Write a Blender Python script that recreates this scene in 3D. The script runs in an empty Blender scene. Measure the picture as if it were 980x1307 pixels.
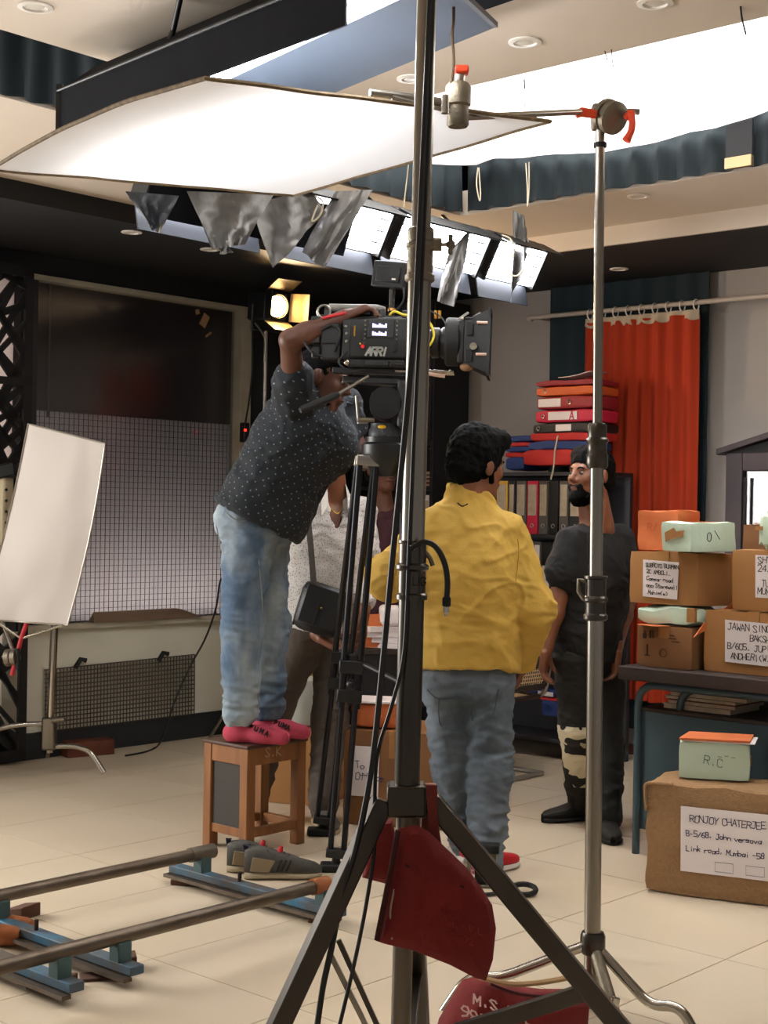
import bpy, bmesh, math, random
import numpy as np
from mathutils import Vector, Matrix, noise

random.seed(7)
SC = bpy.context.scene
COL = SC.collection
PI = math.pi
V = Vector

# ------------------------------------------------------------------ camera, world, exposure
FPX, HC, ROLL = 1850.0, 1.38, math.radians(1.0)
CAMP = V((0, 0, HC))
CR = V((math.cos(ROLL), 0, math.sin(ROLL)))
CU = V((-math.sin(ROLL), 0, math.cos(ROLL)))
cd = bpy.data.cameras.new('camera')
cd.sensor_fit = 'VERTICAL'; cd.sensor_height = 36.0; cd.lens = 36.0 * FPX / 1307.0
cd.clip_start = 0.05; cd.clip_end = 100
cam = bpy.data.objects.new('camera', cd); COL.objects.link(cam)
m3 = Matrix((CR, CU, V((0, -1, 0)))).transposed()
cam.matrix_world = Matrix.Translation(CAMP) @ m3.to_4x4()
SC.camera = cam
SC.view_settings.view_transform = 'Standard'
SC.view_settings.look = 'None'
SC.view_settings.gamma = 1.0
SC.view_settings.use_curve_mapping = False
SC.view_settings.exposure = 0.0
W = bpy.data.worlds.new('world'); SC.world = W; W.use_nodes = True
W.node_tree.nodes['Background'].inputs[0].default_value = (1.0, 0.95, 0.90, 1)
W.node_tree.nodes['Background'].inputs[1].default_value = 0.29

# photograph pixel -> place: at a depth, at a height, on the ground
def ray(px, py):
    return V((0, 1, 0)) + CR * ((px - 490) / FPX) + CU * ((653.5 - py) / FPX)
def at(px, py, D): return CAMP + ray(px, py) * D
def atz(px, py, z):
    d = ray(px, py); return CAMP + d * ((z - HC) / d.z)
def gr(px, py): return atz(px, py, 0.0)
TH = math.radians(42); cT, sT = math.cos(TH), math.sin(TH)
ROT = -TH                                        # the room stands turned to the camera
def rm(u, v, z=0.0): return V((u * cT + v * sT, -u * sT + v * cT, z))
RM = Matrix.Rotation(ROT, 4, 'Z')                # room frame: x along the right wall, y along the left wall

# ------------------------------------------------------------------ materials
def lin(c):
    if isinstance(c, str):
        c = c.lstrip('#'); c = [int(c[i:i+2], 16) / 255 for i in (0, 2, 4)]
        c = [x / 12.92 if x <= .04045 else ((x + .055) / 1.055) ** 2.4 for x in c]
    return (c[0], c[1], c[2], 1)
MATS = {}
def mat(name, col, rough=.6, metal=0.0, var=None, vscale=8.0, vamt=.5, bump=0.0, bscale=60.0, emit=None, estr=0.0,
        stretch=(1, 1, 1), spec=.5, detail=4.0, sheen=0.0):
    if name in MATS: return MATS[name]
    m = bpy.data.materials.new(name); m.use_nodes = True
    nt = m.node_tree; b = nt.nodes['Principled BSDF']
    b.inputs['Base Color'].default_value = lin(col)
    b.inputs['Roughness'].default_value = rough
    b.inputs['Metallic'].default_value = metal
    b.inputs['Specular IOR Level'].default_value = spec
    if sheen: b.inputs['Sheen Weight'].default_value = sheen
    if var or bump:
        tc = nt.nodes.new('ShaderNodeTexCoord'); mp = nt.nodes.new('ShaderNodeMapping')
        mp.inputs['Scale'].default_value = stretch
        nt.links.new(tc.outputs['Object'], mp.inputs['Vector'])
    if var:
        n = nt.nodes.new('ShaderNodeTexNoise'); n.inputs['Scale'].default_value = vscale; n.inputs['Detail'].default_value = detail
        nt.links.new(mp.outputs[0], n.inputs['Vector'])
        r = nt.nodes.new('ShaderNodeValToRGB')
        r.color_ramp.elements[0].position = .5 - vamt * .5; r.color_ramp.elements[1].position = .5 + vamt * .5
        r.color_ramp.elements[0].color = lin(col); r.color_ramp.elements[1].color = lin(var)
        nt.links.new(n.outputs['Fac'], r.inputs['Fac']); nt.links.new(r.outputs[0], b.inputs['Base Color'])
    if bump:
        n2 = nt.nodes.new('ShaderNodeTexNoise'); n2.inputs['Scale'].default_value = bscale; n2.inputs['Detail'].default_value = 3
        nt.links.new(mp.outputs[0], n2.inputs['Vector'])
        bp = nt.nodes.new('ShaderNodeBump'); bp.inputs['Strength'].default_value = bump; bp.inputs['Distance'].default_value = .01
        nt.links.new(n2.outputs['Fac'], bp.inputs['Height']); nt.links.new(bp.outputs[0], b.inputs['Normal'])
    if emit:
        b.inputs['Emission Color'].default_value = lin(emit); b.inputs['Emission Strength'].default_value = estr
    MATS[name] = m
    return m
def cloth_trans(name, col, fac=.5, rough=.9):
    m = bpy.data.materials.new(name); m.use_nodes = True; nt = m.node_tree
    b = nt.nodes['Principled BSDF']; b.inputs['Base Color'].default_value = lin(col); b.inputs['Roughness'].default_value = rough
    t = nt.nodes.new('ShaderNodeBsdfTranslucent'); t.inputs[0].default_value = lin(col)
    mx = nt.nodes.new('ShaderNodeMixShader'); mx.inputs[0].default_value = fac
    nt.links.new(b.outputs[0], mx.inputs[1]); nt.links.new(t.outputs[0], mx.inputs[2])
    nt.links.new(mx.outputs[0], nt.nodes['Material Output'].inputs[0])
    MATS[name] = m; return m
def glassy(name, col, gloss=.12, rough=.05):
    m = bpy.data.materials.new(name); m.use_nodes = True; nt = m.node_tree
    nt.nodes.remove(nt.nodes['Principled BSDF'])
    t = nt.nodes.new('ShaderNodeBsdfTransparent'); t.inputs[0].default_value = lin(col)
    g = nt.nodes.new('ShaderNodeBsdfGlossy'); g.inputs['Roughness'].default_value = rough
    mx = nt.nodes.new('ShaderNodeMixShader'); mx.inputs[0].default_value = gloss
    nt.links.new(t.outputs[0], mx.inputs[1]); nt.links.new(g.outputs[0], mx.inputs[2])
    nt.links.new(mx.outputs[0], nt.nodes['Material Output'].inputs[0])
    MATS[name] = m; return m

# ------------------------------------------------------------------ mesh builder (world coordinates; M maps local shapes)
class MB:
    def __init__(s, M=None): s.v = []; s.f = []; s.M = M or Matrix.Identity(4)
    def add(s, vs, fs):
        o = len(s.v); s.v += [s.M @ V(p) for p in vs]; s.f += [tuple(i + o for i in f) for f in fs]; return s
    def box(s, c, sz, R=None):
        c = V(c); h = V(sz) * .5
        vs = [V((x * h.x, y * h.y, z * h.z)) for x in (-1, 1) for y in (-1, 1) for z in (-1, 1)]
        if R is not None: vs = [R @ p for p in vs]
        return s.add([p + c for p in vs], [(0, 1, 3, 2), (4, 6, 7, 5), (0, 4, 5, 1), (2, 3, 7, 6), (0, 2, 6, 4), (1, 5, 7, 3)])
    def b2(s, a, b):
        return s.box([(x + y) / 2 for x, y in zip(a, b)], [abs(y - x) for x, y in zip(a, b)])
    def bar(s, a, b, w, h, up=(0, 0, 1)):
        a, b = V(a), V(b); d = b - a; L = d.length; z = d.normalized(); x = V(up).cross(z)
        if x.length < 1e-5: x = V((1, 0, 0)).cross(z)
        x.normalize(); y = z.cross(x)
        R = Matrix((x, y, z)).transposed()
        return s.box((a + b) / 2, (w, h, L), R)
    def tube(s, pts, r, n=10, closed=False, caps=True):
        pts = [V(p) for p in pts]; N = len(pts)
        rs = r if isinstance(r, (list, tuple)) else [r] * N
        vs = []; prev = None
        for i, p in enumerate(pts):
            if closed: t = pts[(i + 1) % N] - pts[i - 1]
            else: t = pts[min(i + 1, N - 1)] - pts[max(i - 1, 0)]
            if t.length < 1e-9: t = V((0, 0, 1))
            t.normalize()
            if prev is None:
                x = t.orthogonal().normalized()
            else:
                x = prev - t * prev.dot(t)
                if x.length < 1e-6: x = t.orthogonal()
                x.normalize()
            prev = x; y = t.cross(x)
            for k in range(n):
                a = 2 * PI * k / n
                vs.append(p + (x * math.cos(a) + y * math.sin(a)) * rs[i])
        fs = []
        for i in range(N if closed else N - 1):
            j = (i + 1) % N
            for k in range(n):
                l = (k + 1) % n
                fs.append((i * n + k, i * n + l, j * n + l, j * n + k))
        if caps and not closed:
            fs.append(tuple(reversed(range(n)))); fs.append(tuple((N - 1) * n + k for k in range(n)))
        return s.add(vs, fs)
    def lathe(s, prof, a, b=None, n=20):
        # profile (radius, distance along axis a->b in metres)
        a = V(a); ax = (V(b) - a).normalized() if b is not None else V((0, 0, 1))
        x = ax.orthogonal().normalized(); y = ax.cross(x); vs = []
        for r, h in prof:
            for k in range(n):
                t = 2 * PI * k / n
                vs.append(a + ax * h + (x * math.cos(t) + y * math.sin(t)) * max(r, 1e-4))
        fs = []
        for i in range(len(prof) - 1):
            for k in range(n):
                l = (k + 1) % n; fs.append((i * n + k, i * n + l, (i + 1) * n + l, (i + 1) * n + k))
        fs.append(tuple(reversed(range(n)))); fs.append(tuple((len(prof) - 1) * n + k for k in range(n)))
        return s.add(vs, fs)
    def prism(s, poly, vec):
        n = len(poly); vec = V(vec); vs = [V(p) for p in poly] + [V(p) + vec for p in poly]
        fs = [tuple(range(n)), tuple(reversed(range(n, 2 * n)))]
        fs += [(i, i + n, (i + 1) % n + n, (i + 1) % n) for i in range(n)]
        return s.add(vs, fs)
    def sheet(s, grid, th):
        # grid[i][j] of points; given a thickness along the averaged normal
        I, J = len(grid), len(grid[0])
        g = [[V(p) for p in row] for row in grid]
        vs = []; nr = []
        for i in range(I):
            for j in range(J):
                du = g[min(i + 1, I - 1)][j] - g[max(i - 1, 0)][j]; dv = g[i][min(j + 1, J - 1)] - g[i][max(j - 1, 0)]
                n = du.cross(dv); n = n.normalized() if n.length > 1e-12 else V((0, 0, 1))
                vs.append(g[i][j]); nr.append(n)
        top = [p + n * th for p, n in zip(vs, nr)]
        q = lambda i, j: i * J + j
        fs = []; O = I * J
        for i in range(I - 1):
            for j in range(J - 1):
                a, b, c, d = q(i, j), q(i + 1, j), q(i + 1, j + 1), q(i, j + 1)
                fs.append((a, d, c, b)); fs.append((a + O, b + O, c + O, d + O))
        rim = [q(i, 0) for i in range(I)] + [q(I - 1, j) for j in range(1, J)] + [q(i, J - 1) for i in range(I - 2, -1, -1)] + [q(0, j) for j in range(J - 2, 0, -1)]
        for k in range(len(rim)):
            a, b = rim[k], rim[(k + 1) % len(rim)]; fs.append((a, b, b + O, a + O))
        return s.add(vs + top, fs)
    def ball(s, c, r, n=12, R=None):
        r = V((r, r, r)) if not hasattr(r, '__len__') else V(r); c = V(c); vs = []; fs = []; m = n // 2 + 1
        for i in range(m + 1):
            ph = PI * i / m
            for k in range(n):
                t = 2 * PI * k / n
                p = V((r.x * math.sin(ph) * math.cos(t), r.y * math.sin(ph) * math.sin(t), r.z * math.cos(ph)))
                vs.append(c + (R @ p if R is not None else p))
        for i in range(m):
            for k in range(n):
                l = (k + 1) % n; fs.append((i * n + k, (i + 1) * n + k, (i + 1) * n + l, i * n + l))
        return s.add(vs, fs)
    def build(s, name, m, parent=None, smooth=True, bevel=0.0, kind=None, label=None):
        me = bpy.data.meshes.new(name)
        vs = s.v
        T = frame(parent)
        if T is not None:
            Ti = T.inverted(); vs = [Ti @ p for p in vs]
        me.from_pydata([tuple(p) for p in vs], [], s.f)
        me.materials.append(m if not isinstance(m, str) else MATS[m])
        bm = bmesh.new(); bm.from_mesh(me); bmesh.ops.recalc_face_normals(bm, faces=bm.faces); bm.to_mesh(me); bm.free()
        if smooth:
            me.polygons.foreach_set('use_smooth', [True] * len(me.polygons))
            me.set_sharp_from_angle(angle=math.radians(38))
        o = bpy.data.objects.new(name, me); COL.objects.link(o)
        if parent is not None: o.parent = parent
        if bevel:
            bv = o.modifiers.new('bevel', 'BEVEL'); bv.width = bevel; bv.segments = 2; bv.limit_method = 'ANGLE'; bv.angle_limit = math.radians(40)
        if kind: o['kind'] = kind
        if label: o['label'] = label
        return o
FRM = {}
def frame(p):
    while p is not None:
        if p.name in FRM: return FRM[p.name]
        p = p.parent
    return None
def thing(name, label, cat, loc=(0, 0, 0), rotz=0.0, group=None):
    o = bpy.data.objects.new(name, None); COL.objects.link(o); o.empty_display_size = .05
    M = Matrix.Translation(V(loc)) @ Matrix.Rotation(rotz, 4, 'Z')
    o.matrix_world = M; o.location = V(loc); o.rotation_euler = (0, 0, rotz); FRM[o.name] = M
    o['label'] = label; o['category'] = cat
    if group: o['group'] = group
    return o
def tag(o, label, cat, group=None, kind=None):
    o['label'] = label; o['category'] = cat
    if group: o['group'] = group
    if kind: o['kind'] = kind
    # move the origin of a one-mesh thing to its base
    return o
def solo(mb, name, m, label, cat, group=None, kind=None, **k):
    o = mb.build(name, m, None, **k)
    vs = o.data.vertices
    xs = [v.co.x for v in vs]; ys = [v.co.y for v in vs]; z = min(v.co.z for v in vs)
    c = V(((min(xs) + max(xs)) / 2, (min(ys) + max(ys)) / 2, z))
    o.data.transform(Matrix.Translation(-c)); o.location = c
    FRM[o.name] = Matrix.Translation(c)
    return tag(o, label, cat, group, kind)
def struct(mb, name, m, **k):
    o = mb.build(name, m, None, **k); o['kind'] = 'structure'; return o
def frameM(o, x, y):
    # matrix whose local x,y axes are the given directions
    x = V(x).normalized(); z = x.cross(V(y)).normalized(); y = z.cross(x)
    M = Matrix((x, y, z)).transposed().to_4x4(); M.translation = V(o); return M
def catmull(P, n=8):
    P = [V(p) for p in P]; out = []
    for i in range(len(P) - 1):
        p0 = P[max(i - 1, 0)]; p1 = P[i]; p2 = P[i + 1]; p3 = P[min(i + 2, len(P) - 1)]
        for k in range(n):
            t = k / n
            out.append(.5 * ((2 * p1) + (p2 - p0) * t + (2 * p0 - 5 * p1 + 4 * p2 - p3) * t * t + (3 * p1 - p0 - 3 * p2 + p3) * t ** 3))
    out.append(P[-1]); return out
def rounded(P, r=.04, n=5):
    # polyline with rounded corners
    P = [V(p) for p in P]; out = [P[0]]
    for i in range(1, len(P) - 1):
        a, b, c = P[i - 1], P[i], P[i + 1]
        q = min(r, (a - b).length * .45, (c - b).length * .45)
        s = b + (a - b).normalized() * q; e = b + (c - b).normalized() * q
        for k in range(n + 1):
            t = k / n; out.append(s * (1 - t) ** 2 + b * 2 * t * (1 - t) + e * t * t)
    out.append(P[-1]); return out

# ------------------------------------------------------------------ single-stroke hand lettering
GL = {'A': '00 26 40|12 32', 'B': '00 06 36 45 33 03|33 41 30 00', 'C': '45 36 16 05 01 10 30 41', 'D': '00 06 26 44 42 20 00', 'E': '40 00 06 46|03 33',
 'F': '00 06 46|03 33', 'G': '45 36 16 05 01 10 30 42 22', 'H': '00 06|40 46|03 43', 'I': '20 26', 'J': '16 46|36 31 20 10 01', 'K': '00 06|46 03 40',
 'L': '06 00 40', 'M': '00 06 22 46 40', 'N': '00 06 40 46', 'O': '10 01 05 16 36 45 41 30 10', 'P': '00 06 36 45 44 33 03', 'Q': '10 01 05 16 36 45 41 30 10|22 40',
 'R': '00 06 36 45 44 33 03|23 40', 'S': '45 36 16 05 14 32 41 30 10 01', 'T': '06 46|26 20', 'U': '06 01 10 30 41 46', 'V': '06 20 46', 'W': '06 10 23 30 46',
 'X': '00 46|06 40', 'Y': '06 23 46|23 20', 'Z': '06 46 00 40', '0': '10 01 05 16 36 45 41 30 10', '1': '15 26 20', '2': '05 16 36 45 44 00 40', '3': '05 16 36 45 33 41 30 10 01',
 '4': '30 36 02 42', '5': '46 06 03 33 42 41 30 00', '6': '36 15 02 10 30 41 33 13 02', '7': '06 46 10', '8': '13 04 16 36 44 33 13 01 10 30 41 33', '9': '10 31 44 36 16 04 13 33 44',
 '.': '20 21', ',': '21 10', '-': '03 33', '/': '00 46', '(': '36 14 12 30', ')': '16 34 32 10',
 'a': '43 23 02 10 30 43 40', 'b': '06 00 30 42 33 03', 'e': '02 42 33 13 02 10 40', 'h': '06 00|03 33 42 40', 'i': '20 23|25 25', 'l': '26 20', 'm': '00 03 13 22 20|22 33 43 40',
 'n': '00 03|02 23 42 40', 'o': '10 02 13 33 42 30 10', 'p': '03 00|03 33 42 30 00', 'r': '00 03|02 23 43', 's': '43 13 02 32 30 00', 't': '26 20 40|04 44', 'u': '03 01 10 40 43', 'v': '03 20 43', 'w': '03 10 22 30 43', 'k': '06 00|33 02 30', 'f': '45 26 20|04 44', 'y': '03 21|43 00', 'g': '43 13 02 11 42|43 40 10', 'j': '33 31 10', 'x': '03 40|00 43', 'z': '03 43 00 40', 'c': '43 13 02 10 40', 'd': '46 40 10 02 33 43', ' ': ''}
def letters(mb, txt, o, ux, uy, size, w, seed=0, lift=.0008, adv=.82, jit=.08):
    rnd = random.Random(seed); ux, uy = V(ux).normalized(), V(uy).normalized(); n = ux.cross(uy).normalized()
    x = 0.0; o = V(o)
    for ch in txt:
        g = GL.get(ch, '')
        jy = rnd.uniform(-jit, jit) * size; sl = rnd.uniform(-jit, jit)
        for st in [q for q in g.split('|') if q]:
            P = []
            for tk in st.split():
                a = int(tk[0]) / 4 * .62 + rnd.uniform(-jit, jit) * .3; b = int(tk[1]) / 6 + rnd.uniform(-jit, jit) * .3
                P.append(o + ux * (x + (a + b * sl) * size) + uy * (b * size + jy) + n * lift)
            for i in range(len(P) - 1):
                d = P[i + 1] - P[i]
                if d.length < 1e-6: d = ux * w
                p = n.cross(d).normalized() * w * .5; e = d.normalized() * w * .4
                a, b = P[i] - e, P[i + 1] + e
                mb.add([a - p, b - p, b + p, a + p, a - p - n * lift * .9, b - p - n * lift * .9, b + p - n * lift * .9, a + p - n * lift * .9],
                       [(0, 1, 2, 3), (4, 7, 6, 5), (0, 4, 5, 1), (1, 5, 6, 2), (2, 6, 7, 3), (3, 7, 4, 0)])
        x += size * (adv if ch != ' ' else .55)
    return mb
# ------------------------------------------------------------------ the setting
mat('grout', '#bfb19b', .8)
mat('tile', '#d6c8b1', .32, var='#ccbca3', vscale=1.6, vamt=.7, spec=.45)
mat('wall_grey', '#a9a19b', .85, var='#9c948d', vscale=1.2, bump=.05, bscale=90)
mat('wall_black', '#111214', .8, var='#17181a', vscale=2)
mat('wall_cream', '#e3e0d0', .7, var='#d2cfbd', vscale=2.2, vamt=.8)
mat('wall_pink', '#c9bdb6', .8)
mat('base_black', '#22262a', .6)
mat('base_brown', '#4a2a22', .5)
mat('ceil_cream', '#d2c5b6', .85, var='#c8baa9', vscale=.9, bump=.03, bscale=120)
mat('ceil_black', '#131417', .75)
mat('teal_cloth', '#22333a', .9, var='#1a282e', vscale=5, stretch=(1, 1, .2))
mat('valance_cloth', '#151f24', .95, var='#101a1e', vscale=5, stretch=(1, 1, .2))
mat('white_plastic', '#e6e0d6', .4)
mat('frame_white', '#b9b3a2', .6, var='#9a937f', vscale=6)
mat('dark_panel', '#393735', .42, var='#4a4648', vscale=1.5, vamt=.9)
mat('frosted', '#8d8a90', .55, var='#a5a2ab', vscale=1.0, vamt=.9)
mat('wire_dark', '#4f4b50', .6)
cloth_trans('frosted_t', '#b0aba8', .45, .5)
glassy('pane_glass', '#e8e8ea', .05, .12)

UL, VR = -6.70, 7.23           # the left wall and the right wall in the room's own axes
fl = struct(MB(RM).b2((UL - .2, -1.5, -.12), (2.0, VR + .2, -.012)), 'floor', MATS['grout'])
FRM[fl.name] = Matrix.Identity(4)
ts = .629
tm = None
u0, v0 = -2.85, 2.84
k0 = math.floor((UL - u0) / ts); j0 = math.floor((-.1 - v0) / ts)
for k in range(k0, k0 + 12):
    for j in range(j0, j0 + 13):
        ua, ub = max(u0 + k * ts, UL), u0 + (k + 1) * ts
        va, vb = v0 + j * ts, min(v0 + (j + 1) * ts, VR)
        if ub - ua < .05 or vb - va < .05: continue
        full = ub - ua > ts - .01 and vb - va > ts - .01
        if full and tm:
            o = tm.copy(); COL.objects.link(o); o.parent = fl
            o.location = rm((ua + ub) / 2, (va + vb) / 2)
        else:
            mb = MB(RM).b2((-(ub - ua) / 2 + .0018, -(vb - va) / 2 + .0018, -.012), ((ub - ua) / 2 - .0018, (vb - va) / 2 - .0018, 0))
            o = mb.build('floor_tile', MATS['tile'], fl, smooth=False); o.location = rm((ua + ub) / 2, (va + vb) / 2)
            if full: tm = o

# left wall with its window opening, ledge and cream parapet
W0, W1, WZ0, WZ1 = 4.55, 6.16, .73, 2.64
wl = MB(RM)
wl.b2((UL - .2, 0, 0), (UL, 3.56, 3.4)); wl.b2((UL - .2, 4.49, 0), (UL, W0, 3.4)); wl.b2((UL - .2, 3.56, 0), (UL, 4.49, .14)); wl.b2((UL - .2, 3.56, 2.62), (UL, 4.49, 3.4)); wl.b2((UL - .2, W1, 0), (UL, VR + .2, 3.4))
wl.b2((UL - .2, W0, 0), (UL, W1, WZ0)); wl.b2((UL - .2, W0, WZ1), (UL, W1, 3.4))
wallL = struct(wl, 'wall_left', MATS['wall_black'])
MB(RM).b2((UL, W0 - .15, .145), (UL + .012, W1 + .9, WZ0 - .03)).build('parapet_plaster', MATS['wall_cream'], wallL)
MB(RM).b2((UL - .1, W0 - .02, WZ0 - .03), (UL + .06, W1 + .25, WZ0)).build('window_ledge', MATS['frame_white'], wallL)
MB(RM).b2((UL - .08, 3.56, .14), (UL - .07, 4.49, 2.62)).build('backlit_panel', cloth_trans('backlit_panel', '#d6cbc6', .55), wallL)  # opening and translucent panel added so the lattice gaps show bright
bl = struct(MB(RM).b2((UL, 0, 0), (UL + .03, VR, .145)), 'baseboard_left', MATS['base_black'], bevel=.004)
wr = struct(MB(RM).b2((UL, VR, 0), (2.0, VR + .2, 3.4)), 'wall_right', MATS['wall_grey'])
br = struct(MB(RM).b2((UL + .03, VR - .02, 0), (2.0, VR, .06)), 'baseboard_right', MATS['base_brown'])

# window: frame, dark opaque panel above, frosted glass and wire grid below
win = bpy.data.objects.new('window_1', None); COL.objects.link(win); win['kind'] = 'structure'
FRM['window_1'] = Matrix.Identity(4)
f = MB(RM)
MB(RM).b2((UL - .08, W1 - .09, WZ0), (UL + .02, W1, WZ1)).build('frame_post', MATS['frame_white'], win, bevel=.004)
MB(RM).b2((UL - .06, W0, WZ0), (UL + .0, W0 + .05, WZ1)).build('frame_post', MATS['base_black'], win, bevel=.004)
MB(RM).b2((UL - .08, W0 + .0, WZ1 - .03), (UL + .02, W1, WZ1)).build('frame_rail', MATS['frame_white'], win, bevel=.003)
zf = 1.91
MB(RM).b2((UL - .10, W0 + .05, zf), (UL - .07, W1 - .09, WZ1 - .03)).build('dark_panel', MATS['dark_panel'], win)
MB(RM).b2((UL - .12, W0 + .05, WZ0), (UL - .09, W1 - .09, zf)).build('frosted_panel', MATS['frosted_t'], win)
g = MB(RM); w = .0015; x = UL - .085
n = 44
for i in range(n + 1):
    y = W0 + .06 + (W1 - W0 - .16) * i / n; g.b2((x - w, y - w, WZ0), (x + w, y + w, zf))
n = 34
for i in range(n + 1):
    z = WZ0 + (zf - WZ0) * i / n; g.b2((x - w, W0 + .05, z - w), (x + w, W1 - .09, z + w))
g.build('wire_grid', MATS['wire_dark'], win, smooth=False, kind='stuff')
MB(RM).b2((UL - .05, W0 + .05, WZ0), (UL - .044, W1 - .09, WZ1 - .03)).build('pane', MATS['pane_glass'], win)
MB(RM).box((UL - .055, W0 + .16, 2.25), (.01, .012, .75)).build('seam_strip', MATS['wire_dark'], win)
for (px, py, sx, sz, ry) in [(252, 398, .03, .03, .3), (261, 409, .05, .08, -.5), (266, 427, .05, .012, .6)]:
    d = ray(px, py); k = (UL - .042) / (d.x * cT - d.y * sT); p = CAMP + d * k
    MB(RM).box((p.x * cT - p.y * sT, p.x * sT + p.y * cT, p.z), (.004, sx, sz), Matrix.Rotation(ry, 3, 'X')).build('tape_scrap', mat('tape_tan', '#b08a63', .7), win)

# ceiling: low black soffit along both walls, cream band, fabric-lined trough, cream slab overhead
ZS, ZC, ZT = 2.75, 2.84, 3.45
SU, SV, TU, TV, KU, KV = -5.60, 6.20, -4.50, 5.52, -3.87, 3.86
ce = struct(MB(RM).b2((KU, -3, ZC), (3, KV, ZC + .12)), 'ceiling', MATS['ceil_cream'], bevel=0)
FRM[ce.name] = Matrix.Identity(4)
MB(RM).b2((UL, -3, ZS), (SU, VR, ZS + .5)).build('soffit', MATS['ceil_black'], ce)
MB(RM).b2((SU, SV, ZS), (3, VR, ZS + .5)).build('soffit', MATS['ceil_black'], ce)
MB(RM).b2((SU, -3, ZC), (TU, TV, ZC + .12)).build('cream_band', MATS['ceil_cream'], ce)
MB(RM).b2((SU, TV, ZC), (3, SV, ZC + .12)).build('cream_band', MATS['ceil_cream'], ce)
MB(RM).b2((SU + .001, SV - .02, ZS - .004), (3, SV - .001, ZC)).build('soffit_edge', MATS['ceil_cream'], ce)
MB(RM).b2((UL, -3, ZT), (3, VR, ZT + .1)).build('trough_top', MATS['ceil_black'], ce)

def pleated(a, b, z0, z1, amp, wl, nrm, th=.004, phase=0.0, sag=0.0, rows=5, seed=3, splay=0.0):
    # hanging cloth with folds between two plan points
    a, b = V(a), V(b); L = (b - a).length; n = max(24, int(L / wl * 8)); nrm = V(nrm).normalized(); d = (b - a) / L
    G = []
    for i in range(n + 1):
        s = i / n * L; row = []
        for j in range(rows + 1):
            t = j / rows
            w_ = wl * (1 + .0)
            ph = 2 * PI * s / w_ + phase + 1.3 * noise.noise(V((s * 3.1, seed, t * .6)))
            o = amp * (.55 + .45 * t) * math.sin(ph) + amp * .8 * noise.noise(V((s * 9, seed + 5, t * 1.2)))
            p = a + d * (s + splay * t * (s - L / 2)) + nrm * o
            row.append(V((p.x, p.y, z1 + (z0 - z1) * t - sag * math.sin(PI * ((s / wl) % 1)) * t)))
        G.append(row)
    return MB().sheet(G, th)
vl = thing('pleated_valance', 'dark teal pleated fabric lining the ceiling trough above the binder shelf', 'valance', rm(-2.6, TV - .03, ZC))
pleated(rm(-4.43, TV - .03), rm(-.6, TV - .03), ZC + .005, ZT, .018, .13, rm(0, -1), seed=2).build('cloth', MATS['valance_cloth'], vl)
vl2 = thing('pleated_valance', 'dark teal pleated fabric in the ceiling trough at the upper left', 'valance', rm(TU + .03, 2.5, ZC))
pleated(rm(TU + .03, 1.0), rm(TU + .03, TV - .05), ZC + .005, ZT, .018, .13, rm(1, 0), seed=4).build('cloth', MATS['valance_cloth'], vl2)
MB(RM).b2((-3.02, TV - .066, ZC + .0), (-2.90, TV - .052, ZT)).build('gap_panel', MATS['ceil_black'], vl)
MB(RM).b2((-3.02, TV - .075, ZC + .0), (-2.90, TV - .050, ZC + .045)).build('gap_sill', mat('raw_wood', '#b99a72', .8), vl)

# downlights
def downlight(p, label, grp):
    t = thing('downlight', label, 'light', p, 0, grp)
    MB().lathe([(.052, 0), (.052, -.004), (.036, -.006), (.033, .012), (.0, .012)], p).build('trim_ring', MATS['white_plastic'], t)
    MB().lathe([(.03, .0105), (.026, -.002), (.012, -.004)], p).build('bulb', mat('bulb_off', '#d8d2c4', .3), t)
G_ = 'recessed ceiling downlights'
for px, py, z, lb in [(45, 8, ZC, 'round recessed downlight in cream ceiling at the top left corner'), (670, 53, ZC, 'round recessed downlight in cream ceiling beside hanging rope'),
                      (836, 3, ZC, 'round recessed downlight in cream ceiling at the top right'), (168, 296, ZS, 'round downlight in black soffit, left of two above window'),
                      (268, 318, ZS, 'round downlight in black soffit, right of two above window'), (790, 343, ZS, 'round downlight in black soffit above the teal curtain'), (526, 100, ZC, 'round downlight in cream ceiling beside the thick steel pole'),
                      (815, 250, ZC, 'faint round downlight in cream band below teal valance')]:
    downlight(atz(px, py, z) - V((0, 0, .0005)), lb, G_)

# white cloth stretched below the trough, lit by lamps in the trough above it
cloth_trans('silk_white', '#f4f4f4', .62)
cl = []
NU, NV = 60, 26
for i in range(NU + 1):
    u = -4.35 + 3.5 * i / NU; row = []
    for j in range(NV + 1):
        t = j / NV; v = KV - .1 + (TV - .07 - KV + .1) * t
        far = 3.03 + .028 * math.sin(u * 4.1) + .02 * noise.noise(V((u * 3, 1, 0))) - .03 * max(0, (u + 2.6))
        z = (2.965 * (1 - t) + far * t) - .07 * math.sin(PI * t) + .02 * noise.noise(V((u * 2.2, v * 2.2, 3))) + .012 * noise.noise(V((u * 7, v * 2, 9)))
        row.append(rm(u, v, z))
    cl.append(row)
solo(MB().sheet(cl, .002), 'white_cloth', MATS['silk_white'], 'large white diffusion cloth stretched across the ceiling trough', 'cloth')
def area(name, p, tgt, sx, sy, power, col=(1, 1, 1), spread=180):
    l = bpy.data.lights.new(name, 'AREA'); l.shape = 'RECTANGLE'; l.size = sx; l.size_y = sy; l.energy = power; l.color = col; l.spread = math.radians(spread)
    o = bpy.data.objects.new(name, l); COL.objects.link(o); o.location = p
    d = V(tgt) - V(p); o.rotation_euler = d.to_track_quat('-Z', 'Y').to_euler(); return o
tl = area('trough_light', rm(-2.6, 4.7, 3.40), rm(-2.6, 4.7, 0), 1.2, 3.2, 260, (1, .97, .93))
tl.rotation_euler = (0, 0, ROT + PI / 2)

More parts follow.
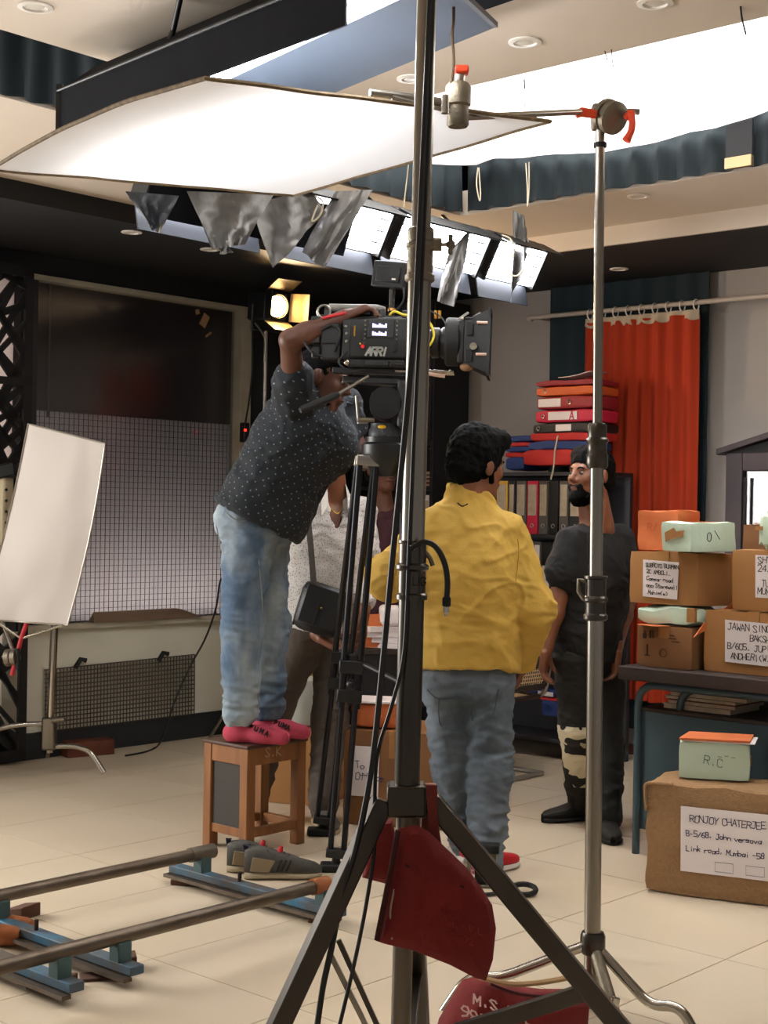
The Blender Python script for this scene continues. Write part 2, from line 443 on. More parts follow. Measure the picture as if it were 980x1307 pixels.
# daylight low behind the frosted pane; added fill light and window frame, unseen, at left
wb = area('window_daylight', rm(UL - .45, (W0 + W1) / 2 + .2, .75), rm(UL, (W0 + W1) / 2 + .2, 1.05), 1.5, .35, 80, (1, .97, .96))
wb2 = area('lattice_backlight', rm(UL - .55, 4.02, 1.4), rm(UL, 4.02, 1.4), .9, 2.2, 42, (1, .97, .95))  # added lamp behind the lattice panel
w2 = bpy.data.objects.new('added_window', None); COL.objects.link(w2); w2['kind'] = 'structure'; FRM['added_window'] = Matrix.Identity(4)
for a, b in [((.55, .7), (.63, 2.5)), ((2.57, .7), (2.65, 2.5)), ((.55, .7), (2.65, .78)), ((.55, 2.42), (2.65, 2.5)), ((1.56, .7), (1.64, 2.5))]:
    MB(RM).b2((UL, a[0], a[1]), (UL + .06, b[0], b[1])).build('frame_bar', MATS['frame_white'], w2)
wd = area('left_fill_light', rm(UL + .08, 1.6, 1.6), rm(UL + 3, 1.6, 1.5), 1.9, 1.6, 190, (1, .965, .92))

# loose threads and wires under the ceiling
def wire(name, P, r, m, label, cat='wire', n=6, sm=6, group=None):
    return solo(MB().tube(catmull(P, sm), r, n), name, m, label, cat, group)
mat('wire_black', '#111214', .5); mat('string_cream', '#b8ad97', .9)
wire('hanging_wire', [atz(945, 8, ZC), at(947, 25, 4.2), at(952, 44, 4.2)], .003, MATS['wire_black'], 'thin black wire dangling from ceiling at top right', group='dangling ceiling wires')
for a, b, c, lb in [((771, 65), (775, 78), (771, 83), 'short wire end poking from slab edge, left of the pair'), ((780, 63), (781, 75), (783, 87), 'short wire end poking from slab edge, right of the pair'),
                    ((666, 95), (669, 110), (664, 128), 'short curved wire hanging at slab edge above the grip arm'), ((669, 94), (670, 120), (669, 145), 'longer straight wire hanging at slab edge above the grip arm')]:
    p0 = atz(a[0], a[1], ZC)
    wire('hanging_wire', [p0 + V((0, 0, .005)), at(*b, p0.y), at(*c, p0.y)], .0015, MATS['wire_black'], lb, group='dangling ceiling wires')
for P, lb in [([(610, 214), (608, 235), (612, 256), (613, 246), (611, 214)], 'looped cream string hanging below white cloth near main pole'),
              ([(671, 208), (673, 240), (673, 264), (675, 240), (675, 207)], 'long looped cream string hanging below the white cloth'),
              ([(522, 200), (519, 230), (515, 264)], 'straight cream string hanging left of main pole')]:
    wire('hanging_string', [at(x, y, 6.6) for x, y in P], .003, MATS['string_cream'], lb, 'string', group='strings below the cloth')
# ------------------------------------------------------------------ overhead rig
mat('black_fabric', '#0a0b10', .85, var='#101218', vscale=14, bump=.15, bscale=220, spec=.15)
mat('flap_grey', '#4a5666', .6); mat('door_grey', '#1a1f27', .65)
mat('black_metal', '#0c0d0f', .4, spec=.5)
mat('black_plastic', '#0f1012', .5)
mat('steel', '#8f8a82', .32, 1.0, var='#a8a298', vscale=6, stretch=(1, 1, 8))
mat('chrome', '#b9b3a8', .18, 1.0)
mat('cast_metal', '#8b8272', .5, .85, var='#6d6557', vscale=18, bump=.2, bscale=120)
mat('orange_knob', '#e2451b', .45)
mat('lamp_white', '#ffffff', .5, emit='#ffffff', estr=60)
mat('tube_glow', '#ffffff', .5, emit='#f6f7ff', estr=32)
mat('fresnel_glow', '#ffffff', .5, emit='#ffc47a', estr=60)

# soft light hung below the slab, with a fabric skirt and a flared far flap
zb = 2.56
A = atz(78, 168, zb); B = atz(443, 33, zb)            # lower edge of the near skirt
d = (B - A).normalized(); nrm = V((-d.y, d.x, 0))      # towards the far side
if nrm.y < 0: nrm = -nrm
Wd = .62
sb = thing('softbox', 'long black fabric softbox hung from the ceiling above white diffusion frame', 'softbox', (A + B) / 2 + nrm * Wd / 2)
h1, h2, inset = .13, .225, .12
def P(s, n, z): return A + d * s + nrm * n + V((0, 0, z))
L = (B - A).length
def quadsheet(a, b, c, e, th=.006, n=6):
    return MB().sheet([[V(a).lerp(V(b), i / n).lerp(V(e).lerp(V(c), i / n), j / n) for j in range(n + 1)] for i in range(n + 1)], th)
quadsheet(P(0, 0, 0), P(L, 0, 0), P(L, 0, h1), P(0, 0, h1)).build('skirt', MATS['black_fabric'], sb)
quadsheet(P(0, 0, h1), P(L, 0, h1), P(L, inset, h2), P(0, inset, h2)).build('cover', MATS['black_fabric'], sb)
quadsheet(P(0, 0, 0), P(0, Wd, 0), P(0, Wd, h1), P(0, 0, h1)).build('end_skirt', MATS['black_fabric'], sb)
quadsheet(P(0, inset, h2), P(L, inset, h2), P(L, Wd, h2), P(0, Wd, h2)).build('top_cover', MATS['black_fabric'], sb)
MB().tube([P(-.01, -.008, h1), P(L, -.008, h1)], .006).build('seam_rib', MATS['black_plastic'], sb)
MB().bar(P(-.012, 0, -.01), P(-.012, 0, h1 + .02), .02, .02).build('corner_rib', MATS['black_metal'], sb)
# flap spread outwards on the far side; the lamp panel shows between skirt and flap
e0, e1 = atz(285, 102, 2.64), atz(553, -10, 2.64)
quadsheet(atz(300, 168, 2.68), atz(632, 32, 2.68), atz(566, -30, 2.64), e0, .006).build('flap', MATS['flap_grey'], sb)
MB().bar(atz(632, 32, 2.68), atz(566, -30, 2.64), .014, .014).build('flap_batten', MATS['black_metal'], sb)
pz = 2.65
quadsheet(e0 + V((0, 0, .01)), e1 + V((0, 0, .01)), P(L + .25, .03, pz - zb), P(.03, .03, pz - zb), .008).build('diffuser_panel', MATS['lamp_white'], sb)
hk = P(L * .36, inset * .6, h2 - .035)
MB().tube([hk, hk + V((.01, 0, .03)), V((hk.x + .05, hk.y - .12, ZC + .01))], .009).build('hanging_cord', MATS['wire_black'], sb)

# diffusion frame, horizontal below the softbox
zf_ = 2.40
c0, c1, c2, c3 = atz(-12, 216, zf_), atz(262, 100, zf_), atz(702, 155, zf_), atz(375, 249, zf_)
df = thing('diffusion_frame', 'white silk diffusion panel held flat overhead by the grip arm', 'diffusion panel', (c0 + c1 + c2 + c3) / 4)
n = 28
G = []
for i in range(n + 1):
    row = []
    for j in range(n + 1):
        a, b = i / n, j / n
        p = c0.lerp(c1, a).lerp(c3.lerp(c2, a), b)
        sag = -.012 * math.sin(PI * a) * math.sin(PI * b) + .004 * noise.noise(V((a * 5, b * 5, 2)))
        bow = .03 * math.sin(PI * a) * (1 - b) - .018 * math.sin(PI * b) * (1 - a) * 0
        row.append(p + V((0, 0, sag + bow)))
    G.append(row)
cloth_trans('diff_silk', '#f3f3f4', .6)
MB().sheet(G, .0015).build('silk', MATS['diff_silk'], df)
rim = [G[i][0] for i in range(n + 1)] + [G[n][j] for j in range(1, n + 1)] + [G[i][n] for i in range(n - 1, -1, -1)] + [G[0][j] for j in range(n - 1, 0, -1)]
mat('old_rim', '#5a4a38', .8, var='#8a7658', vscale=40)
MB().tube(rim, .006, 6, closed=True).build('frame_tube', MATS['old_rim'], df)
MB().tube([at(472, 118, 3.56), at(540, 126, 3.62), at(590, 134, 3.66)], .009).build('mount_rod', MATS['steel'], df)
MB().tube([at(500, 124, 3.58), at(590, 146, 3.66)], .006).build('mount_rod', MATS['steel'], df)

# bank of fluorescent fixtures parallel to the left wall
UK = -4.12
sl = math.radians(28)
nk = V((math.cos(sl), 0, -math.sin(sl)))       # room direction the lamps face
upk = V((math.sin(sl), 0, math.cos(sl)))
def K(u, v, z): return rm(u, v, z)
def kino(va, vb, label, wrap=0):
    zc = 2.565
    c = V((UK, (va + vb) / 2, zc))
    t = thing('fluorescent_light_bank', label, 'light', rm(*c), ROT, 'fluorescent light banks under the trough')
    Ml = RM @ frameM(c, (0, 1, 0), upk)            # local x = along, y = up the face, z = facing
    Wf, Hf = vb - va, .21
    MB(Ml).b2((-Wf / 2, -Hf / 2, -.07), (Wf / 2, Hf / 2, -.02)).build('housing', MATS['black_metal'], t, bevel=.004)
    for sx in (-1, 1): MB(Ml).b2((sx * Wf / 2 - .008, -Hf / 2, -.03), (sx * Wf / 2 + .008, Hf / 2, .03)).build('end_plate', MATS['black_metal'], t)
    for k in range(4):
        y = -Hf / 2 + .028 + k * (Hf - .056) / 3
        MB(Ml).tube([(-Wf / 2 + .012, y, 0), (Wf / 2 - .012, y, 0)], .021, 12).build('lamp_tube', MATS['tube_glow'], t)
    # barn doors: lower one hangs down, upper one stands out
    MB(Ml).b2((-Wf / 2, Hf / 2 - .002, -.02), (Wf / 2, Hf / 2 + .006, .12)).build('barn_door', MATS['black_metal'], t)
    lo = MB(Ml @ Matrix.Translation((0, -Hf / 2 - .004, -.02)) @ Matrix.Rotation(math.radians(50), 4, 'X'))
    lo.b2((-Wf / 2, -.006, .0), (Wf / 2, .0, .095)); lo.build('barn_door', MATS['door_grey'], t)
    wx = Wf / 2 + .02 if va < 3.9 else Wf * .12
    if wrap: quadsheet(Ml @ V((-Wf / 2 - .01, -Hf / 2 - .02, .05)), Ml @ V((wx, -Hf / 2 - .02, .05)), Ml @ V((wx, -Hf / 2 + Hf * wrap, .028)), Ml @ V((-Wf / 2 - .01, -Hf / 2 + Hf * wrap, .028)), .002, 8).build('added_cover', MATS['black_fabric'], t)  # black sheet added to hide glowing tubes and darken this bank
    MB(Ml).b2((-.03, -.02, -.12), (.03, .02, -.07)).build('mount_plate', MATS['cast_metal'], t)
    MB().tube([Ml @ V((0, 0, -.1)), rm(UK - .30, c.y, 2.72), rm(-4.56, c.y, 2.841)], .008).build('hanger', MATS['black_metal'], t)
for va, vb, lb in [(3.28, 3.88, 'fluorescent light bank behind crumpled foil, leftmost of four'), (3.94, 4.54, 'fluorescent light bank partly covered by foil, second from the left'),
                   (4.6, 5.2, 'bright fluorescent light bank directly behind the main steel pole'), (5.26, 5.64, 'short fluorescent light bank with tangled wires at the right end')]:
    kino(va, vb, lb, .82 if va < 3.9 else (.8 if va < 4.5 else 0))
# crumpled foil flags hung from the light banks
mat('foil', '#6f6c69', .42, .35, var='#4d4b48', vscale=14, bump=.3, bscale=26)
mat('foil_black', '#26272a', .55, .1, bump=.3, bscale=26)
def foil(q, D, label, m='foil', seed=0, dd=(0, 0, 0, 0)):
    P4 = [at(x, y, D + e) for (x, y), e in zip(q, dd)]
    n = 16; G = []
    for i in range(n + 1):
        row = []
        for j in range(n + 1):
            a, b = i / n, j / n
            p = P4[0].lerp(P4[1], a).lerp(P4[3].lerp(P4[2], a), b)
            o = .018 * math.sin(a * 9 + b * 3 + seed) + .014 * noise.noise(V((a * 8, b * 5, seed)))
            row.append(p + V((.3, -1, -.2)) * o * (.4 + b))
        G.append(row)
    return solo(MB().sheet(G, .0012), 'foil_flag', MATS[m], label, 'foil', 'foil flags on the light banks')
foil([(238, 244), (350, 248), (312, 312), (272, 318)], 5.2, 'crumpled grey foil sheet hung left, nearest the diffusion panel', seed=1, dd=(0, .25, .1, 0))
foil([(318, 262), (398, 240), (414, 272), (350, 342)], 5.45, 'crumpled grey foil sheet hanging to a point, middle of three', seed=2, dd=(0, .15, .2, 0))
foil([(428, 244), (476, 242), (412, 342), (386, 322)], 5.6, 'long narrow grey foil sheet slanting down, rightmost of three', seed=3, dd=(.1, .15, 0, 0))
foil([(575, 318), (600, 293), (580, 392), (556, 384)], 6.3, 'white lit foil sheet hanging right of the main pole', seed=4, dd=(0, .1, 0, 0))
foil([(160, 244), (228, 250), (204, 298), (192, 292)], 5.0, 'black foil flag hanging below the diffusion panel at left', 'foil_black', seed=5)
foil([(655, 268), (668, 275), (678, 312), (650, 392)], 6.75, 'curved grey foil edge at the right end of light bank', 'foil', seed=6)
foil([(578, 282), (604, 290), (600, 300), (566, 298)], 6.6, 'small dark foil scrap between the two bright light banks', 'foil_black', seed=7)
for P_, lb in [([(640, 300), (652, 306), (655, 325), (645, 345), (660, 352), (672, 335), (676, 318)], 'pale tangled lead at the right light bank'), ([(402, 250), (412, 258), (408, 275), (398, 282), (405, 262)], 'pale tangled lead between two foil sheets')]:
    wire('light_lead', [at(x, y, 6.5 if x > 600 else 5.5) for x, y in P_], .004, MATS['string_cream'], lb, 'cable')
foil([(282, 314), (290, 312), (296, 322), (282, 325)], 5.2, 'small white tape scrap at the tip of left foil', 'foil', seed=8)

# fresnel lamp on its stand behind the camera operator
D_ = 8.25
fc = at(354, 391, D_)
ft = thing('fresnel_lamp', 'warm glowing fresnel lamp with open barn doors on a stand', 'lamp', V((fc.x, fc.y, 0)))
face = V((.62, -.78, -.10)).normalized(); sd = V((0, 0, 1)).cross(face).normalized(); up = face.cross(sd)
def FP(a, b, c): return fc + sd * a + up * b + face * c
MB(frameM(fc, sd, up)).b2((-.075, -.085, -.2), (.075, .085, -.01)).build('housing', MATS['black_metal'], ft, bevel=.012)
MB().lathe([(.07, -.02), (.075, .0), (.068, .012), (.066, -.005)], fc, fc + face, 24).build('lens_ring', MATS['black_metal'], ft)
MB().lathe([(.062, -.012), (.058, .004), (.03, .012), (.0, .014)], fc, fc + face, 24).build('lens', MATS['fresnel_glow'], ft)
mat('door_lit', '#c9b48c', .5)  # tan paints the lamp's light onto the right and lower doors
def door(a, b, tilt_dir, wide): pass
for (x0, y0, x1, y1, ex, ey) in [(.085, -.08, .085, .08, .055, 0), (-.085, -.08, -.085, .08, -.03, 0), (-.08, -.085, .08, -.085, 0, -.05), (-.08, .09, .08, .09, 0, .06)]:
    a = FP(x0, y0, 0); b = FP(x1, y1, 0); g0 = .8
    c = FP(x1 * 1.0 + ex, y1 * 1.0 + ey, .11); e = FP(x0 * 1.0 + ex, y0 * 1.0 + ey, .11)
    quadsheet(a, b, c, e, .003, 2).build('barn_door', MATS['door_lit'] if (ex > 0 or ey < 0) else MATS['black_metal'], ft)
MB().tube([FP(-.1, 0, -.1), FP(-.1, -.14, -.1), FP(.1, -.14, -.1), FP(.1, 0, -.1)], .008).build('yoke', MATS['black_metal'], ft)
b0 = FP(0, -.14, -.1)
MB().tube([b0, V((b0.x, b0.y, 1.2))], .012).build('stand_riser', MATS['steel'], ft)
MB().tube([V((b0.x, b0.y, 1.25)), V((b0.x, b0.y, .25))], .017).build('stand_pole', MATS['steel'], ft)
for k in range(3):
    a = k * 2 * PI / 3 + .4
    MB().tube([V((b0.x, b0.y, .55)), V((b0.x + .4 * math.cos(a), b0.y + .4 * math.sin(a), .01))], .010).build('leg', MATS['steel'], ft)
MB().tube(catmull([FP(-.08, -.1, -.1), at(338, 432, D_), at(337, 462, D_)], 5), .006).build('drop_cord', MATS['steel'], ft)
fl_ = area('fresnel_beam', fc + face * .03, fc + face * 3, .11, .11, 18, (1, .72, .42), 120)
# mains lead and adapter beside the window
pl = [at(323, 400, 8.6), at(322, 430, 8.75), at(322, 470, 8.8), at(318, 510, 8.85), at(313, 540, 8.85)]
wire('mains_lead', pl, .006, MATS['wire_black'], 'black cable hanging down the window frame to the adapter', 'cable')
ad = thing('power_adapter', 'small black power adapter with a glowing red dot', 'adapter', at(312, 556, 8.85))
MB(Matrix.Translation(at(312, 552, 8.85)) @ RM).box((0, 0, 0), (.045, .045, .12)).build('case', MATS['black_plastic'], ad, bevel=.006)
MB().ball(at(313, 549, 8.80), .008).build('indicator', mat('led_red', '#ff2010', .4, emit='#ff2010', estr=6), ad)
wire('floor_cable', [at(300, 725, 7.9), at(282, 740, 7.9), at(276, 775, 7.95), at(262, 815, 8.0), at(243, 850, 8.05), at(225, 890, 8.1), at(213, 925, 8.15), at(204, 948, 8.2), gr(196, 957) + V((0, 0, .007)), gr(182, 962) + V((0, 0, .007)), gr(160, 966) + V((0, 0, .007))],
     .0055, MATS['wire_black'], 'thin black cable drooping from the operator to the floor', 'cable')
# ------------------------------------------------------------------ stands, tripod, cinema camera
mat('stand_dark', '#423e3a', .32, 1.0, var='#5a554e', vscale=5, stretch=(1, 1, .3))
mat('stand_steel', '#9b958b', .28, 1.0, var='#7d776c', vscale=3, stretch=(6, 6, .4))
mat('stand_pipe', '#7c7366', .5, .8, var='#5b5348', vscale=9, stretch=(1, 1, .2))
mat('red_sand', '#79110d', .85, var='#640d0a', vscale=9, bump=.35, bscale=38)
mat('print_white', '#c9a79b', .8)
mat('rubber', '#08090a', .7)

# --- thick combo stand in the foreground
DM = 3.0
def ms(px, py, D=DM): return at(px, py, D)
top, bot = ms(546, -60), ms(511, 1330)
base = V((bot.x, bot.y, 0))
axd = (top - bot).normalized()
def onp(py):    # point on the pole axis at that picture height
    t = (py - 1330) / (-60 - 1330); return bot.lerp(top, t)
S = DM / FPX
st = thing('combo_stand', 'thick chrome combo stand standing in the middle foreground', 'stand', base)
MB().tube([onp(320), onp(-60)], 12.5 * S, 20).build('top_riser', MATS['stand_steel'], st)
MB().tube([onp(720), onp(330)], 15 * S, 20).build('middle_riser', MATS['stand_steel'], st)
MB().tube([onp(1035), onp(700)], 16.5 * S, 20).build('lower_tube', MATS['stand_dark'], st)
MB().tube([onp(1330) - axd * .22, onp(1000)], 13 * S, 20).build('inner_post', MATS['stand_pipe'], st)
def collar(p0, p1, prof, name='collar', m='cast_metal'):
    a, b = onp(p0), onp(p1); L = (b - a).length
    return MB().lathe([(r * S, h * L) for r, h in prof], a, b, 24).build(name, MATS[m], st)
c1_ = collar(360, 290, [(17, 0), (19, .03), (19, .12), (16.5, .16), (16.5, .6), (19, .64), (19, .7), (15, .72), (17, .76), (17, .96), (14, 1)])
kb = onp(312)
MB().tube([kb, kb + CR * 27 * S], 9 * S, 12).build('clamp_boss', MATS['cast_metal'], c1_)
MB().tube([kb + CR * 27 * S, kb + CR * 34 * S], 2.5 * S).build('knob_shaft', MATS['steel'], c1_)
MB().lathe([(3 * S, 0), (6 * S, .006), (6 * S, .014), (3 * S, .018)], kb + CR * 33 * S, kb + CR * 60 * S, 12).build('knob_hub', MATS['cast_metal'], c1_)
MB().bar(kb + CR * 38 * S - axd * 13 * S, kb + CR * 38 * S + axd * 13 * S, 6 * S, 6 * S).build('tee_knob', MATS['cast_metal'], c1_, bevel=.003)
c2_ = collar(765, 690, [(20, 0), (20, .08), (17.5, .11), (17.5, .48), (21, .52), (21, .58), (17.5, .62), (17.5, .94), (19, .96), (19, 1)], m='stand_dark')
q = onp(738) - V((0, 1, 0)) * 18.2 * S - CR * 2 * S
tx = MB(); letters(tx, 'LG', onp(746) - V((0, 1, 0)) * 17.2 * S + CR * 1 * S, CR, axd, .016, .0026, lift=.0006, jit=0, adv=1.0); tx.build('lettering', mat('engraved', '#221f1c', .6), c2_)
MB().tube([onp(705) + CR * 16 * S, onp(712) + CR * 22 * S, onp(722) + CR * 26 * S], 3 * S).build('lever', MATS['cast_metal'], c2_)
hub = onp(1020)
hb = MB(frameM(hub, CR, (0, 1, 0))); hb.box((0, 0, 0), (50 * S, 46 * S, 40 * S)); hb.build('leg_hub', MATS['stand_dark'], st, bevel=.006)
def leg(dx, dy, nm='leg'):
    a = hub + V((dx, dy, 0)).normalized() * .05; f_ = V((hub.x + dx, hub.y + dy, .015))
    l = MB().bar(a, f_, .046, .040).build(nm, MATS['stand_dark'], st, bevel=.004)
    return a, f_, l
fr = ms(953, 1504); lf = ms(265, 1504)
for dx, dy in [(fr.x - hub.x, -.02), (lf.x - hub.x, -.10), (.06, .62)]:
    a, f_, l = leg(dx, dy)
    MB().box(f_ + V((0, 0, .0)), (.06, .05, .03)).build('rubber_foot', MATS['rubber'], l)
    m = a.lerp(f_, .62)
    MB().bar(m, V((bot.x, bot.y, .10)), .026, .014).build('brace', MATS['stand_dark'], st, bevel=.002)
MB().bar(ms(760, 1262), ms(560, 1325), .034, .02, up=(0, 1, 0)).build('brace', MATS['stand_dark'], st, bevel=.002)
MB().bar(ms(432, 1200), ms(482, 1310), .012, .010).build('brace', MATS['stand_dark'], st)
MB().bar(ms(420, 1215), ms(470, 1315), .012, .010).build('brace', MATS['stand_steel'], st)
MB().lathe([(.03, 0), (.036, .01), (.036, .06), (.03, .07)], V((bot.x, bot.y, .07))).build('brace_hub', MATS['stand_dark'], st)
MB().bar(ms(548, 1000, 3.02), ms(546, 1062, 3.02), .022, .03).build('side_block', mat('block_wood', '#8a4f34', .7), st, bevel=.003)

# cables running down the stand
DC = DM - .05
wire('power_cable', [at(x, y, DC) for x, y in [(550, -30), (541, 170), (531, 380), (524, 470), (513, 590), (500, 720), (488, 850), (474, 980), (456, 1075), (437, 1140), (423, 1210), (412, 1260), (402, 1330)]], .0065, MATS['wire_black'], 'thick black cable running down the combo stand to the floor', 'cable')
wire('power_cable', [at(x, y, DC + .02) for x, y in [(554, -30), (545, 200), (536, 400), (528, 560), (522, 700), (516, 830), (500, 900), (482, 960), (478, 1020), (478, 1080), (468, 1150), (452, 1230), (428, 1330)]], .0042, MATS['wire_black'], 'thinner black cable looping away from the combo stand', 'cable')
bc = thing('connector_lead', 'short black lead with a metal plug dangling from the combo stand collar', 'cable', at(540, 693, DC))
MB().tube(catmull([at(x, y, DC) for x, y in [(524, 700), (541, 692), (556, 698), (567, 718), (571, 742), (570, 764)]], 6), .006, 8).build('lead', MATS['wire_black'], bc)
MB().lathe([(.007, 0), (.009, .003), (.009, .018), (.006, .02)], at(570, 762, DC), at(569.5, 790, DC)).build('boot', MATS['rubber'], bc)
MB().lathe([(.006, 0), (.0065, .012), (.005, .014), (.003, .02)], at(569.5, 774, DC), at(569, 795, DC)).build('plug', MATS['chrome'], bc)

# --- sand bags
def in_poly(x, y, P):
    c = False; n = len(P)
    for i in range(n):
        x1, y1 = P[i]; x2, y2 = P[(i + 1) % n]
        if (y1 > y) != (y2 > y) and x < (x2 - x1) * (y - y1) / (y2 - y1) + x1: c = not c
    return c
def bag(outline, D, th, step=7, tilt=(0, 0)):
    # cloth pouch: outline in the picture given a depth, swollen to a real thickness
    n = len(outline); cx = sum(p[0] for p in outline) / n; cy = sum(p[1] for p in outline) / n
    rings = 9; per = []
    for i in range(n):
        a, b = outline[i], outline[(i + 1) % n]; m = max(2, int(math.hypot(b[0] - a[0], b[1] - a[1]) / step))
        per += [(a[0] + (b[0] - a[0]) * k / m, a[1] + (b[1] - a[1]) * k / m) for k in range(m)]
    N = len(per); vs = []; fs = []
    for side in (-1, 1):
        for r in range(rings + 1):
            s = 1 - r / rings
            for (x, y) in per:
                px, py = cx + (x - cx) * s, cy + (y - cy) * s
                b = math.sqrt(max(0, 1 - s ** 2.6)); w_ = 1 + .28 * noise.noise(V((px * .022, py * .022, side + 3)))
                dd = D + tilt[0] * (px - cx) + tilt[1] * (py - cy) + side * th * .5 * b * w_ + .016 * (.5 - abs(noise.noise(V((px * .03 + py * .012, py * .03 - px * .012, 7))))) * b + .006 * noise.noise(V((px * .07, py * .07, 9)))
                vs.append(at(px, py, dd))
    for si in range(2):
        o = si * (rings + 1) * N
        for r in range(rings):
            for k in range(N):
                l = (k + 1) % N; fs.append((o + r * N + k, o + r * N + l, o + (r + 1) * N + l, o + (r + 1) * N + k))
    o2 = (rings + 1) * N
    for k in range(N):
        l = (k + 1) % N; fs.append((k, o2 + k, o2 + l, l))
    return MB().add(vs, fs), per
sbg = thing('sandbag', 'dark red sandbag hanging from the leg hub of the combo stand', 'sandbag', at(560, 1240, 2.93), 0, 'red sandbags')
ol = [(508, 1058), (530, 1052), (548, 1062), (572, 1085), (596, 1108), (614, 1132), (628, 1155), (633, 1185), (629, 1225), (620, 1252), (606, 1248), (575, 1232), (530, 1214), (492, 1205), (480, 1201), (488, 1165), (498, 1110)]
b_, per = bag(ol, 2.93, .085)
b_.build('pouch', MATS['red_sand'], sbg)
MB().tube([at(x, y, 2.905) for x, y in [(508, 1060), (497, 1120), (487, 1170), (481, 1200)]], .006, 6).build('seam_edge', mat('bag_edge', '#3a0c0a', .9), sbg)
MB().tube(catmull([at(x, y, 2.9) for x, y in [(517, 1104), (545, 1116), (572, 1127), (592, 1132)]]), .003, 5).build('flap_seam', MATS['bag_edge'], sbg)
MB().tube(catmull([at(x, y, 2.91) for x, y in [(500, 1199), (501, 1185), (498, 1165), (503, 1135)]]), .002, 5).build('stitching', mat('stitch', '#a8998a', .9), sbg)
qs = MB().sheet([[at(548 + a, 1062 + b, 2.96) for a, b in row] for row in [[(-4, -60), (10, -60)], [(-2, -20), (10, -20)], [(0, 6), (16, 20)]]], .004); qs.build('strap', mat('red_strap', '#6b2018', .8), sbg)
tx = MB(); letters(tx, 'M.S.V.L', at(574, 1182, 2.868), CR - CU * .3, CU, .012, .002, 3); letters(tx, '982072', at(568, 1196, 2.868), CR - CU * .3, CU, .012, .002, 4); tx.build('stencil', mat('faint_print', '#84261d', .9), sbg)
# second half of the saddle bag, on the far side of the pole
b_, per = bag([(470, 1050), (500, 1045), (512, 1100), (505, 1150), (492, 1128), (462, 1120)], 3.35, .06); b_.build('pouch', MATS['red_sand'], sbg)

sb2 = thing('sandbag', 'red sandbag with stencilled print lying over the stand base at the bottom', 'sandbag', V((.45, 3.9, 0)), 0, 'red sandbags')
ol = [(590, 1250), (612, 1246), (640, 1256), (690, 1262), (735, 1262), (752, 1285), (748, 1340), (640, 1345), (552, 1335), (560, 1300)]
b_, per = bag(ol, 3.88, .13, tilt=(0, -.0012)); b_.build('pouch', MATS['red_sand'], sb2)
ux = (at(660, 1294, 3.8) - at(603, 1272, 3.8)); uy = (at(603, 1252, 3.85) - at(603, 1275, 3.8))
tx = MB(); letters(tx, 'M.S.V.L', at(604, 1280, 3.795), ux, uy, .030, .005, 1); letters(tx, '982072', at(588, 1297, 3.785), ux, uy, .034, .005, 2); tx.build('stencil', MATS['print_white'], sb2)
MB().tube(catmull([at(x, y, 3.86) for x, y in [(612, 1247), (650, 1256), (690, 1254), (735, 1246)]]), .008, 6).build('rope_handle', mat('jute_rope', '#b3936a', .9), sb2)
MB().tube(catmull([at(x, y, 3.83) for x, y in [(626, 1256), (660, 1268), (700, 1272), (735, 1270)]]), .004, 5).build('flap_seam', MATS['bag_edge'], sb2)

# --- grip stand with arm and two gobo heads
DS = 4.04
gp = V((at(755, 1290, DS).x, DS, 0)); gt = at(766, 165, DS)
gs = thing('grip_stand', 'slim chrome grip stand with an extension arm, right of the yellow shirt', 'stand', gp)
def ong(py):
    a = at(755, 1290, DS); t = (py - 1290) / (165 - 1290); return a.lerp(gt, t)
S2 = DS / FPX
MB().tube([ong(590), ong(165)], 6.2 * S2, 16).build('top_riser', MATS['stand_steel'], gs)
MB().tube([ong(780), ong(560)], 8.5 * S2, 16).build('middle_riser', MATS['stand_steel'], gs)
MB().tube([ong(1285), ong(740)], 10.5 * S2, 16).build('lower_tube', MATS['stand_steel'], gs)
MB().lathe([(8.5 * S2, 0), (8.5 * S2, .012)], ong(188), ong(100)).build('stop_ring', MATS['rubber'], gs)
def gcol(p0, p1, prof, m='stand_dark'):
    a, b = ong(p0), ong(p1); L = (b - a).length
    return MB().lathe([(r * S2, h * L) for r, h in prof], a, b, 20).build('collar', MATS[m], gs)
ca = gcol(598, 540, [(12, 0), (14, .05), (14, .3), (12.5, .34), (12.5, .55), (14.5, .6), (14.5, .64), (12, .68), (12, .95), (10, 1)])
cb = gcol(792, 735, [(13, 0), (15.5, .04), (15.5, .12), (13, .16), (13, .4), (15.5, .45), (15.5, .5), (13, .55), (13, .92), (15, .94), (15, 1)])
MB().tube([ong(742) - CR * 12 * S2, ong(740) - CR * 22 * S2, ong(755) - CR * 22 * S2, ong(765) - CR * 15 * S2], 3 * S2, 8).build('lever', MATS['cast_metal'], cb)
gh = ong(1275)
MB().lathe([(14 * S2, 0), (16 * S2, .01), (16 * S2, .05), (14 * S2, .06)], V((gh.x, gh.y, .16)), None, 20).build('leg_collar', MATS['stand_dark'], gs)
for pts in [[(gh.x, gh.y, .19), at(830, 1284, 3.95), at(868, 1284, 3.9), at(893, 1330, 3.86)], [(gh.x, gh.y, .19), at(640, 1248, 4.05), at(596, 1247, 4.05), at(548, 1318, 4.02)], [(gh.x, gh.y, .19), (gh.x + .03, gh.y + .28, .19), (gh.x + .05, gh.y + .42, .17), (gh.x + .07, gh.y + .5, .012)]]:
    MB().tube(rounded(pts, .12, 6), .0145, 12).build('leg', MATS['chrome'], gs)
MB().tube([V((gh.x, gh.y, .19)), at(783, 1290, 3.9)], .017, 10).build('leg_socket', MATS['cast_metal'], gs)
MB().tube([at(786, 1274, 3.88), at(783, 1288, 3.88)], .012).build('lock_knob', MATS['chrome'], gs)
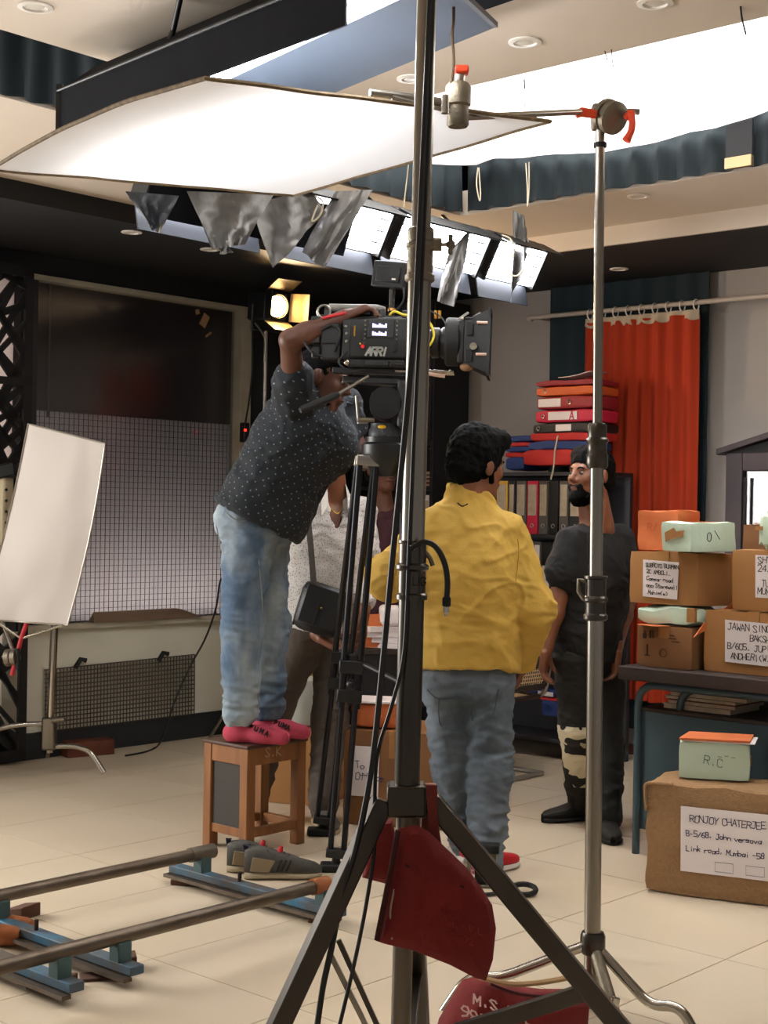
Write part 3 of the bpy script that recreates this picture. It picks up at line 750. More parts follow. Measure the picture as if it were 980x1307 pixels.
# gobo head on top of the stand
hd = at(783, 152, DS)
ax1 = (at(800, 158, DS - .05) - at(766, 146, DS + .04)).normalized()
def disc(p, prof, ax, nm, m, par, n=20): return MB().lathe(prof, p, p + ax, n).build(nm, MATS[m], par)
g1 = MB(frameM(at(766, 148, DS), CR, CU)).box((0, -.004, 0), (.05, .07, .05)).build('grip_head', MATS['cast_metal'], gs, bevel=.008)
disc(at(770, 146, DS), [(.035, 0), (.046, .008), (.046, .024), (.04, .026), (.04, .032), (.046, .034), (.046, .052), (.03, .06)], ax1, 'plate', 'cast_metal', g1)
MB().tube([at(790, 142, DS - .02), at(816, 143, DS - .02)], .009).build('spigot', MATS['steel'], g1)
MB().tube(rounded([at(800, 150, DS - .05), at(806, 142, DS - .07), at(807, 165, DS - .07), at(799, 180, DS - .07)], .02), [.012] + [.010] * 12 + [.013], 8).build('tee_handle', MATS['orange_knob'], g1)
MB().tube([at(734, 147, DS - .06), at(742, 143, DS - .06), at(760, 146, DS - .05)], [.011, .014, .012], 10).build('tee_handle', MATS['orange_knob'], g1)
# arm to the second head
h2_ = at(585, 150, 3.66)
MB().tube([h2_, at(757, 142, DS - .03)], .0085, 12).build('extension_arm', MATS['chrome'], gs)
g2 = MB().lathe([(.024, 0), (.028, .006), (.028, .05), (.033, .055), (.033, .10), (.026, .11)], at(584, 162, 3.66), at(585, 100, 3.66)).build('grip_head', MATS['cast_metal'], gs)
MB().tube([at(585, 113, 3.66), at(587, 96, 3.66)], .013).build('stem', MATS['steel'], g2)
MB(frameM(at(589, 90, 3.66), CR, CU)).box((0, 0, 0), (.036, .022, .036)).build('tee_handle', MATS['orange_knob'], g2, bevel=.006)
MB().tube([at(568, 122, 3.6), at(568, 145, 3.6)], .01).build('plate_bolt', MATS['steel'], g2)
wire('safety_rope', [at(x, y, 3.64) for x, y in [(578, -40), (579, 20), (577, 45), (579, 80), (576, 105), (574, 125)]], .004, mat('rope_brown', '#5b4634', .9), 'thin brown safety rope hanging down to the grip head', 'rope')

# --- camera tripod
DT = 5.55
tp = thing('tripod', 'black twin-tube camera tripod carrying the cinema camera', 'tripod', V((at(470, 1100, DT).x, DT, 0)))
bw = at(491, 575, DT)
ctr = V((bw.x, bw.y, 0))
MB().lathe([(.045, -.10), (.085, -.03), (.09, -.01), (.09, .02), (.075, .03), (.075, .05)], bw, None, 24).build('bowl', MATS['black_metal'], tp, label='black bowl under the fluid head')
feet = [gr(410, 1066), gr(428, 1112), V((at(522, 1140, 5.2).x, 5.2, 0))]
tops = [at(467, 590, DT + .05), at(470, 588, DT - .05), at(512, 588, DT + .02)]
mat('leg_tube', '#26262a', .28, .7)
for i, (f_, t_) in enumerate(zip(feet, tops)):
    dr = (f_ - t_).normalized(); side = dr.cross(V((0, -1, .0)) if i < 2 else V((1, 0, 0))).normalized() * .032
    l = MB().tube([t_ + side, f_.lerp(t_, .4) + side], .0125, 10).tube([t_ - side, f_.lerp(t_, .4) - side], .0125, 10).build('leg', MATS['leg_tube'], tp)
    MB().tube([f_.lerp(t_, .52) + side * .8, f_.lerp(t_, .05) + side * .8], .0115, 10).build('lower_tube', MATS['leg_tube'], l)
    MB().tube([f_.lerp(t_, .52) - side * .8, f_.lerp(t_, .05) - side * .8], .0115, 10).build('lower_tube', MATS['leg_tube'], l)
    for q in (.50, .43): MB().bar(f_.lerp(t_, q) - side * 1.5, f_.lerp(t_, q) + side * 1.5, .045, .05).build('leg_clamp', MATS['black_metal'], l, bevel=.005)
    MB().ball(f_.lerp(t_, .46) + V((0, -.03, 0)), .016).build('clamp_knob', MATS['black_plastic'], l)
    MB().bar(t_ - side * 1.4, t_ + side * 1.4, .03, .04).build('shoulder_joint', MATS['steel'], l, bevel=.004)
    fm = f_.lerp(t_, .045)
    MB().bar(fm - side * 1.3, fm + side * 1.3, .06, .03).build('foot_bracket', MATS['black_metal'], l, bevel=.004)
    MB().box(V((f_.x, f_.y, .016)), (.12, .07, .032)).build('rubber_foot', MATS['rubber'], l, bevel=.008)
    MB().tube([fm, V((f_.x, f_.y, .03))], .016).build('foot_post', MATS['black_metal'], l)
sp = V((sum(f.x for f in feet) / 3, sum(f.y for f in feet) / 3, .80)); sp = at(452, 842, DT)
for i in range(3):
    k = .47; MB().tube([feet[i].lerp(tops[i], k), sp], .010).build('spreader_arm', MATS['black_metal'], tp)
MB().lathe([(.03, -.02), (.035, 0), (.03, .02)], sp).build('spreader_hub', MATS['black_metal'], tp)

# fluid head with pan handle (part of the camera support)
hh = thing('fluid_head', 'dark fluid head with pan handle between the tripod and camera', 'tripod head', at(491, 566, DT))
hx = (at(560, 445, 5.5) - at(440, 440, 5.62)).normalized()
HB = at(491, 566, DT)
MB().lathe([(.058, 0), (.062, .012), (.062, .05), (.055, .06), (.055, .075)], HB, None, 24).build('pan_base', mat('head_grey', '#3b3d40', .5, .4), hh)
for k in range(9):
    a = PI + PI * (k + .5) / 9
    MB().tube([HB + V((.061 * math.cos(a), .061 * math.sin(a), .02)), HB + V((.066 * math.cos(a), .066 * math.sin(a), .02))], .007).build('drag_dial', MATS['rubber'], hh)
MB().ball(HB + V((-.012, -.058, .06)), (.016, .01, .008)).build('level_mark', mat('mark_yellow', '#e3b21c', .5), hh)
MB().tube([HB + V((0, -.085, .15)), HB + V((0, .075, .15))], .062, 24).build('tilt_drum', MATS['black_metal'], hh)
MB(Matrix.Translation(HB)).b2((.045, -.085, .06), (.085, .07, .24)).build('side_arm', MATS['head_grey'], hh, bevel=.01)
MB(frameM(HB + V((0, 0, .235)), hx, (0, 1, 0))).b2((-.16, -.05, -.012), (.16, .05, .012)).build('quick_plate', MATS['black_metal'], hh, bevel=.004)
p0, p1, p2 = at(470, 480, 5.47), at(432, 503, 5.42), at(383, 524, 5.35)
MB().tube([p0, p1], .007).build('pan_rod', MATS['steel'], hh)
MB().tube([p1, p1.lerp(p2, .1), p1.lerp(p2, .9), p2], [.010, .0135, .0145, .010], 14).build('pan_grip', MATS['rubber'], hh)
MB().tube([at(455, 505, 5.5), at(458, 540, 5.5), at(470, 538, 5.5)], .007).build('brake_lever', MATS['steel'], hh)
MB().tube([at(456, 536, 5.48), at(478, 536, 5.48)], .009).build('brake_stem', MATS['cast_metal'], hh)

# --- cinema camera
cmr = thing('cinema_camera', 'black cinema camera with matte box on the tripod', 'camera', at(491, 497, DT))
cx_ = V((at(625, 440, 5.5) - at(400, 425, 5.6))); cx_ = V((cx_.x, -.10 * cx_.x, -.012)).normalized()
CO = at(480, 436, 5.53)
cy_ = V((0, 0, 1)).cross(cx_).normalized(); cz_ = cx_.cross(cy_)
CM = Matrix((cx_, cy_, cz_)).transposed().to_4x4(); CM.translation = CO
k_ = 5.5 / FPX           # metres per picture pixel at the camera
mat('cam_body', '#1b1c1b', .5, .2, bump=.05, bscale=300)
mat('cam_black', '#09090a', .45)
cb_ = lambda a, b, nm, m='cam_body', par=None, bv=.006: MB(CM).b2(a, b).build(nm, MATS[m], par or cmr, bevel=bv)
body = cb_((-.125, -.07, -.075), (.14, .07, .085), 'body', bv=.012)
cb_((-.205, -.065, -.08), (-.125, .065, .08), 'battery', 'cam_black', bv=.008)
cb_((-.245, -.06, -.02), (-.205, .05, .085), 'wireless_module', 'cam_black')
cb_((-.238, -.068, -.075), (-.207, -.02, -.03), 'side_bracket', 'cam_black')
MB(CM).b2((-.228, -.073, .035), (-.218, -.069, .05)).build('status_light', mat('lcd_white', '#dcd9ff', .4, emit='#cfc9ff', estr=1.2), cmr)
cb_((.14, -.055, -.06), (.20, .055, .07), 'lens_mount', 'cam_black')
dsp = cb_((-.025, -.0745, .005), (.075, -.069, .078), 'display_panel', 'cam_black', body, .002)
for z0, z1 in [(.044, .060), (.014, .030)]:
    for i in range(7):
        MB(CM).b2((.0 + i * .008 - .008, -.0765, z0), (.0 + i * .008 - .0015, -.0742, z1 - .003 * (i % 3))).build('readout', MATS['lcd_white'], dsp, smooth=False)
for i in range(5):
    MB(CM).tube([(-.035, -.078, .07 - i * .017), (-.035, -.070, .07 - i * .017)], .0035, 8).build('button', MATS['cast_metal'], body)
    MB(CM).tube([(.085, -.078, .07 - i * .017), (.085, -.070, .07 - i * .017)], .0035, 8).build('button', MATS['cast_metal'], body)
MB(CM).tube([(-.042, -.080, -.028), (-.042, -.069, -.028)], .007, 10).build('record_button', mat('rec_red', '#c4161b', .4, emit='#c4161b', estr=.5), body)
MB(CM).tube([(-.052, -.078, -.018), (-.052, -.069, -.018)], .003, 8).build('tally_light', MATS['mark_yellow'], body)
MB(CM).b2((-.078, -.076, .01), (-.072, -.069, .05)).build('side_catch', mat('brass', '#a8792c', .4, .8), body)
MB(CM).tube([(.075, -.080, -.035), (.075, -.069, -.035)], .012, 14).build('dial', MATS['cam_black'], body)
tx = MB(CM); letters(tx, 'ARRI', (-.030, -.0705, -.06), (1, 0, 0), (.22, 0, 1), .030, .0075, lift=.001, jit=0, adv=.66); tx.build('lettering', mat('logo_grey', '#b4b2ac', .4, .5), body)
cb_((-.1, -.075, -.105), (.12, .075, -.075), 'base_plate', 'cam_black')
cb_((-.16, -.04, -.125), (.20, .04, -.105), 'dovetail', 'cam_black', None, .003)
MB(CM).ball((-.10, -.075, -.09), .012).build('plate_screw', MATS['chrome'], cmr)
# top handle and cage
MB(CM).tube([(-.185, 0, .125), (.0, 0, .125), (.03, 0, .12)], [.016, .016, .012], 14).build('top_handle', mat('handle_grey', '#7d7a74', .6), cmr)
for x in (-.19, .02): MB(CM).b2((x - .012, -.014, .083), (x + .012, .014, .125)).build('handle_post', MATS['cam_black'], cmr, bevel=.003)
MB(CM).b2((-.22, -.03, .083), (.15, .03, .095)).build('top_plate', MATS['cam_black'], cmr, bevel=.003)
MB(CM).tube([(-.2 + .025 * math.cos(a), -.035, .105 + .025 * math.sin(a)) for a in [k * PI / 6 for k in range(12)]], .005, 8, closed=True).build('cable_ring', MATS['steel'], cmr)
MB(CM).tube(catmull([(-.20, -.07, .075), (-.16, -.075, .085), (-.11, -.072, .097)]), .006).build('red_cable', mat('cable_red', '#c0202a', .5), cmr)
MB(CM).tube(catmull([(.055, -.06, .095), (.075, -.085, .105), (.115, -.085, .092), (.16, -.075, .10), (.205, -.07, .07), (.225, -.075, .02), (.205, -.08, -.025), (.17, -.07, -.04)]), .0045).build('yellow_cable', mat('cable_yellow', '#d6c22e', .5), cmr)
MB(CM).tube(catmull([(-.20, -.075, .03), (-.16, -.085, .05), (-.13, -.075, .02), (-.15, -.07, -.05)]), .005).build('black_cable', MATS['wire_black'], cmr)
# on-board monitor on its arm
MB(CM).tube([(.055, 0, .10), (.055, 0, .20)], .011).build('monitor_arm', MATS['cam_black'], cmr)
MB(CM).tube([(.055, 0, .118), (.055, 0, .128)], .015).build('arm_collar', mat('copper', '#c08a52', .4, .8), cmr)
mm = CM @ Matrix.Translation((.045, 0, .255)) @ Matrix.Rotation(-.35, 4, 'Z') @ Matrix.Rotation(.12, 4, 'Y')
mo = MB(mm).b2((-.07, -.016, -.05), (.07, .016, .05)).build('monitor', MATS['cam_black'], cmr, bevel=.005)
MB(mm).b2((-.05, -.022, -.03), (.05, -.016, .03)).build('monitor_battery', MATS['cam_black'], mo, bevel=.004)
MB(mm).b2((.02, -.0235, -.02), (.036, -.0215, -.014)).build('monitor_label', MATS['white_plastic'], mo)
MB(CM).tube(catmull([(.07, -.02, .23), (.10, -.03, .2), (.10, -.03, .15), (.07, -.03, .11)]), .004).build('monitor_cable', MATS['wire_black'], cmr)
# lens and matte box
MB(CM).lathe([(.042, 0), (.05, .01), (.05, .03), (.058, .035), (.058, .06), (.052, .065), (.06, .075), (.06, .11), (.055, .115), (.055, .17)], (.18, 0, .0), (.5, 0, 0), 28).build('lens', MATS['cam_black'], cmr)
MB(CM).tube([(.265, -.062, .0), (.285, -.062, .0)], .02, 16).build('focus_gear', MATS['steel'], cmr)
MB(CM).lathe([(.085, 0), (.092, .008), (.092, .05), (.08, .06)], (.265, 0, .005), (.5, 0, .005), 28).build('follow_ring', MATS['rubber'], cmr)
mb_ = MB(CM)
outer = [(.345, .068, .075), (.435, .10, .115)]
def frus(x0, w0, h0, x1, w1, h1, t):
    m = MB(CM)
    A4 = [(x0, -w0, -h0), (x0, w0, -h0), (x0, w0, h0), (x0, -w0, h0)]; B4 = [(x1, -w1, -h1), (x1, w1, -h1), (x1, w1, h1), (x1, -w1, h1)]
    a4 = [(x0, y * (1 - t / w0), z * (1 - t / h0)) for _, y, z in A4]; b4 = [(x1, y * (1 - t / w1), z * (1 - t / h1)) for _, y, z in B4]
    vs = A4 + B4 + a4 + b4; fs = []
    for k in range(4):
        l = (k + 1) % 4; fs += [(k, l, l + 4, k + 4), (k + 8, k + 12, l + 12, l + 8), (k, k + 8, l + 8, l), (k + 4, l + 4, l + 12, k + 12)]
    return m.add(vs, fs)
mbx = frus(.335, .072, .078, .43, .10, .118, .005).build('matte_box', MATS['cam_black'], cmr, smooth=False)
frus(.425, .105, .126, .436, .107, .130, .012).build('hood_rim', MATS['cam_black'], mbx, smooth=False)
cb_((.315, -.075, -.08), (.34, .075, .08), 'filter_stage', 'cam_black')
for z in (.068, -.05): MB(CM).tube([(.385, -.1, z), (.425, -.1, z)], .006).build('flag_pin', mat('pin_pink', '#d9b8a8', .3, .6), mbx)
MB(CM).tube([(.375, -.094, -.02), (.375, -.104, -.02)], .014, 14).build('clamp_knob', MATS['cast_metal'], mbx)
for y in (-.035, .035): MB(CM).tube([(.08, y, -.112), (.30, y, -.112)], .0075).build('support_rod', MATS['chrome'], cmr)
MB(CM).tube([(.15, -.05, -.115), (.27, -.05, -.13)], .0075).build('support_rod', MATS['pin_pink'], cmr)
for x in (.225, .24): MB(CM).tube([(x, -.02, .09), (x, -.02, .12)], .006).build('lens_bolt', MATS['brass'], cmr)
MB(CM).ball((.35, -.06, -.095), (.025, .02, .016)).build('focus_knob', mat('knob_tan', '#8d6a4a', .5), cmr)

# clutter on the camera: rear plates, motors, leads
for a, b, nm, m in [((-.262, -.05, -.03), (-.246, .05, .06), 'battery_plate', 'cam_black'), ((-.20, -.072, -.02), (-.135, -.064, .06), 'battery_label', 'cam_body'), ((-.12, -.074, -.07), (-.09, -.069, .07), 'side_port_panel', 'cam_black'),
                    ((.145, -.09, -.055), (.185, -.055, -.005), 'lens_motor', 'cam_black'), ((.10, -.05, .085), (.15, .03, .115), 'receiver_box', 'cam_black'), ((-.06, -.05, .095), (-.02, -.02, .118), 'handle_clamp', 'cam_black'), ((.34, -.082, .082), (.40, .07, .09), 'matte_box_bracket', 'cam_black'),
                    ((.345, -.09, .02), (.372, -.082, .075), 'side_flag_hinge', 'cam_body'), ((.345, -.09, -.075), (.372, -.082, -.03), 'side_flag_hinge', 'cam_body'), ((-.03, -.085, -.10), (.06, -.07, -.082), 'plate_lock', 'cam_body')]:
    cb_(a, b, nm, m, None, .003)
for P3, r_, m in [([(-.25, -.05, .04), (-.27, -.07, .0), (-.24, -.08, -.05), (-.19, -.075, -.07)], .004, 'wire_black'), ([(.12, -.05, .11), (.17, -.075, .12), (.24, -.08, .095), (.27, -.09, .06)], .003, 'wire_black'), ([(-.10, -.072, -.05), (-.13, -.09, -.09), (-.09, -.09, -.12), (-.03, -.08, -.115)], .0035, 'wire_black'), ([(.16, -.08, -.05), (.13, -.085, -.09), (.07, -.08, -.09)], .003, 'wire_black')]:
    MB(CM).tube(catmull(P3), r_, 6).build('camera_lead', MATS[m], cmr)
for x, z in [(-.238, -.05), (-.11, .045), (-.105, .02), (-.105, -.01), (.16, .05), (.20, .085), (.33, .085), (.29, -.112)]:
    MB(CM).ball((x, -.074, z), .006, 8).build('socket', MATS['steel'], cmr)
for x in (.30, .345): MB(CM).bar((x, -.03, .08), (x + .05, -.03, .115), .008, .008).build('flag_arm', MATS['steel'], cmr)
# ------------------------------------------------------------------ smooth implicit surfaces for bodies and clothes
def npv(p): return np.array([p[0], p[1], p[2]], dtype=np.float32)
def C(a, b, ra, rb, k=.02, sub=False): return ('c', npv(a), npv(b), ra, rb, k, sub)
def E(c, r, R=None, k=.03, sub=False): return ('e', npv(c), np.array(r if hasattr(r, '__len__') else (r, r, r), np.float32), np.eye(3, dtype=np.float32) if R is None else np.array([[q for q in row] for row in R], np.float32), k, sub)
def BX(c, hs, R, rd=.01, k=.01, sub=False): return ('b', npv(c), np.array(hs, np.float32), np.array([[q for q in row] for row in R], np.float32), rd, k, sub)
def PL(p, n): return ('p', npv(p), npv(V(n).normalized()))
def sdf_grid(prims, h):
    lo = np.full(3, 1e9); hi = -lo
    bb = []
    for q in prims:
        if q[0] == 'c': r = max(q[3], q[4]); a = np.minimum(q[1], q[2]) - r; b = np.maximum(q[1], q[2]) + r; k = q[5]
        elif q[0] == 'e': r = float(np.max(q[2])); a = q[1] - r; b = q[1] + r; k = q[4]
        elif q[0] == 'b': r = float(np.linalg.norm(q[2])) + q[4]; a = q[1] - r; b = q[1] + r; k = q[5]
        else: bb.append(None); continue
        bb.append((a - k - 3 * h, b + k + 3 * h))
        if not q[-1]: lo = np.minimum(lo, a); hi = np.maximum(hi, b)
    lo = lo - 3 * h; hi = hi + 3 * h
    n = np.ceil((hi - lo) / h).astype(int) + 1
    f = np.full(n, .2, np.float32)
    ax = [lo[i] + h * np.arange(n[i]) for i in range(3)]
    for q, B in zip(prims, bb):
        if q[0] == 'p':
            d = (ax[0][:, None, None] - q[1][0]) * q[2][0] + (ax[1][None, :, None] - q[1][1]) * q[2][1] + (ax[2][None, None, :] - q[1][2]) * q[2][2]
            np.maximum(f, d.astype(np.float32), out=f); continue
        i0 = np.clip(np.floor((B[0] - lo) / h).astype(int), 0, n); i1 = np.clip(np.ceil((B[1] - lo) / h).astype(int) + 1, 0, n)
        if np.any(i1 <= i0): continue
        sl = tuple(slice(i0[i], i1[i]) for i in range(3))
        X = ax[0][sl[0]].astype(np.float32)[:, None, None]; Y = ax[1][sl[1]].astype(np.float32)[None, :, None]; Z = ax[2][sl[2]].astype(np.float32)[None, None, :]
        if q[0] == 'c':
            a, b = q[1], q[2]; ab = b - a; L2 = float(ab @ ab) + 1e-12
            t = np.clip(((X - a[0]) * ab[0] + (Y - a[1]) * ab[1] + (Z - a[2]) * ab[2]) / L2, 0, 1)
            d = np.sqrt((X - a[0] - t * ab[0]) ** 2 + (Y - a[1] - t * ab[1]) ** 2 + (Z - a[2] - t * ab[2]) ** 2) - (q[3] + t * (q[4] - q[3])); k = q[5]
        else:
            c, R = q[1], q[3]
            x = (X - c[0]) * R[0][0] + (Y - c[1]) * R[0][1] + (Z - c[2]) * R[0][2]
            y = (X - c[0]) * R[1][0] + (Y - c[1]) * R[1][1] + (Z - c[2]) * R[1][2]
            z = (X - c[0]) * R[2][0] + (Y - c[1]) * R[2][1] + (Z - c[2]) * R[2][2]
            if q[0] == 'e':
                r = q[2]; k0 = np.sqrt((x / r[0]) ** 2 + (y / r[1]) ** 2 + (z / r[2]) ** 2) + 1e-9
                k1 = np.sqrt((x / r[0] ** 2) ** 2 + (y / r[1] ** 2) ** 2 + (z / r[2] ** 2) ** 2) + 1e-9
                d = k0 * (k0 - 1) / k1; k = q[4]
            else:
                hs = q[2]; ux, uy, uz = np.abs(x) - hs[0], np.abs(y) - hs[1], np.abs(z) - hs[2]
                d = np.sqrt(np.maximum(ux, 0) ** 2 + np.maximum(uy, 0) ** 2 + np.maximum(uz, 0) ** 2) + np.minimum(np.maximum(ux, np.maximum(uy, uz)), 0) - q[4]; k = q[5]
        g = f[sl]; k = max(k, 1e-4)
        if q[-1]:
            d = -d; hh = np.clip(.5 - .5 * (g - d) / k, 0, 1); g[...] = g * (1 - hh) + d * hh + k * hh * (1 - hh)
        else:
            hh = np.clip(.5 + .5 * (g - d) / k, 0, 1); g[...] = g * (1 - hh) + d * hh - k * hh * (1 - hh)
    return f, lo, h
def surface_nets(f, lo, h):
    s = f < 0
    cnt = np.zeros(tuple(np.array(f.shape) - 1), np.int8)
    offs = [(a, b, c) for a in (0, 1) for b in (0, 1) for c in (0, 1)]
    for a, b, c in offs: cnt += s[a:f.shape[0] - 1 + a, b:f.shape[1] - 1 + b, c:f.shape[2] - 1 + c]
    act = (cnt > 0) & (cnt < 8); idx = np.argwhere(act)
    vals = np.stack([f[idx[:, 0] + a, idx[:, 1] + b, idx[:, 2] + c] for a, b, c in offs], 1)
    pos = np.zeros((len(idx), 3)); num = np.zeros(len(idx))
    for i in range(8):
        for j in range(i + 1, 8):
            df = [abs(offs[i][m] - offs[j][m]) for m in range(3)]
            if sum(df) != 1: continue
            m = (vals[:, i] < 0) != (vals[:, j] < 0)
            t = vals[m, i] / (vals[m, i] - vals[m, j])
            oi, oj = np.array(offs[i], float), np.array(offs[j], float)
            pos[m] += oi + t[:, None] * (oj - oi); num[m] += 1
    verts = lo + h * (idx + pos / num[:, None])
    vid = np.full(act.shape, -1, np.int32); vid[act] = np.arange(len(idx))
    faces = []
    for ax in range(3):
        sh = [slice(None)] * 3; sh2 = [slice(None)] * 3; sh[ax] = slice(0, -1); sh2[ax] = slice(1, None)
        a, b = s[tuple(sh)], s[tuple(sh2)]
        o1, o2 = [(1, 2), (2, 0), (0, 1)][ax]
        for pos_ in (True, False):
            e = np.argwhere((a & ~b) if pos_ else (~a & b))
            e = e[(e[:, o1] > 0) & (e[:, o2] > 0) & (e[:, o1] < f.shape[o1] - 1) & (e[:, o2] < f.shape[o2] - 1)]
            if not len(e): continue
            q = []
            for d1, d2 in [(-1, -1), (0, -1), (0, 0), (-1, 0)]:
                c = e.copy(); c[:, o1] += d1; c[:, o2] += d2; q.append(vid[c[:, 0], c[:, 1], c[:, 2]])
            q = np.stack(q, 1); faces.append(q if pos_ else q[:, ::-1])
    return verts, np.concatenate(faces)
def blob(prims, h, name, m, parent=None, disp=None, uvf=None, label=None):
    f, lo, h = sdf_grid(prims, h)
    v, q = surface_nets(f, lo, h)
    # one smoothing pass
    acc = np.zeros_like(v); n = np.zeros(len(v))
    for i in range(4):
        a, b = q[:, i], q[:, (i + 1) % 4]
        np.add.at(acc, a, v[b]); np.add.at(n, a, 1)
    v = v * .5 + .5 * acc / np.maximum(n, 1)[:, None]
    wv = v.copy()
    if disp:
        nn = np.zeros_like(v); fn = np.cross(v[q[:, 2]] - v[q[:, 0]], v[q[:, 3]] - v[q[:, 1]])
        for i in range(4): np.add.at(nn, q[:, i], fn)
        nn /= np.linalg.norm(nn, axis=1)[:, None] + 1e-12
        dd = np.array([disp(V(p)) for p in v]); v = v + nn * dd[:, None]
    T = frame(parent)
    if T is not None:
        Ti = np.array(T.inverted()); v = v @ Ti[:3, :3].T + Ti[:3, 3]
    me = bpy.data.meshes.new(name)
    me.vertices.add(len(v)); me.vertices.foreach_set('co', v.astype(np.float32).ravel())
    me.loops.add(q.size); me.loops.foreach_set('vertex_index', q.astype(np.int32).ravel())
    me.polygons.add(len(q)); me.polygons.foreach_set('loop_start', np.arange(0, q.size, 4, dtype=np.int32)); me.polygons.foreach_set('loop_total', np.full(len(q), 4, np.int32))
    me.update(calc_edges=True); me.validate()
    me.polygons.foreach_set('use_smooth', [True] * len(me.polygons))
    me.materials.append(m)
    if uvf:
        at_ = me.attributes.new('weave', 'FLOAT_VECTOR', 'POINT'); at_.data.foreach_set('vector', uvf(wv).astype(np.float32).ravel())
    o = bpy.data.objects.new(name, me); COL.objects.link(o)
    if parent is not None: o.parent = parent
    if label: o['label'] = label
    return o
def dotted(name, base, dot, size, thr, rough=.85, rnd=.35, bump=.1):
    m = mat(name, base, rough, bump=bump, bscale=60); nt = m.node_tree
    a = nt.nodes.new('ShaderNodeAttribute'); a.attribute_name = 'weave'
    vo = nt.nodes.new('ShaderNodeTexVoronoi'); vo.voronoi_dimensions = '2D'; vo.inputs['Scale'].default_value = 1 / size; vo.inputs['Randomness'].default_value = rnd
    nt.links.new(a.outputs['Vector'], vo.inputs['Vector'])
    lt = nt.nodes.new('ShaderNodeMath'); lt.operation = 'LESS_THAN'; lt.inputs[1].default_value = thr
    nt.links.new(vo.outputs['Distance'], lt.inputs[0])
    mx = nt.nodes.new('ShaderNodeMix'); mx.data_type = 'RGBA'; mx.inputs[6].default_value = lin(base); mx.inputs[7].default_value = lin(dot)
    nt.links.new(lt.outputs[0], mx.inputs[0]); nt.links.new(mx.outputs[2], nt.nodes['Principled BSDF'].inputs['Base Color'])
    return m
mat('skin_brown', '#6e4029', .5, var='#7a4a30', vscale=12)
mat('skin_dark', '#54301f', .5, var='#5e3826', vscale=12)
mat('hair', '#030303', .8, bump=.25, bscale=160, spec=.12)
mat('eye_white', '#6f655c', .5); mat('eye_dark', '#120b08', .2); mat('lip', '#5c2f28', .5)
mat('yellow_cotton', '#b48e36', .8, var='#c09c44', vscale=7, bump=.12, bscale=130)
mat('black_cotton', '#0a0a0b', .85, bump=.1, bscale=120)
mat('faded_black', '#27272a', .85, bump=.1, bscale=120)
mat('maroon_cotton', '#3b1620', .85)
mat('denim_blue', '#465d77', .8, var='#9aa7ad', vscale=4.5, vamt=.22, stretch=(1, 1, .5), bump=.15, bscale=200, detail=5)
mat('denim_grey', '#434d56', .8, var='#69737d', vscale=4.5, vamt=.25, stretch=(1, 1, .5), bump=.15, bscale=200, detail=5)
mat('taupe_twill', '#4b423a', .85, var='#574d44', vscale=6, bump=.1, bscale=160)
mat('dark_twill', '#1a1916', .85, bump=.1, bscale=160)
mat('pink_sock', '#b03a50', .85, bump=.15, bscale=200)
dotted('navy_dots', '#141a21', '#6c777f', .030, .095)
dotted('white_dots', '#bdb9b5', '#6f6467', .015, .16, rnd=.9)

def ridge(p, s, seed, z=1.0):
    n = noise.noise(V((p.x * s, p.y * s, p.z * s * z + seed))); return 1 - abs(n) * 2
def folds(amp, s=7.0, z=1.8, seed=0.0, shear=(0, 0), zones=(), crease=0.0):
    def f(p):
        ex = 0.0
        for zc, w_, g in zones:
            e = math.exp(-((p.z - zc) / w_) ** 2)
            if e > .02: ex += g * e * (ridge(V((p.x + .25 * p.z, p.y, p.z)), 9, seed + 11, 3.2) - .5)
        if crease:
            n_ = noise.noise(V(((p.x + .9 * p.z) * 3.2, p.y * 4, (p.z - .5 * p.x) * 7 + seed))); n2_ = noise.noise(V(((p.x - 1.1 * p.z) * 3.5, p.y * 4, (p.z + .7 * p.x) * 5 + seed + 20)))
            ex += crease * (max(0, 1 - abs(n_) * 7) ** 1.5 + .7 * max(0, 1 - abs(n2_) * 7) ** 1.5)
        q = V((p.x + shear[0] * p.z, p.y + shear[1] * p.z, p.z))
        w_ = V((noise.noise(q * 3 + V((seed, 0, 0))), noise.noise(q * 3 + V((0, seed, 9))), noise.noise(q * 3 + V((5, 0, seed))))) * .08
        q = q + w_
        return amp * (ridge(q, s, seed, z) - .45) + amp * .55 * (ridge(q, s * 2.4, seed + 4, z) - .45) + amp * .22 * (ridge(q, s * 5, seed + 8, z) - .45) + ex
    return f
def ortho(f, u):
    f = V(f).normalized(); u = V(u); u = (u - f * u.dot(f)).normalized(); r = f.cross(u)
    return r, f, u
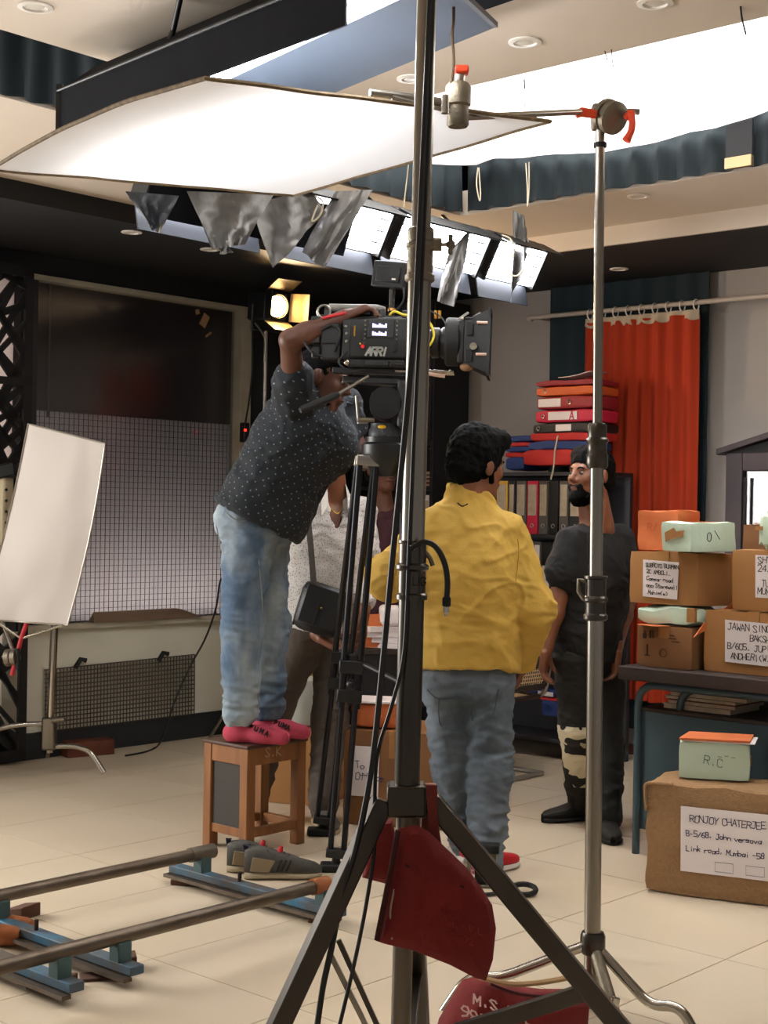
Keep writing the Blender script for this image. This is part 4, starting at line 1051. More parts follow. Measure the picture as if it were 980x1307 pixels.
def hand(w, d, n, side, curl=.5, sc=1.0, thumb=.7, spread=.12, curls=None):
    # wrist w, direction d, palm normal n, side = +1 if the thumb lies on d x n
    d = V(d).normalized(); n = (V(n) - d * V(n).dot(d)).normalized(); s = d.cross(n) * side
    R = (d, s, n); pr = [C(w - d * .02, w + d * .02, .027 * sc, .026 * sc, .015), BX(w + d * .052 * sc, (.036 * sc, .030 * sc, .006 * sc), R, .009 * sc, .012)]
    for i, (o, L) in enumerate([(.029, .072), (.010, .080), (-.010, .075), (-.028, .060)]):
        c_ = curls[i] if curls else curl
        p = w + d * .088 * sc + s * o * sc; a = 0.0; dd = (d + s * (o / .03) * spread).normalized()
        for j, fr_ in enumerate((.45, .32, .23)):
            a += c_ * (1.0 if j else .8)
            q = p + (dd * math.cos(a) + n * math.sin(a)) * L * fr_ * sc
            pr.append(C(p, q, .0088 * sc * (1 - .08 * j), .0082 * sc * (1 - .1 * j), .006)); p = q
    b = w + d * .022 * sc + s * .028 * sc
    m1 = b + (d * .6 + s * .7 + n * .25 * thumb).normalized() * .042 * sc
    m2 = m1 + (d * .85 + s * .15 + n * thumb * .6).normalized() * .034 * sc
    m3 = m2 + (d * .8 - s * .1 + n * thumb).normalized() * .026 * sc
    pr += [C(w + d * .02, b, .018 * sc, .015 * sc, .012), C(b, m1, .0135 * sc, .011 * sc, .008), C(m1, m2, .0105 * sc, .0095 * sc, .006), C(m2, m3, .0095 * sc, .008 * sc, .005)]
    return pr
def head_prims(hc, hf, hu, neck0, nr=.056, q=1.0):
    r, f, u = ortho(hf, hu); R = (r, f, u)
    P = lambda x, y, z: hc + (r * x + f * y + u * z) * q
    pr = [C(neck0, P(0, -.015, -.07), nr + .006, nr - .003, .03), E(P(0, -.012, .028), (.074, .093, .086), R, .03), E(P(0, .026, -.03), (.059, .063, .08), R, .03),
          E(P(0, .032, -.078), (.046, .05, .033), R, .02), C(P(-.012, .07, -.098), P(.012, .07, -.098), .015, .015, .015),
          C(P(-.034, .076, .024), P(.034, .076, .024), .010, .010, .012), C(P(0, .086, .014), P(0, .106, -.020), .007, .0115, .010),
          C(P(-.012, .092, -.026), P(.012, .092, -.026), .008, .008, .008), E(P(.038, .062, -.018), .02, None, .02), E(P(-.038, .062, -.018), .02, None, .02),
          E(P(.030, .094, .006), .012, None, .010, True), E(P(-.030, .094, .006), .012, None, .010, True),
          C(P(-.018, .086, -.054), P(.018, .086, -.054), .0065, .0065, .006), C(P(-.015, .085, -.064), P(.015, .085, -.064), .007, .007, .005),
          E(P(.077, -.006, -.005), (.010, .019, .031), R, .008), E(P(-.077, -.006, -.005), (.010, .019, .031), R, .008)]
    if q != 1.0:
        pr = [pr[0]] + [(x[0], x[1], x[2], x[3] * q, x[4] * q) + x[5:] if x[0] == 'c' else (x[0], x[1], x[2] * q) + x[3:] for x in pr[1:]]
    return pr, P, R
def face_parts(body, P, R, skin, browm='hair'):
    for s in (-1, 1):
        e = MB().ball(P(.030 * s, .0765, .005), (.0125, .0125, .0085), 12).build('eye', MATS['eye_white'], body)
        MB().ball(P(.029 * s, .0835, .005), (.0075, .0065, .0068), 10).build('iris', MATS['eye_dark'], e)
        MB().tube(catmull([P(.014 * s, .087, .022), P(.03 * s, .088, .028), P(.046 * s, .078, .022)], 4), [.0035] * 8 + [.002], 6).build('eyebrow', MATS['hair'], body)
    MB().tube(catmull([P(-.022, .086, -.057), P(-.008, .0945, -.056), P(.008, .0945, -.056), P(.022, .086, -.057)], 4), [.002] + [.0045] * 11 + [.002], 6).build('lips', MATS['lip'], body)
def hair_prims(P, R, top=.0, fade=0.0, back=-.06, thick=.0, q=1.0, fy=.055):
    pr = [E(P(0, -.016, .034 + top * .4), (.080 + thick - fade, .098 + thick, .088 + top), R, .02), E(P(0, -.05, -.02), (.070 + thick * .6 - fade, .062 + thick, .06), R, .03), C(P(-.045, fy, .085 + top * .6), P(.045, fy, .085 + top * .6), .026 + top * .5, .026 + top * .5, .03),
            E(P(0, .105, -.035), (.10, .082, .088), R, .012, True), PL(P(0, 0, back), -V(R[2]))]
    return [(x[0], x[1], x[2], x[3] * q, x[4] * q) + x[5:] if x[0] == 'c' else ((x[0], x[1], x[2] * q) + x[3:] if x[0] == 'e' else x) for x in pr]
def hairdisp(amp, s=60):
    return lambda p: amp * noise.noise(p * s) + amp * .6 * noise.noise(p * s * 2.2)
def torso_frame(J):
    sm = (J['shL'] + J['shR']) / 2; hm = (J['hipL'] + J['hipR']) / 2
    u = (sm - hm).normalized(); r = J['shR'] - J['shL']; r = (r - u * r.dot(u)).normalized(); f = u.cross(r)
    return sm, hm, r, f, u
def body_prims(J, hands, w=1.0):
    sm, hm, r, f, u = torso_frame(J); R = (r, f, u); L = (sm - hm).length
    pr = [E(hm + u * .03, (.155 * w, .10 * w, .12), R, .04), E(hm.lerp(sm, .38), (.135 * w, .095 * w, .16), R, .05), E(hm.lerp(sm, .74), (.155 * w, .10 * w, .18), R, .05),
          C(sm - u * .02, J['shR'], .06, .046, .03), C(sm - u * .02, J['shL'], .06, .046, .03), C(sm + u * .045, J['shR'], .045, .038, .03), C(sm + u * .045, J['shL'], .045, .038, .03)]
    for s in 'LR':
        sh, el, wr = J['sh' + s], J['el' + s], J['wr' + s]
        pr += [C(sh, el, .050, .039, .02), C(el, el.lerp(wr, .3), .040, .041, .02), C(el.lerp(wr, .3), wr, .041, .027, .02)]
        hp, kn, an = J['hip' + s], J['kn' + s], J['an' + s]
        pr += [C(hp, kn, .080, .054, .03), C(kn, kn.lerp(an, .35), .053, .054, .02), C(kn.lerp(an, .35), an, .054, .036, .02)]
        to = J['to' + s]; pr += [C(an - V((0, 0, .035)), to, .034, .024, .02)]
    for hp_ in hands: pr += hp_
    return pr
def shirt_prims(J, t=.02, w=1.0, hem=.16, sleeve=.5, slr=(.075, .072), dpt=1.0, fore=0.0, fr_=(.06, .055), flare=.0, only=None):
    sm, hm, r, f, u = torso_frame(J); R = (r, f, u)
    pr = [E(hm.lerp(sm, .74), ((.162 + t) * w, (.105 + t) * dpt, .20), R, .05), C(sm + u * .0, J['shR'] - u * .008, .062, .044 + t * .5, .04), C(sm + u * .0, J['shL'] - u * .008, .062, .044 + t * .5, .04), C(sm + u * .04, J['shR'], .05, .042, .03), C(sm + u * .04, J['shL'], .05, .042, .03)]
    n = 5
    for i in range(n):
        c = (hm - u * hem).lerp(hm.lerp(sm, .6), i / (n - 1)); k = 1 + flare * (1 - i / (n - 1))
        pr.append(E(c, ((.158 + t) * w * k, (.102 + t) * dpt * k, .13), R, .06))
    for s in 'LR':
        sh, el, wr = J['sh' + s], J['el' + s], J['wr' + s]
        if fore <= 0: pr.append(C(sh, sh.lerp(el, sleeve), slr[0] - .014, slr[1], .03))
        else: pr += [C(sh, el, slr[0] - .016, slr[1], .03), C(el, el.lerp(wr, fore), slr[1], fr_[1], .03)]
    return pr
def trouser_prims(J, t=.018, thigh=.093, knee=.075, cuff=.068, low=.0, w=1.0):
    sm, hm, r, f, u = torso_frame(J); R = (r, f, u)
    pr = [E(hm + u * .02, ((.155 + t) * w, (.105 + t) * w, .13), R, .05), E((J['hipL'] + J['hipR']) / 2 - f * .03 - V((0, 0, .02)), ((.15 + t) * w, .11 * w, .10), None if 0 else R, .04)]
    for s in 'LR':
        hp, kn, an = J['hip' + s], J['kn' + s], J['an' + s]; e = an + (an - kn).normalized() * low
        pr += [C(hp, kn, thigh, knee, .03), C(kn, e, knee, cuff, .03)]
    return pr
def cyl_uv(J):
    sm, hm, r, f, u = torso_frame(J); r_, f_, u_, o = npv(r), npv(f), npv(u), npv(hm)
    def g(v):
        d = v - o; x, y, z = d @ r_, d @ f_, d @ u_
        a = np.arctan2(x, -y) * .20
        return np.stack([(a + z) * .7071, (z - a) * .7071, np.zeros_like(a)], 1)
    return g
def person(name, label, loc, J, prims, skin, h=.0062, hdisp=.006, hair=None, uid=0):
    t = thing('person', label, 'person', loc)
    b = blob(prims, h, 'body', MATS[skin], t)
    return t, b
def shoe_loft(M, L, m_up, m_sole, parent, name='shoe', W_=.05, H_=.075, collar=True, root=None):
    # local x = toe direction, z = up; heel at x = 0
    secs = [(0, .55, .95), (.06, .8, 1.05), (.2, .88, 1.1), (.34, .84, 1.0), (.5, .86, .8), (.65, .98, .62), (.8, .98, .5), (.92, .75, .40), (1.0, .25, .26)]
    def loft(scw, base, top_fn, nm, m, par):
        mb = MB(M); vs = []; fs = []; n = 16
        for x, w_, hgt in secs:
            top = top_fn(hgt)
            for k in range(n):
                a = 2 * PI * k / n; cs, sn = math.cos(a), math.sin(a)
                y = W_ * w_ * scw * math.copysign(abs(cs) ** .8, cs); zc = (base + top) / 2; z = zc + (top - base) / 2 * math.copysign(abs(sn) ** .75, sn)
                vs.append((x * L, y, z))
        for i in range(len(secs) - 1):
            for k in range(n):
                l = (k + 1) % n; fs.append((i * n + k, i * n + l, (i + 1) * n + l, (i + 1) * n + k))
        fs.append(tuple(reversed(range(n)))); fs.append(tuple((len(secs) - 1) * n + k for k in range(n)))
        return mb.add(vs, fs).build(nm, m, par)
    up = loft(.95, .012, lambda hh: .02 + H_ * hh, name, m_up, parent)
    so = loft(1.04, .0, lambda hh: .026 + .004 * hh, 'sole', m_sole, up if root is None else root)
    return up
def lookat_shoe(an, to, z0):
    d = V((to.x - an.x, to.y - an.y, 0)).normalized(); M = frameM(V((an.x, an.y, z0)) - d * .07, d, V((-d.y, d.x, 0))); return M
Z = V((0, 0, 1))
from mathutils.bvhtree import BVHTree
def surfacer(o):
    # where the line of sight through a picture point meets a garment
    T = frame(o); T = T if T is not None else Matrix.Identity(4)
    bv = BVHTree.FromPolygons([T @ v.co for v in o.data.vertices], [tuple(p.vertices) for p in o.data.polygons])
    def f(px, py, lift=.001):
        d = ray(px, py).normalized(); h, n, i, dist = bv.ray_cast(CAMP, d)
        return h - d * lift if h is not None else None
    return f
def seam(o, pts, r, m, name, n=5):
    f = surfacer(o) if not callable(o) else o
    P = [f(x, y) for x, y in pts]; P = [p for p in P if p is not None]
    if len(P) < 2: return None
    return MB().tube(catmull(P, n), r, 5)

def lit_print_twill():
    # dark twill; a patch of light painted cream on the print of one lower leg
    m = mat('lit_print_twill', '#191815', .85, bump=.1, bscale=160); nt = m.node_tree
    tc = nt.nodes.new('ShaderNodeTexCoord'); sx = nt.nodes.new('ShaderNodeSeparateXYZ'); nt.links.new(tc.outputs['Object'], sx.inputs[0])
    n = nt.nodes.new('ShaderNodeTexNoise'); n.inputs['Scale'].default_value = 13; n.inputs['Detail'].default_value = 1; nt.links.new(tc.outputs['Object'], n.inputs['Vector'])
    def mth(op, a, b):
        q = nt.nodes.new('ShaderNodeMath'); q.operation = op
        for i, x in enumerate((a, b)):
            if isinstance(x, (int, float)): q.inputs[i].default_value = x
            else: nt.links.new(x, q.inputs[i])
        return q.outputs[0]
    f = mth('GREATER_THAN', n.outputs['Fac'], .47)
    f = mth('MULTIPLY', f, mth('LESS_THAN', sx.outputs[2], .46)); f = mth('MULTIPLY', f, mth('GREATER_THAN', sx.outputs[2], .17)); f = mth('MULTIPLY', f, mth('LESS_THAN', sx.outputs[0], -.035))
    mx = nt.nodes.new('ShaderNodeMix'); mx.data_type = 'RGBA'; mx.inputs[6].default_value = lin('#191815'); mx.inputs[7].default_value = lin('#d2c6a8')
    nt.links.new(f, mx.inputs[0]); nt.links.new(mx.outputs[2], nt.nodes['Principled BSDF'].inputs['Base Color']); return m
# ---- the camera operator, on the stool
STZ = .44
J = dict(shR=at(376, 506, 5.74), shL=at(436, 520, 6.08), elR=at(370, 434, 5.52), wrR=at(440, 405, 5.50), elL=at(462, 588, 6.05), wrL=at(500, 575, 5.80),
         hipR=at(318, 672, 5.87), hipL=at(334, 668, 6.03), knR=at(309, 800, 5.86), knL=at(343, 798, 6.04), anR=at(306, 915, 5.86), anL=at(340, 908, 6.02))
J['anR'].z = STZ + .085; J['anL'].z = STZ + .085
J['toR'] = V((at(362, 935, 5.84).x, 5.80, STZ + .028)); J['toL'] = V((at(388, 930, 5.98).x, 5.95, STZ + .028))
hc = at(413, 484, 5.84)
hp, P_, R_ = head_prims(hc, (.93, -.22, -.30), (.25, 0, 1), at(405, 525, 5.90), .058, 1.1)
hands = [hand(J['wrR'], at(470, 393, 5.5) - J['wrR'], (.15, 0, -1), 1, .75), hand(J['wrL'], (.6, -.3, .2), (0, -.5, .5), 1, .6)]
t, b = person('person', 'man in navy dotted shirt and faded jeans standing on a stool operating the camera', V((J['anR'].x, 5.95, STZ)), J, body_prims(J, hands) + hp, 'skin_dark')
face_parts(b, P_, R_, 'skin_dark')
blob(hair_prims(P_, R_, .0, .004, q=1.1), .006, 'hair', MATS['hair'], t, hairdisp(.003))
blob([E(P_(0, .035, -.075), (.053, .055, .042), R_, .02), E(P_(0, .10, -.055), (.03, .03, .012), R_, .01, True)], .006, 'beard', MATS['hair'], t, hairdisp(.002))
sm, hm, r_, f_, u_ = torso_frame(J)
sh = shirt_prims(J, .036, 1.04, .08, .32, (.104, .078), 1.25, flare=.08)
sh += [E(at(425, 572, 5.95), (.10, .12, .10), None, .07), E(at(350, 640, 5.95), (.13, .15, .10), None, .06), E(at(372, 655, 5.92), (.05, .13, .10), None, .06), PL(at(326, 664, 5.95), V((at(375, 690, 5.95) - at(280, 640, 5.95)).cross(V((0, -1, 0)))) * (1 if (at(375, 690, 5.95) - at(280, 640, 5.95)).cross(V((0, -1, 0))).z < 0 else -1))]
so_ = blob(sh, .0075, 'shirt', MATS['navy_dots'], t, folds(.008, 6, 1.2, 1.0, (.5, 0), crease=.005), cyl_uv(J))
MB().ball(at(424, 556, 5.80), (.006, .006, .012), 8).build('chest_logo', mat('logo_red', '#c3121c', .6), so_)
tr = trouser_prims(J, .022, .110, .082, .070, -.035, 1.12) + [PL(hm + u_ * .12, u_)]
to_ = blob(tr, .0075, 'jeans', MATS['denim_blue'], t, folds(.009, 6.5, 1.7, 4.0, zones=[(.62, .10, .016), (.92, .08, .008), (1.25, .06, .008)]))
mat('denim_seam', '#8f9698', .8); mat('belt_maroon', '#45161a', .7)
for pts, nm in [([(289, 655), (300, 664), (315, 664), (326, 655)], 'pocket_seam'), ([(274, 662), (276, 690), (284, 704), (294, 700)], 'back_pocket_seam'), ([(352, 690), (346, 704), (340, 712)], 'front_pocket_seam'), ([(330, 715), (335, 780), (333, 850), (330, 905)], 'leg_seam')]:
    q_ = seam(to_, pts, .0022, 'denim_seam', nm)
    if q_: q_.build(nm, MATS['denim_seam'], to_)
def patch(px, D, m, nm, par, th=.003):
    n = len(px); return MB().prism([at(x, y, D) for x, y in px], V((0, -th, 0))).build(nm, m, par)
mat('belt_dark', '#3a1416', .6)
for s, an, to in (('R', J['anR'], J['toR']), ('L', J['anL'], J['toL'])):
    d = V((to.x - an.x, to.y - an.y, 0)).normalized()
    k = blob([C(an + Z * .05, an - Z * .04, .046, .044, .02), C(an - Z * .048 - d * .02, an.lerp(to, .55) - Z * .018, .038, .036, .02), C(an.lerp(to, .5) - Z * .02, V((to.x, to.y, STZ + .03)), .038, .030, .02), E(an - Z * .05 - d * .035, (.036, .036, .035), None, .02), PL((0, 0, STZ + .001), (0, 0, -1))], .006, 'sock', MATS['pink_sock'], t)
    fk = surfacer(k); a_, b_, c_ = (fk(316, 926), fk(334, 938), fk(326, 918)) if s == 'R' else (fk(352, 922), fk(366, 930), fk(358, 916))
    tx = MB()
    for i_, ch_ in enumerate('PUMA'):
        x_, y_ = (318 + i_ * 6.5, 929 + i_ * 3.2) if s == 'R' else (350 + i_ * 5, 924 + i_ * 2.4)
        a_, b_, c_ = fk(x_, y_, .004), fk(x_ + 5, y_ + 2.5, .004), fk(x_ + 2.5, y_ - 6, .004)
        if a_ and b_ and c_: letters(tx, ch_, a_, b_ - a_, c_ - a_, .020, .0045, jit=0, lift=.003)
    if tx.v: tx.build('lettering', MATS['rubber'], k)

# ---- man in white dotted shirt with a shoulder bag
D = 6.45
J = dict(shR=at(384, 650, D - .02), shL=at(462, 652, D + .05), elR=at(368, 735, D + .05), wrR=at(408, 812, D - .20), elL=at(470, 735, D + .03), wrL=at(462, 790, D - .15),
         hipR=at(394, 800, D), hipL=at(430, 802, D + .02), knR=at(350, 905, D - .10), knL=at(421, 920, D), anR=at(322, 1030, D - .02), anL=at(412, 1030, D - .1))
J['anR'].z = .085; J['anL'].z = .085
J['toR'] = V((J['anR'].x - .06, J['anR'].y - .15, .03)); J['toL'] = V((J['anL'].x + .04, J['anL'].y - .15, .03))
hc = at(424, 558, D - .05)
hp, P_, R_ = head_prims(hc, (.45, -.85, -.05), (0, 0, 1), at(425, 625, D + .01))
hands = [hand(J['wrR'], (.75, -.3, -.35), (.1, -.3, .9), -1, .35), hand(J['wrL'], (0, -.4, -.8), (-.7, -.3, 0), -1, .4)]
t, b = person('person', 'man in white dotted shirt with black shoulder bag, behind the camera operator', V((J['anL'].x, J['anL'].y, 0)), J, body_prims(J, hands) + hp, 'skin_brown')
face_parts(b, P_, R_, 'skin_brown')
blob(hair_prims(P_, R_, .008), .006, 'hair', MATS['hair'], t, hairdisp(.003))
sm, hm, r_, f_, u_ = torso_frame(J)
neck = sm + u_ * .03
sh = shirt_prims(J, .025, 1.02, .10, .5, (.070, .064), 1.08, .55, (.06, .052)) + [E(neck + f_ * .085 - u_ * .02, (.032, .07, .115), (r_, f_, u_), .012, True), C(neck + u_ * .03, neck + u_ * .2, .062, .075, .012, True), PL(hm - u_ * .01, -u_)]
s_ = blob(sh, .007, 'shirt', MATS['white_dots'], t, folds(.008, 6, 1.4, 7.0, (.3, 0), crease=.005), cyl_uv(J))
for sg in (-1, 1):
    MB().sheet([[neck + r_ * sg * (.045 + .02 * a) + f_ * (.03 + .10 * c) + u_ * (.095 - .04 * a - .11 * c * c) for c in (0, .35, .7, 1.0)] for a in (0, .6, 1.2)], .004).build('collar', mat('collar_white', '#cfcac4', .85), s_)
for k in range(3):
    c_ = hm.lerp(sm, .62 - k * .22) + f_ * .142 + r_ * .0; MB().ball(c_, .007, 8).build('button', MATS['rubber'], s_)
MB().tube(catmull([neck + r_ * -.055 + u_ * .03 + f_ * .03, neck + f_ * .115 - u_ * .045, neck + r_ * .055 + u_ * .03 + f_ * .03], 6), .0025, 5).build('neck_chain', mat('gold', '#b08a3c', .3, 1.0), t)
blob(trouser_prims(J, .016, .098, .078, .066, .0) + [PL(hm + u_ * .1, u_)], .0075, 'trousers', MATS['taupe_twill'], t, folds(.008, 6, 1.6, 2.0))
for s in 'LR': shoe_loft(lookat_shoe(J['an' + s], J['to' + s], .0), .27, mat('shoe_grey', '#55504a', .7), mat('sole_tan', '#a08c70', .8), t)
bagD = 6.20
bg = thing('shoulder_bag', 'black leather shoulder bag slung across the white dotted shirt', 'bag', at(412, 815, bagD))
q = frameM(at(410, 778, bagD), (1, -.25, -.30), (.28, 0, 1))
mat('leather_black', '#121213', .45, bump=.2, bscale=90)
MB(q).box((0, 0, 0), (.215, .215, .085)).build('pouch', MATS['leather_black'], bg, bevel=.04)
MB(q).tube(rounded([(-.10, -.10, .0), (-.10, .10, .0), (.10, .10, .0), (.10, -.10, .0)], .04), .006, 6).build('zip_piping', MATS['rubber'], bg)
fl_p = MB(q).box((.01, .012, .042), (.175, .17, .012)).build('flap', MATS['leather_black'], bg, bevel=.012)
MB(q).tube([(.0, -.07, .05), (.0, .03, .05)], .003).build('seam', MATS['rubber'], fl_p)
MB(q).ball((.012, .01, .052), .006).build('stud', MATS['gold'], fl_p)
MB().sheet([[a + V((dx, 0, 0)) for dx in (0, .026)] for a in [at(400, 770, 6.24), at(396, 740, 6.26), at(393, 700, 6.28), at(389, 660, 6.30), at(386, 640, 6.36), at(388, 628, 6.45)]], .004).build('strap', mat('strap_grey', '#4d4744', .8), bg)

# ---- person in maroon, half hidden behind the tripod
D = 7.75
J = dict(shR=at(455, 665, D), shL=at(520, 665, D), elR=at(450, 735, D), wrR=at(458, 790, D - .1), elL=at(526, 735, D), wrL=at(520, 790, D - .1), hipR=at(472, 790, D), hipL=at(502, 790, D), knR=at(472, 885, D), knL=at(502, 885, D), anR=at(472, 975, D), anL=at(502, 975, D))
J['anR'].z = J['anL'].z = .085
for s in 'LR': J['to' + s] = J['an' + s] + V((0, -.15, -.055))
hp, P_, R_ = head_prims(at(488, 600, D - .02), (.5, -.85, 0), (0, 0, 1), at(488, 650, D))
t, b = person('person', 'person in a maroon shirt seen between the tripod and the yellow shirt', V((J['anL'].x - .06, D, 0)), J, body_prims(J, [hand(J['wr' + s], (0, -.3, -1), (1 if s == 'R' else -1, 0, 0), 1, .3) for s in 'LR']) + hp, 'skin_dark', .008)
face_parts(b, P_, R_, 'skin_dark')
blob(hair_prims(P_, R_, .008), .007, 'hair', MATS['hair'], t, hairdisp(.003))
sm, hm, r_, f_, u_ = torso_frame(J)
blob(shirt_prims(J, .022, 1.0, .10, .5, (.07, .064), 1.0, .8, (.06, .05)) + [C(sm + u_ * .05, sm + u_ * .2, .06, .07, .012, True), PL(hm - u_ * .14, -u_)], .009, 'shirt', MATS['maroon_cotton'], t, folds(.008, 6, 1.4, 3.0))
blob(trouser_prims(J), .01, 'trousers', MATS['dark_twill'], t)
for s in 'LR': shoe_loft(lookat_shoe(J['an' + s], J['to' + s], .0), .27, MATS['black_cotton'], MATS['rubber'], t)

# ---- man in the yellow shirt, from behind, head turned right
D = 5.65
J = dict(shL=at(556, 672, D), shR=at(647, 678, D), elL=at(494, 738, D - .02), wrL=at(512, 742, D + .26), elR=at(681, 778, D - .02), wrR=at(664, 848, D + .12),
         hipL=at(572, 862, D), hipR=at(620, 864, D), knL=at(580, 985, D + .03), knR=at(626, 985, D - .05), anL=at(596, 1085, D + .12), anR=at(618, 1098, D - .1))
J['anR'].z = J['anL'].z = .085
J['toL'] = J['anL'] + V((-.02, .15, -.055)); J['toR'] = J['anR'] + V((.10, .12, -.055))
hp, P_, R_ = head_prims(at(609, 595, D - .01), (.80, .55, -.10), (.03, .0, 1), at(600, 648, D + .0), .070, 1.12)
hands = [hand(J['wrL'], (.3, .8, .2), (.5, -.2, -.6), 1, .5), hand(J['wrR'], (-.25, .5, -.8), (-.8, -.3, 0), 1, .5)]
t, b = person('person', 'man in yellow shirt and grey jeans seen from behind, head turned right', V((at(605, 1100, D).x, D, 0)), J, body_prims(J, hands, 1.08) + hp, 'skin_brown')
face_parts(b, P_, R_, 'skin_brown')
blob(hair_prims(P_, R_, .022, .0, -.085, .006, 1.12), .006, 'hair', MATS['hair'], t, hairdisp(.006, 45))
blob([E(P_(0, .03, -.075), (.052, .056, .042), R_, .02), C(P_(.062, .02, -.05), P_(.07, .005, .01), .013, .011, .01), C(P_(-.062, .02, -.05), P_(-.07, .005, .01), .013, .011, .01), E(P_(0, .10, -.05), (.03, .03, .012), R_, .01, True)], .006, 'beard', MATS['hair'], t, hairdisp(.0015))
sm, hm, r_, f_, u_ = torso_frame(J)
sh = shirt_prims(J, .036, 1.06, .05, .5, (.088, .082), 1.18, .92, (.07, .062), -.02) + [C(at(598, 676, D), at(597, 626, D), .125, .086, .05), C(at(597, 614, D), at(598, 560, D), .078, .085, .006, True), PL(at(597, 606, D), Z), PL(hm + u_ * .024, -u_ - f_ * .12)]
s_ = blob(sh, .007, 'shirt', MATS['yellow_cotton'], t, folds(.008, 4.6, 1.5, 12.0, (.55, 0), zones=[(.95, .12, .006)], crease=.007))
mat('loop_dark', '#3d2d0c', .8); mat('seam_ochre', '#a8842e', .8)
fs_ = surfacer(s_)
for pts, r_s, m_s, nm in [([(584, 642), (590, 646), (597, 643)], .003, 'loop_dark', 'locker_loop'), ([(545, 636), (580, 638), (620, 642), (655, 654)], .0016, 'seam_ochre', 'yoke_seam'), ([(567, 626), (590, 629), (622, 624)], .0018, 'seam_ochre', 'collar_seam'), ([(655, 660), (662, 700), (658, 745)], .0018, 'seam_ochre', 'sleeve_seam')]:
    q_ = seam(fs_, pts, r_s, m_s, nm)
    if q_: q_.build(nm, MATS[m_s], s_)
jn_ = blob(trouser_prims(J, .014, .108, .084, .072, .03, 1.02) + [PL(hm + u_ * .1, u_)], .0075, 'jeans', MATS['denim_grey'], t, folds(.010, 6, 1.7, 21.0, zones=[(.16, .10, .018), (.45, .12, .010), (.72, .05, .006)]))
for pts, nm in [([(545, 880), (560, 892), (590, 890)], 'back_pocket_seam'), ([(560, 892), (562, 925), (582, 932), (592, 920)], 'back_pocket_seam'), ([(600, 870), (601, 900), (603, 920)], 'seat_seam'), ([(636, 880), (628, 915), (612, 918)], 'back_pocket_seam')]:
    q_ = seam(jn_, pts, .002, 'seam', nm)
    if q_: q_.build(nm, mat('seam_grey', '#3c444c', .8), jn_)
for s in 'LR': shoe_loft(lookat_shoe(J['an' + s], J['to' + s], .0), .28, mat('shoe_red', '#b3121c', .6), mat('sole_white', '#cfc8c0', .6), t)

# ---- man in the black tee, facing left
D = 6.42
J = dict(shR=at(727, 691, D - .10), shL=at(791, 687, D + .12), elR=at(712, 765, D - .12), wrR=at(697, 828, D - .16), elL=at(799, 768, D + .10), wrL=at(786, 828, D - .06),
         hipR=at(732, 838, D - .06), hipL=at(770, 838, D + .06), knR=at(738, 930, D - .05), knL=at(772, 945, D - .02), anR=at(744, 1018, D + .16), anL=at(773, 1040, D - .15))
J['anR'].z = J['anL'].z = .085
J['toR'] = V((at(704, 1030, 6.6).x, J['anR'].y - .06, .03)); J['toL'] = V((J['anL'].x - .0, J['anL'].y - .16, .03))
hc = at(753, 607, D - .03)
hp, P_, R_ = head_prims(hc, (-.80, -.60, .04), (-.03, 0, 1), at(762, 672, D + .0), .070, 1.06)
hands = [hand(J['wrR'], (-.12, 0, -1), (.8, -.3, 0), -1, .45), hand(J['wrL'], (-.1, 0, -1), (-.8, -.3, 0), 1, .45)]
t, b = person('person', 'bearded man in a black tee and dark trousers beside the red curtain', V((at(760, 1050, D).x, D, 0)), J, body_prims(J, hands, .98) + hp, 'skin_brown', .0055)
face_parts(b, P_, R_, 'skin_brown')
blob(hair_prims(P_, R_, .006, .0, -.06, .003, 1.06, .030), .0055, 'hair', MATS['hair'], t, hairdisp(.004, 55))
blob([E(P_(0, .040, -.088), (.057, .064, .046), R_, .02), C(P_(0, .078, -.10), P_(0, .074, -.115), .028, .020, .02), C(P_(.060, .02, -.05), P_(.070, .005, .0), .015, .010, .01), C(P_(-.060, .02, -.05), P_(-.070, .005, .0), .015, .010, .01), C(P_(-.026, .086, -.052), P_(.026, .086, -.052), .0095, .0095, .008), C(P_(.028, .082, -.05), P_(.030, .075, -.08), .010, .012, .01), C(P_(-.028, .082, -.05), P_(-.030, .075, -.08), .010, .012, .01), E(P_(0, .108, -.062), (.020, .026, .007), R_, .004, True)], .005, 'beard', MATS['hair'], t, hairdisp(.0018))
sm, hm, r_, f_, u_ = torso_frame(J)
sh = shirt_prims(J, .020, 1.02, .02, .55, (.072, .082), 1.08) + [E(sm + u_ * .085 + f_ * .03, (.085, .10, .045), (r_, f_, u_), .02, True), C(sm + u_ * .07, sm + u_ * .3, .082, .1, .01, True), PL(hm - u_ * .02, -u_)]
s_ = blob(sh, .007, 'tee_shirt', MATS['black_cotton'], t, folds(.009, 6, 1.3, 31.0, (.3, 0)))
# faded chest panel: upper front of the tee
nt = MATS['black_cotton'].node_tree
blob(trouser_prims(J, .014, .098, .078, .074, .0) + [PL(hm + u_ * .1, u_)], .0075, 'trousers', lit_print_twill(), t, folds(.009, 6, 1.6, 41.0))
for s in 'LR': shoe_loft(lookat_shoe(J['an' + s], J['to' + s], .0), .28, mat('shoe_black', '#15140f', .7), MATS['rubber'], t)
